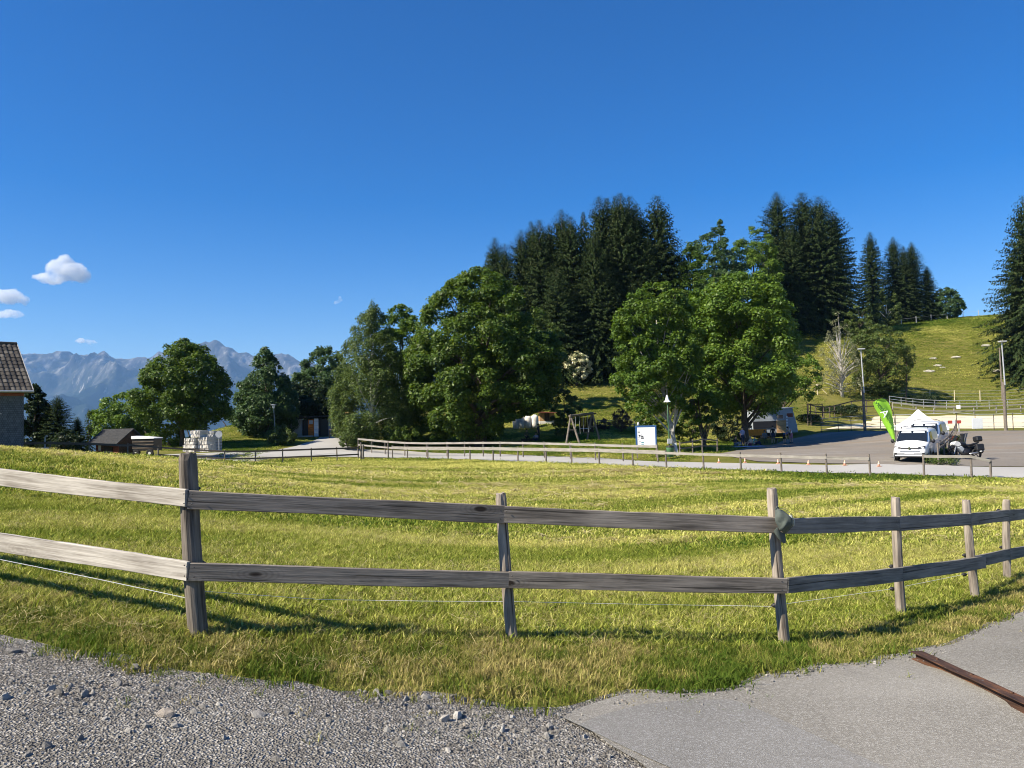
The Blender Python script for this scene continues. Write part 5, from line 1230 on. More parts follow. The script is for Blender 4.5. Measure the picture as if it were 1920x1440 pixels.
MB().prism([Vector((sx(517), -.45, H_ + .02)), Vector((sx(619), -.45, H_ + .22)), Vector((sx(619), -.45, H_ + .34)), Vector((sx(517), -.45, H_ + .14))], (0, 0, 0), (0, 4.3, 0)).build('roof', 'roof_felt', shed)
MB().box((sx(565), -.55, .06), (sx(592) - sx(546), .9, .16)).build('step', 'concrete', shed)
# stacked timber platform behind it
g = ground(643, 90); zb = pix(643, 800, 90).z
pl = empty('timber_platform', (g.x, g.y, zb), rad(-10), 'stacked timber platform with a reddish post behind the shed', 'platform')
for i in range(5): MB().box((.35 + .12 * i, 0, .1 + .38 * i), (1.5 - .1 * i, 1.2, .14)).build('plank', 'new_post' if i % 2 else 'honey_wood', pl)
MB().box((-.35, -.3, .9), (.22, .22, 1.8)).build('post', 'red_wood', pl); MB().box((.15, -.1, 2.1), (1.0, .7, .08)).build('roof', 'light_grey', pl)

# ---- timber cabin with a whitewashed base behind the maple, and white sacks
g = ground(1026, 91); zb = pix(1026, 809, 91).z; k = 91 / F
cab = empty('cabin', (g.x, g.y, zb), rad(4), 'small honey timber cabin on a white base right of the big maple', 'cabin')
MB().box((0, .9, .62), (1.85, 1.8, 1.24)).build('base', 'stone_white', cab)
for i in range(6): MB().box((-.75 + .30 * i, .03, 1.72), (.28, .06, .95)).build('board', 'honey_wood' if i not in (2, 3) else 'barn_wood', cab)
MB().box((0, 1.0, 1.70), (1.7, 1.7, .90)).build('core', 'honey_wood', cab)
MB().prism([Vector((-1.35, -.5, 2.28)), Vector((1.2, -.5, 2.12)), Vector((1.2, -.5, 2.22)), Vector((-1.35, -.5, 2.40))], (0, 0, 0), (0, 2.8, 0)).build('roof', 'red_wood', cab)
for i in range(3):
    for j in range(2): pass
for k_, (px, w_, h_, lb) in enumerate([(968, .75, 1.35, 'leftmost of the big pale stone sacks beside the maple trunk'), (978, .8, 1.5, 'second big pale sack from the maple trunk'), (990, .85, 1.42, 'third big pale sack, creamier than the others'), (1003, .8, 1.45, 'rightmost big pale sack behind the standing person')]):
    g = ground(px, 89.5); zb = g.z - .1; sk = empty('stone_sack', (g.x, g.y, zb), .1 * k_, lb, 'sack', 'big pale sacks')
    rgk = random.Random(k_); vs = []; fs = []; n = 12
    prf_ = [(.42, 0), (.52, .25), (.54, .55), (.52, .85), (.44, 1.0), (.22, 1.06)]
    for r_, z_ in prf_:
        for j in range(n):
            a = 6.283 * j / n; q = max(abs(math.cos(a)), abs(math.sin(a))) ** -.55; vs.append((r_ * q * math.cos(a) * w_ * rgk.uniform(.95, 1.05), r_ * q * math.sin(a) * w_, z_ * h_ * rgk.uniform(.98, 1.02)))
    for i in range(len(prf_) - 1):
        for j in range(n): fs.append((i * n + j, i * n + (j + 1) % n, (i + 1) * n + (j + 1) % n, (i + 1) * n + j))
    fs += [tuple(range(n - 1, -1, -1)), tuple((len(prf_) - 1) * n + j for j in range(n))]
    MB().add(vs, fs).build('sack_body', 'stone_white', sk, sm=True); MB().tube([(-.25 * w_, 0, h_), (-.2 * w_, 0, h_ + .16), (.2 * w_, 0, h_ + .16), (.25 * w_, 0, h_)], .03, 5).build('loop', 'white_cloth', sk)
g = ground(980, 90.5); zb = pix(980, 787, 90.5).z
o = empty('bird_house', (g.x, g.y, zb), 0, 'small dark box with a pale lid standing above the sacks', 'box'); MB().box((0, 0, .15), (.45, .4, .5)).build('box', 'barn_wood', o); MB().box((-.05, 0, .44), (.75, .6, .08)).build('lid', 'new_post', o); MB().tube([(0, 0, -1.5), (0, 0, -.1)], .05, 6).build('post', 'barn_wood', o)

# ---- dark play hut behind the swing
g = ground(1100, 83); zb = pix(1100, 811, 83).z
ph = empty('play_hut', (g.x, g.y, zb), rad(-6), 'dark open play hut with a sloping roof behind the swing', 'play hut')
for x in (-.72, .72):
    for y in (-.5, .5): MB().box((x, y, .85), (.1, .1, 1.7)).build('post', 'barn_wood', ph)
for i in range(9): MB().box((-.64 + .16 * i, .48, .85), (.14, .04, 1.6)).build('board', 'barn_wood', ph)
for i in range(4): MB().box((.2 + .16 * i, -.52, .8), (.14, .04, 1.3)).build('board', 'barn_wood', ph)
MB().prism([Vector((-1.15, 0, 1.62)), Vector((1.1, 0, 1.98)), Vector((1.1, 0, 2.10)), Vector((-1.15, 0, 1.74))], (0, -.85, 0), (0, .85, 0)).build('roof', 'roof_felt', ph)
MB().box((-.1, -.75, .45), (1.1, .25, .06)).build('bench', 'white_panel', ph)
# ================================================================== PLAYGROUND, BOARD, LAMPS
k = 71 / F; g = ground(1088, 71)
def wp(px, py, d): return pix(px, py, d) - g
sw = empty('swing_set', g, 0, 'wooden A-frame swing set on the lawn', 'swing')
La, Ra = wp(1070, 780, 71.5), wp(1110.5, 775, 74.5)
for nm, a, b_ in (('leg', wp(1061, 832, 70.3), La), ('leg', wp(1088, 832.5, 70.6), La), ('leg', wp(1100, 826, 74.4), Ra + Vector((-.05, 0, 0))), ('leg', wp(1126, 827, 74.2), Ra)):
    MB().tube([a - Vector((0, 0, .2)), b_ + (b_ - a).normalized() * .12], [.105, .095], 9).build(nm, 'fence_post', sw)
MB().tube([La + (La - Ra).normalized() * .2, Ra + (Ra - La).normalized() * .2], .12, 9).build('top_beam', 'post_dark', sw)
MB().beam(wp(1066, 806, 70.9) , wp(1081, 806, 71.1), .09, .09).build('cross_bar', 'fence_post', sw); MB().beam(wp(1104, 800, 74.4), wp(1119, 800, 74.3), .09, .09).build('cross_bar', 'fence_post', sw)
for u in (.3, .68):
    t_ = La.lerp(Ra, u); z_ = t_.z - 1.75
    s_ = MB().box((t_.x, t_.y, z_), (.5, .18, .05)).build('seat', 'black_plastic', sw, bevel=.01)
    for dx in (-.22, .22): MB().tube([(t_.x + dx * .8, t_.y, t_.z - .1), (t_.x + dx, t_.y, z_)], .014, 5).build('chain', 'galvanised', sw)

# information board with a blue frame
g = ground(1213, 56.5); bz = pix(1213, 838, 56.5).z; kb = 56.5 / F; bw, bh = 39 * kb, 40 * kb
ib = empty('information_board', (g.x, g.y, g.z), rad(-14), 'white information board in a blue frame beside the road', 'sign')
z0 = bz - g.z; fr = .11
MB().box((0, 0, z0 + bh / 2), (bw - .04, .05, bh - .04)).build('panel', 'white_panel', ib)
for c_, s_ in (((-bw / 2 + fr / 2, -.012, z0 + bh / 2), (fr, .09, bh)), ((bw / 2 - fr / 2, -.012, z0 + bh / 2), (fr, .09, bh)), ((0, -.012, z0 + fr / 2), (bw - 2 * fr - .004, .088, fr)), ((0, -.012, z0 + bh - fr / 2), (bw - 2 * fr - .004, .088, fr))):
    MB().box(c_, s_).build('frame_bar', 'blue_paint', ib, bevel=.012)
for x in (-bw / 2 + .08, bw / 2 - .08): MB().box((x, .085, (z0 + bh) / 2 - .15), (.09, .09, z0 + bh + .3)).build('post', 'fence_post', ib)
ix, iz = -bw / 2 + fr, z0 + bh - fr; iw, ih = bw - 2 * fr, bh - 2 * fr
for (u, v, w_, h_, m) in ((.04, .24, .13, .05, 'black_plastic'), (.09, .42, .10, .09, 'black_plastic'), (.22, .40, .07, .05, 'cloth_grey'), (.22, .47, .13, .06, 'dark_metal'), (.20, .56, .17, .07, 'black_plastic'), (.06, .55, .10, .02, 'cloth_grey'), (.05, .66, .07, .02, 'cloth_grey'), (.08, .76, .13, .025, 'cloth_grey'), (.22, .80, .15, .06, 'cloth_teal'), (.22, .90, .15, .05, 'cloth_teal'), (.10, .84, .05, .04, 'cloth_grey'), (.12, .10, .3, .02, 'light_grey'), (.1, .15, .6, .015, 'light_grey'), (.45, .3, .45, .015, 'light_grey'), (.45, .36, .4, .015, 'light_grey'), (.45, .5, .42, .015, 'light_grey'), (.45, .62, .45, .015, 'light_grey'), (.45, .74, .35, .015, 'light_grey'), (.45, .86, .42, .015, 'light_grey')):
    MB().box((ix + (u + w_ / 2) * iw, -.0275, iz - (v + h_ / 2) * ih), (w_ * iw, .004, h_ * ih)).build('print', m, ib)
MB().blob((-.55, 0, z0 + bh + .13), (.09, .07, .13), 3, .08).build('finial', 'light_grey', ib, sm=True)
# street lamp with a white bell shade
g = ground(1256, 58.3); top = pix(1250.5, 741, 58.3) - g
la = empty('street_lamp', g, 0, 'green street lamp with a white bell shade by the board', 'lamp')
MB().tube([(0, 0, -.2), (0, 0, .6), top * .62, top - Vector((0, 0, .25))], [.07, .055, .045, .04], 9).build('pole', 'green_paint', la, sm=True)
MB().lathe([(.035, 0.02), (.06, -.04), (.09, -.14), (.12, -.28), (.17, -.40), (.27, -.50), (.30, -.52), (.27, -.515), (.15, -.40), (.06, -.2)], 20, top).build('lamp_shade', 'white_panel', la, sm=True)
MB().blob(top + Vector((0, 0, -.50)), (.10, .10, .10), 1, 0).build('bulb', 'lamp_glass', la, sm=True)
MB().box((top.x * .12, -.1, .95), (.34, .2, .38)).build('switch_box', 'galvanised', la, bevel=.02)
# green litter bin
g = ground(1257, 55.5)
bi = empty('litter_bin', g, 0, 'green litter bin at the foot of the bell lamp', 'bin')
MB().lathe([(.24, .15), (.27, .75), (.29, .78), (.29, .84)], 16).build('body', 'bin_green', bi, sm=True); MB().lathe([(.30, .84), (.30, .90), (.12, .98), (0, .99)], 16).build('lid', 'black_plastic', bi, sm=True); MB().tube([(.0, .28, -.2), (0, .28, 1.0)], .03, 6).build('post', 'galvanised', bi)
# white post sign leaning at the pale trunk
g = ground(1268, 57); o = empty('white_sign', g, 0, 'narrow white board leaning on the pale sycamore trunk', 'sign'); MB().prism([Vector((0, 0, 0)), Vector((.16, 0, 0)), Vector((.06, .1, .95)), Vector((-.10, .1, .9))], (0, 0, 0), (0, .04, 0)).build('board', 'light_grey', o); MB().box((.22, -.05, .1), (.06, .06, .5), Matrix.Rotation(.3, 3, 'Y')).build('stake', 'fence_pale', o)
# shed lamp: flat-topped glass head
g = ground(517, 80); top = pix(513, 759, 80) - g
l2 = empty('street_lamp', g, 0, 'thin lamp with a flat glass head beside the shed', 'lamp')
MB().tube([(0, 0, -.2), top * .5, top - Vector((0, 0, .3))], [.05, .045, .04], 8).build('pole', 'grey_panel', l2); MB().lathe([(.05, -.42), (.12, -.32), (.16, -.05)], 12, top).build('lamp_glass', 'lamp_glass', l2, sm=True); MB().lathe([(.30, -.05), (.31, 0), (.1, .05), (0, .055)], 16, top).build('hood', 'grey_panel', l2, sm=True)
# arena floodlight poles
def flood(label, px, d, ytop, woodfrac):
    g = ground(px, d); t_ = pix(px - 8, ytop, d) - g; r = empty('floodlight', g, 0, label, 'floodlight', 'arena floodlights')
    m_ = t_ * woodfrac
    MB().tube([(0, 0, -.5), m_], [.15, .12], 10).build('wooden_pole', 'fence_post', r); MB().tube([m_ * .93 + Vector((.05, -.1, 0)), t_], [.065, .05], 8).build('metal_pole', 'galvanised', r)
    MB().box(t_ + Vector((-.02, -.15, .03)), (.62, .42, .10)).build('lamp_head', 'light_grey', r, bevel=.02); MB().box(t_ + Vector((-.02, -.15, -.03)), (.5, .34, .03)).build('lens', 'lamp_glass', r)
flood('tall floodlight pole in front of the leafy tree by the arena', 1622, 76, 655, .5)
flood('tall floodlight pole at the right side of the arena', 1886, 70, 641, .55)
g = ground(1880, 112); r = empty('utility_pole', g, 0, 'plain brown pole behind the right floodlight', 'pole'); MB().tube([(0, 0, -.4), pix(1874, 652, 112) - g], [.13, .10], 8).build('shaft', 'fence_post', r); MB().box((pix(1874, 654, 112) - g), (.7, .1, .12)).build('crossbar', 'fence_brown', r)
g = ground(1699, 110); r = empty('utility_pole', g, 0, 'thin dark pole beside the leafy tree right of the flag', 'pole'); MB().tube([(0, 0, -.4), pix(1700, 665, 110) - g], [.12, .09], 8).build('shaft', 'fence_brown', r); MB().box((pix(1700, 668, 110) - g), (.5, .1, .1)).build('crossbar', 'fence_brown', r)

# ================================================================== CAR PARK
# ---- panel vans
def loft_rings(rings, cap=True):
    n = len(rings[0]); v = [p for r in rings for p in r]; f = []
    for i in range(len(rings) - 1):
        for j in range(n): f.append((i * n + j, i * n + (j + 1) % n, (i + 1) * n + (j + 1) % n, (i + 1) * n + j))
    if cap: f.append(tuple(range(n - 1, -1, -1))); f.append(tuple((len(rings) - 1) * n + j for j in range(n)))
    return v, f
def van(label, loc, rz, sc, group, rails=True, low_nose=True):
    """front faces local -Y"""
    r = empty('van', loc, rz, label, 'van', group); r.scale = (sc[0], sc[1], sc[2])
    # stations: y, half width low, half width belt, half width roof, z bottom, z belt, z roof
    ST = [(-2.28,.60,.66,.60,.36,.62,.72),(-2.22,.78,.80,.72,.28,.70,.92),(-2.05,.86,.87,.79,.25,.74,1.03),(-1.70,.90,.90,.83,.25,.80,1.10),(-1.42,.91,.91,.85,.25,.86,1.16),(-1.02,.91,.91,.82,.25,.98,1.50),(-.72,.91,.91,.79,.25,1.02,1.74),(-.45,.91,.91,.775,.25,1.03,1.83),(.3,.91,.91,.77,.25,1.03,1.87),(1.4,.91,.91,.77,.25,1.03,1.87),(2.1,.90,.90,.77,.27,1.03,1.84),(2.28,.86,.87,.74,.35,1.0,1.76)]
    rings = []
    for (y, wl_, wb_, wr_, zb_, zm, zr) in ST:
        zl = zb_ + (zm - zb_) * .45; rr = min(.12, (zr - zm) * .4)
        rings.append([Vector(p) for p in ((-wl_ * .92, y, zb_), (-wl_, y, zl), (-wb_, y, zm), (-(wb_ + wr_) / 2, y, (zm + zr) / 2), (-wr_, y, zr - rr), (-wr_ * .86, y, zr - rr * .25), (-wr_ * .45, y, zr), (wr_ * .45, y, zr), (wr_ * .86, y, zr - rr * .25), (wr_, y, zr - rr), ((wb_ + wr_) / 2, y, (zm + zr) / 2), (wb_, y, zm), (wl_, y, zl), (wl_ * .92, y, zb_))])
    v, f = loft_rings(rings); me = MB().add(v, f).mesh('body', 'white_paint', True)
    bo = link('body', me, r); md = bo.modifiers.new('s', 'SUBSURF'); md.levels = 1; md.render_levels = 1
    def panel(name, P, m, off, par=r, nn=4):
        A, B_, C_, D_ = [Vector(p) for p in P]; nr = (B_ - A).cross(D_ - A).normalized() * off; vs = []; fs = []
        for i in range(nn + 1):
            for j in range(nn + 1):
                u, w = i / nn, j / nn; p = A * (1 - u) * (1 - w) + B_ * u * (1 - w) + C_ * u * w + D_ * (1 - u) * w; vs.append(p + nr)
        for i in range(nn):
            for j in range(nn): a = i * (nn + 1) + j; fs.append((a, a + nn + 1, a + nn + 2, a + 1))
        b0_ = len(vs); vs += [p - nr * 2.2 for p in vs]; fs += [tuple(b0_ + q for q in reversed(t_)) for t_ in fs]
        edge = [i * (nn + 1) for i in range(nn + 1)] + [nn * (nn + 1) + j for j in range(1, nn + 1)] + [i * (nn + 1) + nn for i in range(nn - 1, -1, -1)] + [j for j in range(nn - 1, 0, -1)]
        for a, b_ in zip(edge, edge[1:] + edge[:1]): fs.append((a, b_, b0_ + b_, b0_ + a))
        return MB().add(vs, fs).build(name, m, par)
    ws = panel('windscreen', ((-.80, -1.47, 1.13), (.80, -1.47, 1.13), (.70, -.80, 1.70), (-.70, -.80, 1.70)), 'glass_dark', .03)
    MB().box((0, -1.50, 1.13), (1.55, .06, .035)).build('wiper_tray', 'black_plastic', r)
    panel('sun_visor', ((-.62, -.98, 1.585), (-.08, -.98, 1.585), (-.1, -.87, 1.675), (-.60, -.87, 1.675)), 'light_grey', .006, ws); panel('sun_visor', ((.02, -.98, 1.585), (.62, -.98, 1.585), (.60, -.87, 1.675), (.02, -.87, 1.675)), 'light_grey', .006, ws)
    for s in (-1, 1):
        panel('side_window', ((s * .905, -1.05, 1.08), (s * .905, -.1, 1.06), (s * .80, -.1, 1.66), (s * .815, -.72, 1.62))[::s], 'glass_dark', .012)
        w1 = panel('side_panel', ((s * .918, .0, 1.02), (s * .918, 2.0, 1.02), (s * .918, 2.0, .40), (s * .918, .0, .40))[::-s], 'white_paint', .01)
        for y in (-1.42, 1.38):
            wh = MB().lathe([(.19, -.10), (.29, -.11), (.325, -.07), (.325, .07), (.29, .11), (.19, .10)], 20, (0, 0, 0), 'X').build('wheel', 'rubber', r, (s * .80, y, .325), sm=True)
            MB().lathe([(.02, .0), (.05, .105), (.19, .09), (.20, .02)] if s > 0 else [(.20, -.02), (.19, -.09), (.05, -.105), (.02, 0)], 16, (0, 0, 0), 'X').build('rim', 'steel', wh, sm=True)
            MB().lathe([(.34, -.03), (.40, -.03), (.40, .02), (.34, .02)], 20, (s * .905, y, .33), 'X', False).build('wheel_arch', 'bumper_grey', r)
        mr = MB().blob((s * 1.06, -1.18, 1.13), (.11, .07, .12), 3, .05, 8, 10).build('mirror', 'black_plastic', r, sm=True); MB().beam((s * .88, -1.16, 1.08), (s * 1.02, -1.17, 1.08), .05, .05).build('mirror_arm', 'black_plastic', mr)
        hl = panel('headlight', ((s * .80, -2.185, .76), (s * .42, -2.275, .70), (s * .42, -2.25, .80), (s * .80, -2.14, .90))[::-s], 'dark_metal', .035); MB().blob((s * .66, -2.235, .79), (.10, .03, .05), 2, 0, 6, 10).build('lens', 'lamp_glass', hl, sm=True)
        MB().box((s * .70, -2.265, .46), (.16, .03, .07)).build('fog_lamp', 'black_plastic', r)
        MB().box((s * .70, 2.28, .95), (.14, .05, .42)).build('tail_light', 'red_paint', r)
        if rails: MB().tube([(s * .70, -.45, 1.84), (s * .70, -.35, 1.92), (s * .70, 1.6, 1.94), (s * .70, 1.7, 1.86)], .022, 6).build('roof_rail', 'black_plastic', r)
    MB().box((0, -2.285, .745), (.86, .03, .055)).build('grille', 'black_plastic', r); MB().lathe([(0, -.022), (.075, -.022), (.085, .01)], 16, (0, -2.30, .75), 'Y').build('emblem', 'chrome', r)
    MB().box((0, -2.305, .60), (1.05, .012, .035)).build('bumper_slot', 'bumper_grey', r); MB().box((0, -2.30, .42), (1.30, .05, .13)).build('lower_grille', 'bumper_grey', r, bevel=.01)
    MB().box((.0, -2.332, .47), (.50, .012, .11)).build('number_plate', 'light_grey', r); MB().box((0, -2.24, .29), (1.5, .12, .07)).build('skid_plate', 'black_plastic', r); MB().box((0, -.1, .27), (1.70, 3.9, .10)).build('underbody', 'black_plastic', r)
    MB().box((0, -2.305, .34), (1.48, .03, .05)).build('lip', 'white_paint', r)
    panel('rear_window', ((-.68, 2.24, 1.05), (.68, 2.24, 1.05), (.62, 2.20, 1.6), (-.62, 2.20, 1.6))[::-1], 'glass_dark', .045)
    return r
g = ground(1720, 45.8); van('front white van parked facing the meadow', (g.x, g.y, g.z + .045), rad(-37), (1, 1, 1.0), 'white vans')
g = ground(1741, 53.4); van('white van parked behind the first one, with a roof bar', (g.x, g.y, g.z + .045), rad(-37), (1.06, 1.1, 1.10), 'white vans', False)
g = ground(1741, 53.4); o = MB().tube([(-.80, 0, 0), (-.55, 0, .09), (0, 0, .13), (.55, 0, .09), (.80, 0, 0)], .022, 6).build('roof_bar', 'black_plastic', None, g + Vector((-.2, -.3, 2.12)), rot=(0, 0, rad(-37))); setp(o, 'curved dark roof bar on the second van', 'roof bar')
# ---- white pop-up tent
g = ground(1724, 66); apex = pix(1722, 768, 66) - g; ez = pix(1724, 800, 66).z - g.z
te = empty('party_tent', g, rad(-10), 'white peaked pop-up tent behind the vans', 'tent')
hw_ = 1.75; vs = [Vector((0, 0, apex.z))]; 
rings = []
N_ = 24
for (q, zz) in ((.02, apex.z), (.25, ez + (apex.z - ez) * .66), (.5, ez + (apex.z - ez) * .36), (.75, ez + (apex.z - ez) * .14), (1., ez + .02), (1.01, ez - .28)):
    ring = []
    for i in range(N_):
        t_ = i / N_ * 4; s_, f_ = int(t_), t_ - int(t_); cs = [(-1, -1), (1, -1), (1, 1), (-1, 1), (-1, -1)]; x = cs[s_][0] + (cs[s_ + 1][0] - cs[s_][0]) * f_; y = cs[s_][1] + (cs[s_ + 1][1] - cs[s_][1]) * f_
        ring.append(Vector((x * hw_ * q, y * hw_ * q, zz)))
    rings.append(ring)
v, f = loft_rings(rings, False); MB().add(v, f).build('canopy', 'white_cloth', te)
for x in (-1, 1):
    for y in (-1, 1): MB().box((x * (hw_ - .05), y * (hw_ - .05), ez / 2 - .1), (.05, .05, ez + .2)).build('leg', 'galvanised', te)
MB().box((hw_ - .01, .3, ez / 2 + .3), (.02, 2.6, ez - .6)).build('side_wall', 'white_cloth', te)
# ---- feather flag
g = ground(1679, 47.5); fl = empty('feather_flag', g, 0, 'lime green feather flag with dark lettering and a white letter A', 'flag')
d_ = 47.5
PR_ = [(1680,826,.5),(1679,812,.5)]
edgeR = [(1679,829),(1678.3,815),(1677,800),(1675.5,785),(1673,772),(1669,759),(1665,752),(1660,748.5),(1653,747),(1646,749),(1640,753)]
edgeL = [(1676,829),(1670,818),(1664,806),(1658,795),(1652,782),(1646,772),(1641,764),(1638.5,758),(1637.4,755),(1637.5,754),(1639.5,753.2)]
vs = []; fs = []; nn = 8
for i, (a, b_) in enumerate(zip(edgeL, edgeR)):
    for j in range(nn + 1):
        u = j / nn; p = pix(a[0] + (b_[0] - a[0]) * u, a[1] + (b_[1] - a[1]) * u, d_) - g
        p.y += .10 * math.sin(u * 7 + i * .35) * min(1, i / 3) * (1 if i < 8 else .4); vs.append(p)
for i in range(len(edgeL) - 1):
    for j in range(nn): a = i * (nn + 1) + j; fs.append((a, a + 1, a + nn + 2, a + nn + 1))
b0_ = len(vs); vs += [p + Vector((0, .012, 0)) for p in vs]; fs += [tuple(b0_ + q for q in reversed(t_)) for t_ in fs]
MB().add(vs, fs).build('cloth', 'flag_green', fl, sm=True)
MB().tube([pix(1680, 845, d_) - g, pix(1680, 829, d_) - g, pix(1678.8, 800, d_) - g, pix(1675, 773, d_) - g, pix(1669, 757, d_) - g, pix(1660, 748, d_) - g, pix(1652, 746.4, d_) - g], .018, 6).build('pole', 'dark_metal', fl)
MB().box((pix(1680, 846, d_) - g) * Vector((1, 1, 0)).x if False else Vector((pix(1680, 846, d_).x - g.x, 0, .03)), (.5, .5, .05)).build('foot', 'dark_metal', fl)
def letters(txt, px, py, size_px, m, ang, name='lettering'):
    cu = bpy.data.curves.new('t', 'FONT'); cu.body = txt; cu.size = size_px * d_ / F * 1.35; cu.extrude = .004; cu.align_x = 'CENTER'; cu.align_y = 'CENTER'
    to = bpy.data.objects.new('t', cu); COL.objects.link(to); bpy.context.view_layer.update()
    me = bpy.data.meshes.new_from_object(to.evaluated_get(bpy.context.evaluated_depsgraph_get())); bpy.data.objects.remove(to); bpy.data.curves.remove(cu)
    me.materials.clear(); me.materials.append(MATS[m])
    p = pix(px, py, d_) - g; o = link(name, me, fl); o.matrix_local = Matrix.Translation(p + Vector((0, -.14, 0))) @ Matrix.Rotation(-ang, 4, 'Y') @ Matrix.Rotation(rad(90), 4, 'X'); return o
letters('vital', 1647.5, 761, 9.5, 'flag_dark', rad(-52)); letters('A', 1656.5, 775, 15, 'white_cloth', rad(-56)); letters('tmung', 1668, 790, 8.5, 'flag_dark', rad(-60))
# ---- motorcycle
g = ground(1812, 46.3); mc = empty('motorcycle', g + Vector((0, 0, .045)), rad(6), 'black touring motorcycle with a white fairing, leaning on its stand', 'motorcycle')
mc.rotation_euler = (rad(-10), 0, rad(8))
def wheel(x, R_, w_):
    o = MB().lathe([(R_ * .72, -w_ * .35), (R_ * .86, -w_ / 2), (R_ * .97, -w_ * .3), (R_, 0), (R_ * .97, w_ * .3), (R_ * .86, w_ / 2), (R_ * .72, w_ * .35)], 24, (0, 0, 0), 'Y', False).build('wheel', 'rubber', mc, (x, 0, R_), sm=True)
    rm = MB()
    for q in range(5): a = 6.283 * q / 5; rm.beam((0, 0, 0), (math.cos(a) * R_ * .74, 0, math.sin(a) * R_ * .74), .03, .045, (0, 1, 0))
    rm.lathe([(R_ * .68, -.035), (R_ * .75, -.035), (R_ * .75, .035), (R_ * .68, .035)], 24, (0, 0, 0), 'Y', False); rm.build('rim', 'dark_metal', o); return o
wheel(-.82, .33, .13); wheel(.72, .32, .17)
MB().tube([(-.80, -.09, .34), (-.50, -.09, 1.02)], .035, 8).build('fork', 'steel', mc); MB().tube([(-.80, .09, .34), (-.50, .09, 1.02)], .035, 8).build('fork', 'steel', mc)
MB().tube([(-1.12, 0, .50), (-.98, 0, .70), (-.74, 0, .73), (-.55, 0, .62)], [.06, .09, .09, .06], 8).build('front_mudguard', 'black_plastic', mc, sm=True)
MB().blob((.0, 0, .42), (.34, .24, .26), 3, .12, 8, 12).build('engine', 'dark_metal', mc, sm=True); MB().beam((-.5, 0, .9), (.45, 0, .62), .10, .10).build('frame', 'black_plastic', mc)
MB().blob((-.18, 0, .88), (.34, .19, .17), 5, .04, 8, 12).build('tank', 'black_plastic', mc, sm=True)
v, f = loft_rings([[Vector((x, w_ * math.cos(a), z + h_ * math.sin(a))) for a in [6.283 * q / 10 for q in range(10)]] for x, w_, z, h_ in ((.05, .10, .84, .05), (.2, .17, .82, .07), (.5, .18, .86, .07), (.85, .15, .95, .06), (.98, .08, .99, .04))]); MB().add(v, f).build('seat', 'black_plastic', mc, sm=True)
MB().prism([Vector((-.80, -.16, .88)), Vector((-.62, -.18, 1.12)), Vector((-.36, -.20, 1.02)), Vector((-.30, -.21, .84)), Vector((-.52, -.20, .74))], (0, 0, 0), (0, .36, 0)).build('fairing', 'light_grey', mc, bevel=.03); MB().prism([Vector((-.56, -.20, .70)), Vector((-.30, -.22, .80)), Vector((-.14, -.22, .60)), Vector((-.30, -.20, .42))], (0, 0, 0), (0, .40, 0)).build('fairing_lower', 'grey_panel', mc, bevel=.03)
MB().prism([Vector((-.66, -.17, 1.10)), Vector((-.66, .17, 1.10)), Vector((-.44, .12, 1.40)), Vector((-.44, -.12, 1.40))], (0, 0, 0), (.015, 0, .01)).build('windscreen', 'glass_dark', mc)
MB().tube([(-.34, -.42, 1.06), (-.42, -.22, 1.08), (-.46, 0, 1.04), (-.42, .22, 1.08), (-.34, .42, 1.06)], .02, 6).build('handlebar', 'dark_metal', mc)
for s in (-1, 1):
    m_ = MB().blob((-.5, s * .40, 1.20), (.04, .09, .06), 2, .05, 6, 8).build('mirror', 'black_plastic', mc, sm=True); MB().box((.74, s * .34, .66), (.52, .22, .40)).build('pannier', 'black_plastic', mc, bevel=.05)
    MB().tube([(-.36, s * .38, 1.06), (-.48, s * .40, 1.18)], .012, 5).build('stem', 'dark_metal', m_)
MB().box((.98, 0, 1.20), (.40, .42, .32)).build('top_case', 'black_plastic', mc, bevel=.06); MB().blob((-.77, 0, .96), (.07, .12, .09), 2, 0, 6, 10).build('headlight', 'lamp_glass', mc, sm=True)
MB().tube([(.1, -.2, .30), (.5, -.23, .34), (1.0, -.25, .46)], [.04, .06, .07], 9).build('exhaust', 'steel', mc, sm=True); MB().beam((.15, .1, .3), (.22, .42, -.06), .03, .03).build('side_stand', 'dark_metal', mc)
MB().tube([(.62, 0, .64), (.85, 0, .68), (1.05, 0, .55)], [.10, .10, .05], 8).build('rear_mudguard', 'black_plastic', mc, sm=True)
g = ground(1842, 47.2); o = empty('helmet', Vector((pix(1839, 843, 46.2).x, 46.2, pix(1839, 846, 46.2).z)), 0, 'round black helmet resting on the motorcycle top case', 'helmet'); MB().blob((0, 0, .0), (.14, .15, .14), 2, .02, 8, 12).build('shell', 'black_plastic', o, sm=True); MB().blob((-.05, -.06, .0), (.10, .11, .06), 2, .0, 8, 12).build('visor', 'light_grey', o, sm=True)
# ---- leaning black roll-up stake behind the motorcycle
g = ground(1801, 52); o = empty('black_stake', g, 0, 'thick leaning black stake behind the motorcycle', 'stake'); MB().tube([(0, 0, -.2), (.10, 0, .55), (.17, 0, 1.15)], [.10, .11, .10], 8).build('shaft', 'black_plastic', o); MB().lathe([(.14, 0), (.14, .12), (.0, .13)], 10, (.17, 0, 1.13)).build('head', 'black_plastic', o)
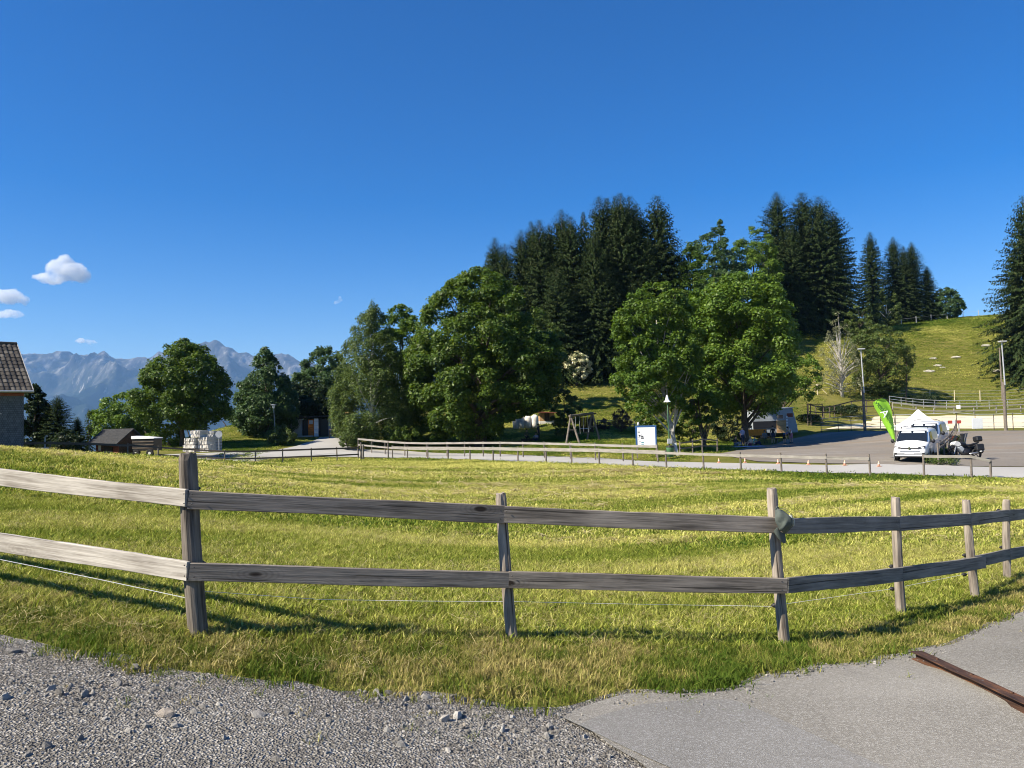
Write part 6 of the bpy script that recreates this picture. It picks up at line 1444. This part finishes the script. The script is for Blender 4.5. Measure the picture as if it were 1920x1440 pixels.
# ---- red barrier tape and clutter behind the tent
g = ground(1778, 69); o = empty('barrier', g, 0, 'red and white barrier rail behind the car park railing', 'barrier')
for i in range(6): MB().box((-1.0 + .4 * i, 0, .95), (.38, .05, .28)).build('stripe', 'red_paint' if i % 2 else 'white_panel', o)
for x in (-1, 1): MB().box((x, .05, .4), (.07, .07, 1.3)).build('leg', 'galvanised', o)
g = ground(1776, 57); o = empty('handcart', g, 0, 'low reddish brown handcart left of the railing', 'cart'); MB().box((0, 0, .62), (.9, 1.1, .38)).build('tray', 'red_wood', o)
for x in (-.4, .4): MB().lathe([(.08, -.04), (.24, -.05), (.28, 0), (.24, .05), (.08, .04)], 14, (x, -.3, .28), 'X').build('wheel', 'rubber', o)
MB().tube([(0, -.5, .6), (0, -1.0, 1.15)], .025, 6).build('handle', 'galvanised', o)
# ---- traffic cones
for i, (px, py) in enumerate([(1348, 869), (1397, 869), (1459, 871), (1516, 873), (1584, 874), (1648, 876)]):
    g = gpix(px, py); o = empty('traffic_cone', g + Vector((0, 0, .045)), 0, 'small faded orange cone, %s from the left in the row along the road' % ORD[i], 'cone', 'cones along the road'); o.scale = (.75, .75, .8)
    MB().box((0, 0, .015), (.26, .26, .03)).build('base', 'cone_orange', o); MB().lathe([(.10, .03), (.06, .22), (.025, .36), (.0, .362)], 12).build('body', 'cone_orange', o, sm=True); MB().lathe([(.079, .17), (.066, .225)], 12, (0, 0, 0), 'Z', False).build('band', 'cloth_cream', o)
# ================================================================== TRAILER AND PEOPLE IN THE SHADE
g = ground(1455, 80); zb = g.z; kt = 80 / F
tl = empty('horse_trailer', g, rad(4), 'grey white box trailer with two small windows under the sycamore', 'trailer')
def tx(px): return (px - 1455) * kt
zt = pix(1455, 768, 80).z - zb
poly = [Vector((tx(1412), 0, .55)), Vector((tx(1498), 0, .50)), Vector((tx(1497), 0, 1.2)), Vector((tx(1489), 0, zt + .12)), Vector((tx(1470), 0, zt + .12)), Vector((tx(1412), 0, zt - .08))]
MB().prism(poly, (0, 0, 0), (0, 2.2, 0)).build('body', 'grey_panel', tl, bevel=.03)
MB().prism([Vector((tx(1411), -.08, zt - .08)), Vector((tx(1491), -.08, zt + .13)), Vector((tx(1491), -.08, zt + .22)), Vector((tx(1411), -.08, zt + .01))], (0, 0, 0), (0, 2.36, 0)).build('roof', 'galvanised', tl)
for x0, x1, z0, z1, m in ((1458.5, 1470, 1.98, 2.38, 'glass_dark'), (1477, 1489, 2.12, 2.52, 'red_wood')):
    w_ = MB().box(((tx(x0) + tx(x1)) / 2, -.012, (z0 + z1) / 2), (tx(x1) - tx(x0), .05, z1 - z0)).build('window', m, tl, bevel=.015)
    MB().box(((tx(x0) + tx(x1)) / 2, -.006, (z0 + z1) / 2), (tx(x1) - tx(x0) + .09, .03, z1 - z0 + .09)).build('window_frame', 'light_grey', w_)
MB().box(((tx(1457) + tx(1475)) / 2, -.05, 1.15), (tx(1475) - tx(1457), .06, 1.3)).build('ramp_panel', 'honey_wood', tl)
MB().box(((tx(1412) + tx(1456)) / 2, -.03, 1.38), (tx(1456) - tx(1412), .05, .75)).build('dark_hatch', 'black_plastic', tl)
for x in (1430, 1445): MB().lathe([(.1, -.08), (.32, -.09), (.36, 0), (.32, .09), (.1, .08)], 16, (tx(x), .25, .36), 'Y').build('wheel', 'rubber', tl)
rl = MB()
for i in range(5): rl.box((tx(1476.5), -.12, .95 + .3 * i), (.14, .04, .18))
rl.build('tail_marker', 'white_panel', tl)
# white ladder leaning at its left end
g2 = ground(1408, 78.5); o = empty('ladder', g2, 0, 'white ladder leaning at the left end of the trailer', 'ladder')
for x in (-.2, .2): MB().beam((x, 0, .5), (x - .12, .5, 2.9), .05, .05).build('stile', 'white_panel', o)
for i in range(9): MB().beam((-.2 - .012 * i, .05 * i + .05, .7 + .26 * i), (.2 - .012 * i, .05 * i + .05, .7 + .26 * i), .04, .04).build('rung', 'white_panel', o)
# orange banner and bench
g2 = ground(1416, 76.5); o = empty('orange_banner', g2, rad(4), 'orange banner stretched in the shade in front of the trailer', 'banner')
MB().box((.2, 0, 1.05), (1.9, .03, .62)).build('cloth', 'banner_orange', o)
for x in (-.8, 1.2): MB().tube([(x, .04, -.2), (x, .04, 1.4)], .03, 6).build('pole', 'fence_post', o)
g2 = ground(1440, 76); o = empty('picnic_bench', g2, rad(4), 'low wooden bench in front of the trailer', 'bench')
MB().box((0, 0, .45), (2.2, .35, .06)).build('seat', 'fence_post', o)
for x in (-.9, .9): MB().box((x, 0, .21), (.08, .3, .42)).build('leg', 'fence_post', o)
g2 = gpix(1400, 839); o = MB().box((0, 0, .03), (2.6, 1.1, .05)).build('picnic_blanket', 'cloth_lavender', None, g2 + Vector((.2, .2, .05)), bevel=.02); setp(o, 'lavender picnic blanket at the sunny edge of the shade', 'blanket')

# ---- people: joints -> one skinned surface
def person(label, loc, rz, pose, top, bottom, h=1.72, hair='hair_dark', feet='cloth_black', long_legs=True, sleeves=True):
    J = dict(POSE[pose]); s = h / 1.75
    order = ['pelvis', 'belly', 'chest', 'neck', 'head', 'crown', 'hipL', 'kneeL', 'ankL', 'toeL', 'hipR', 'kneeR', 'ankR', 'toeR', 'shL', 'elL', 'wrL', 'haL', 'shR', 'elR', 'wrR', 'haR']
    ed_ = [('pelvis', 'belly'), ('belly', 'chest'), ('chest', 'neck'), ('neck', 'head'), ('head', 'crown'), ('pelvis', 'hipL'), ('hipL', 'kneeL'), ('kneeL', 'ankL'), ('ankL', 'toeL'), ('pelvis', 'hipR'), ('hipR', 'kneeR'), ('kneeR', 'ankR'), ('ankR', 'toeR'), ('chest', 'shL'), ('shL', 'elL'), ('elL', 'wrL'), ('wrL', 'haL'), ('chest', 'shR'), ('shR', 'elR'), ('elR', 'wrR'), ('wrR', 'haR')]
    rad_ = dict(pelvis=(.15, .11), belly=(.135, .10), chest=(.16, .11), neck=(.055, .055), head=(.085, .095), crown=(.07, .08), hip=(.095, .095), knee=(.062, .062), ank=(.042, .045), toe=(.04, .03), sh=(.062, .062), el=(.044, .044), wr=(.032, .03), ha=(.035, .022))
    me = bpy.data.meshes.new('body'); me.from_pydata([tuple(x * s for x in J[n]) for n in order], [(order.index(a), order.index(b)) for a, b in ed_], [])
    tmp = bpy.data.objects.new('tmp', me); COL.objects.link(tmp)
    md = tmp.modifiers.new('skin', 'SKIN'); md.use_smooth_shade = True
    for i, n in enumerate(order):
        k_ = n if n in rad_ else n[:-1]; sv_ = me.skin_vertices[0].data[i]; sv_.radius = (rad_[k_][0] * s, rad_[k_][1] * s); sv_.use_root = (n == 'pelvis')
    ms = tmp.modifiers.new('sub', 'SUBSURF'); ms.levels = 1; ms.render_levels = 1
    bpy.context.view_layer.update()
    m2 = bpy.data.meshes.new_from_object(tmp.evaluated_get(bpy.context.evaluated_depsgraph_get())); bpy.data.objects.remove(tmp)
    m2.materials.clear()
    for m in ('skin_tone', top, bottom, feet): m2.materials.append(MATS[m])
    seg = []
    for a, b_ in ed_:
        k_ = b_[:-1] if b_[-1] in 'LR' else b_
        mi = {'belly': 1, 'chest': 1, 'neck': 1, 'head': 0, 'crown': 0, 'hip': 2, 'knee': 2, 'ank': 2 if long_legs else 0, 'toe': 3, 'sh': 1, 'el': 1 if sleeves else 0, 'wr': 0, 'ha': 0}[k_]
        seg.append((Vector(J[a]) * s, Vector(J[b_]) * s, mi))
    for p in m2.polygons:
        c = p.center; best = 9; bi_ = 0
        for a, b_, mi in seg:
            ab = b_ - a; t_ = max(0, min(1, (c - a).dot(ab) / max(1e-6, ab.length_squared))); d2 = (c - a - ab * t_).length
            if d2 < best: best, bi_ = d2, mi
        p.material_index = bi_; p.use_smooth = True
    r = empty('person', loc, rz, label, 'person', None)
    link('body', m2, r)
    hd = Vector(J['head']) * s; cw = Vector(J['crown']) * s; up = (cw - hd).normalized()
    hb = MB(); hb.blob((0, 0, 0), (.098 * s, .108 * s, .085 * s), 4, .05, 7, 11); ho = hb.build('hair', hair, r, sm=True)
    ho.location = cw - up * .005 + Vector((0, .02, 0)); ho.rotation_euler = up.to_track_quat('Z', 'Y').to_euler()
    # hands: five fingers each
    for sd in 'LR':
        wv = Vector(J['wr' + sd]) * s; hv = Vector(J['ha' + sd]) * s; dr_ = (hv - wv).normalized(); sdv = dr_.cross(Vector((0, 1, .2))).normalized(); fb = MB()
        for q, ln in enumerate((.07, .08, .075, .06)): b0 = hv + sdv * (q - 1.5) * .02 * s; fb.tube([b0, b0 + dr_ * ln * .55 * s, b0 + dr_ * ln * s + Vector((0, -.015, 0))], [.010 * s, .009 * s, .007 * s], 5)
        b0 = wv.lerp(hv, .5); fb.tube([b0, b0 - sdv * .035 * s + dr_ * .02, b0 - sdv * .05 * s + dr_ * .05], [.011 * s, .010 * s, .008 * s], 5); fb.build('fingers', 'skin_tone', r)
    return r
# poses face local -Y
STAND = dict(pelvis=(0, 0, .95), belly=(0, .01, 1.10), chest=(0, .01, 1.34), neck=(0, 0, 1.48), head=(0, -.01, 1.58), crown=(0, 0, 1.68), hipL=(.10, 0, .90), kneeL=(.11, -.01, .50), ankL=(.12, .02, .09), toeL=(.14, -.13, .03), hipR=(-.10, 0, .90), kneeR=(-.11, -.01, .50), ankR=(-.12, .02, .09), toeR=(-.14, -.13, .03), shL=(.19, .01, 1.40), elL=(.25, .03, 1.13), wrL=(.25, -.05, .89), haL=(.25, -.07, .81), shR=(-.19, .01, 1.40), elR=(-.25, .03, 1.13), wrR=(-.25, -.05, .89), haR=(-.25, -.07, .81))
def mod(b_, **kw): d = dict(b_); d.update(kw); return d
POSE = {'stand': STAND,
 'lean': mod(STAND, belly=(0, -.06, 1.08), chest=(0, -.18, 1.28), neck=(0, -.27, 1.39), head=(0, -.34, 1.45), crown=(0, -.40, 1.53), shL=(.19, -.19, 1.32), elL=(.25, -.28, 1.06), wrL=(.20, -.42, .86), haL=(.19, -.46, .79), shR=(-.19, -.19, 1.32), elR=(-.25, -.28, 1.06), wrR=(-.20, -.42, .86), haR=(-.19, -.46, .79)),
 'bend': mod(STAND, pelvis=(0, .10, .88), belly=(0, -.06, .98), chest=(0, -.30, 1.02), neck=(0, -.43, 1.02), head=(0, -.52, .99), crown=(0, -.62, .99), hipL=(.10, .10, .84), kneeL=(.12, -.04, .48), hipR=(-.10, .10, .84), kneeR=(-.12, -.04, .48), shL=(.19, -.32, 1.03), elL=(.23, -.36, .76), wrL=(.18, -.42, .52), haL=(.17, -.44, .44), shR=(-.19, -.32, 1.03), elR=(-.23, -.36, .76), wrR=(-.18, -.42, .52), haR=(-.17, -.44, .44)),
 'sit': mod(STAND, pelvis=(0, .05, .52), belly=(0, .06, .68), chest=(0, .02, .92), neck=(0, -.02, 1.06), head=(0, -.05, 1.16), crown=(0, -.05, 1.26), hipL=(.10, .0, .50), kneeL=(.13, -.42, .50), ankL=(.13, -.42, .09), toeL=(.14, -.56, .03), hipR=(-.10, 0, .50), kneeR=(-.13, -.42, .50), ankR=(-.13, -.42, .09), toeR=(-.14, -.56, .03), shL=(.19, .02, .98), elL=(.24, -.06, .72), wrL=(.16, -.28, .60), haL=(.14, -.36, .58), shR=(-.19, .02, .98), elR=(-.24, -.06, .72), wrR=(-.16, -.28, .60), haR=(-.14, -.36, .58)),
 'ground': mod(STAND, pelvis=(0, .05, .13), belly=(0, .10, .28), chest=(0, .08, .52), neck=(0, .04, .66), head=(0, .0, .76), crown=(0, .0, .86), hipL=(.10, 0, .12), kneeL=(.16, -.36, .40), ankL=(.10, -.55, .09), toeL=(.11, -.70, .04), hipR=(-.10, 0, .12), kneeR=(-.18, -.36, .38), ankR=(-.10, -.58, .09), toeR=(-.11, -.72, .04), shL=(.19, .08, .58), elL=(.25, -.06, .38), wrL=(.20, -.28, .38), haL=(.18, -.35, .38), shR=(-.19, .08, .58), elR=(-.25, -.06, .38), wrR=(-.20, -.28, .38), haR=(-.18, -.35, .38))}
def at(px, py): q = gpix(px, py); return q + Vector((0, 0, .04))
person('person in a white top and pink shorts standing right of the trailer', at(1484, 832), rad(-70), 'lean', 'cloth_white', 'cloth_pink', 1.75, long_legs=False, sleeves=False)
person('person in a blue shirt bending over before the trailer', at(1471, 833), rad(35), 'bend', 'cloth_blue', 'cloth_black', 1.72, long_legs=False, sleeves=False)
person('person in black standing in front of the orange banner', at(1450, 833), rad(10), 'stand', 'cloth_black', 'cloth_navy', 1.74, long_legs=False)
person('person in grey seated on the low bench', ground(1434, 75.9) + Vector((0, 0, .0)), rad(-5), 'sit', 'cloth_grey', 'cloth_olive', 1.7)
person('fair haired person in cream sitting on the picnic blanket', at(1407, 838), rad(-60), 'ground', 'cloth_cream', 'cloth_maroon', 1.66, 'hair_fair', long_legs=False, sleeves=False)
person('person in teal sitting behind the one on the blanket', at(1416, 836), rad(40), 'ground', 'cloth_teal', 'cloth_navy', 1.68)
person('person in lavender standing in deep shade by the sycamore trunk', at(1393, 836), rad(20), 'stand', 'cloth_lavender', 'cloth_navy', 1.66)
person('person in dark clothes sitting left of the sycamore trunk', at(1380, 838), rad(30), 'ground', 'cloth_black', 'cloth_grey', 1.7)
person('person in black standing in front of the pale sacks', at(1010, 827), rad(60), 'stand', 'cloth_black', 'cloth_black', 1.72)
person('person in lavender sitting right under the big maple', at(1005, 828), rad(-20), 'ground', 'cloth_lavender', 'cloth_navy', 1.7)
person('person in olive sitting in the maple shade beside the sacks', at(988, 829), rad(15), 'sit', 'cloth_olive', 'cloth_black', 1.7)
g2 = gpix(988, 829); o = empty('log_seat', g2 + Vector((0, .12, 0)), 0, 'log used as a seat in the maple shade', 'log'); MB().tube([(-.6, 0, .18), (.6, 0, .18)], .2, 10).build('trunk_piece', 'bark', o)

# ---- pale rocks in the hill pasture
for i, (px, py, w_, lb) in enumerate([(1742, 697, .9, 'pale rock, lowest left of the scatter on the hillside'), (1758, 686, .7, 'pale rock in the middle of the hillside scatter'), (1768, 690, .5, 'small pale rock just right of the middle hillside rock'), (1792, 671, .9, 'pale rock, right of the hillside scatter'), (1750, 673, .7, 'pale rock above the hillside scatter'), (1848, 649, .9, 'pale flat rock high on the hillside near the big spruce'), (1868, 696, .8, 'pale rock in the earthy patch below the big spruce')]):
    g2 = gpix(px, py); o = MB().blob((0, 0, 0), (w_, w_ * .6, w_ * .28), 20 + i, .22, 6, 9).build('hill_rock', 'rock_hill', None, g2 + Vector((0, 0, .05))); setp(o, lb, 'rock', 'rocks on the hillside')

# ================================================================== CLOUDS AND HAZE
def cloudmat(name, dens, sc):
    b = NB(name); p = b.pos()
    n = b.noise(b.scale(p, (sc, sc, sc * 1.3)), 1., 8, .68, .35)
    dn = b.math('MULTIPLY', b.rng(n, .36, .60), dens)
    vol = b.n('ShaderNodeVolumePrincipled', {'Color': (.97, .98, 1., 1), 'Density': dn, 'Anisotropy': .2}).outputs[0]
    b.t.links.new(vol, b.out.inputs['Volume']); MATS[name] = b.m; return b.m
cloudmat('cloud_vapour', .016, .0062)
def cloud(label, d_, blobs, seed):
    c0 = pix(blobs[0][0], blobs[0][1], d_); k = d_ / F; bm = bmesh.new()
    for (px, py, rx_, ry_) in blobs:
        p = pix(px, py, d_) - c0; rx_ *= 1.0; ry_ *= 1.0; tmp = bmesh.new(); bmesh.ops.create_icosphere(tmp, subdivisions=2, radius=1.)
        for v_ in tmp.verts: v_.co = Vector((v_.co.x * rx_ * k, v_.co.y * (rx_ + ry_) * .5 * k, v_.co.z * ry_ * k)) + p
        me_ = bpy.data.meshes.new('x'); tmp.to_mesh(me_); tmp.free(); bm.from_mesh(me_); bpy.data.meshes.remove(me_)
    me = bpy.data.meshes.new('cloud'); bm.to_mesh(me); bm.free(); me.materials.append(MATS['cloud_vapour'])
    md = None; o = link('cloud', me, None, c0); setp(o, label, 'cloud', 'small fair weather clouds')
    rm = o.modifiers.new('r', 'REMESH'); rm.mode = 'VOXEL'; rm.voxel_size = 2.0 * k
    for (ts, st_) in ((13 * k, 12 * k), (5 * k, 6 * k)):
        tx_ = bpy.data.textures.new('puff', 'CLOUDS'); tx_.noise_scale = ts; tx_.noise_depth = 3; dm = o.modifiers.new('d', 'DISPLACE'); dm.texture = tx_; dm.texture_coords = 'GLOBAL'; dm.strength = st_ * (1. if blobs[0][2] > 12 else .4); dm.mid_level = .55
    return o
cloud('largest white cloud above the left mountains', 9000, [(132,510,34,20),(108,503,20,20),(100,522,30,13),(150,516,22,16),(80,518,22,7),(122,490,18,12)], 1)
cloud('cloud cut by the left edge below the largest one', 9500, [(12,556,34,15),(-12,556,30,17),(42,562,18,9)], 2)
cloud('low flat cloud at the left edge over the house roof', 9800, [(18,588,22,9),(-6,590,26,8),(36,591,12,5)], 3)
cloud('tiny flat cloud above the mountain crest', 12600, [(156,639,15,6),(172,642,14,4)], 4)
cloud('tiny wisp of cloud left of the birch top', 10500, [(632,566,6,3),(637,559,3.5,5),(629,569,5,2),(641,563,3,2)], 5)
hb = MB(); x0, x1, y0, y1, z0, z1 = -17000, 16000, -600, 15400, -760, 1330
hb.box(((x0 + x1) / 2, (y0 + y1) / 2, (z0 + z1) / 2), (x1 - x0, y1 - y0, z1 - z0))
b = NB('haze_air'); vol = b.n('ShaderNodeVolumePrincipled', {'Color': (.30, .56, 1.0, 1), 'Density': 4.8e-5, 'Anisotropy': .1}).outputs[0]; b.t.links.new(vol, b.out.inputs['Volume']); MATS['haze_air'] = b.m
hz = hb.build('haze', 'haze_air'); hz['kind'] = 'stuff'
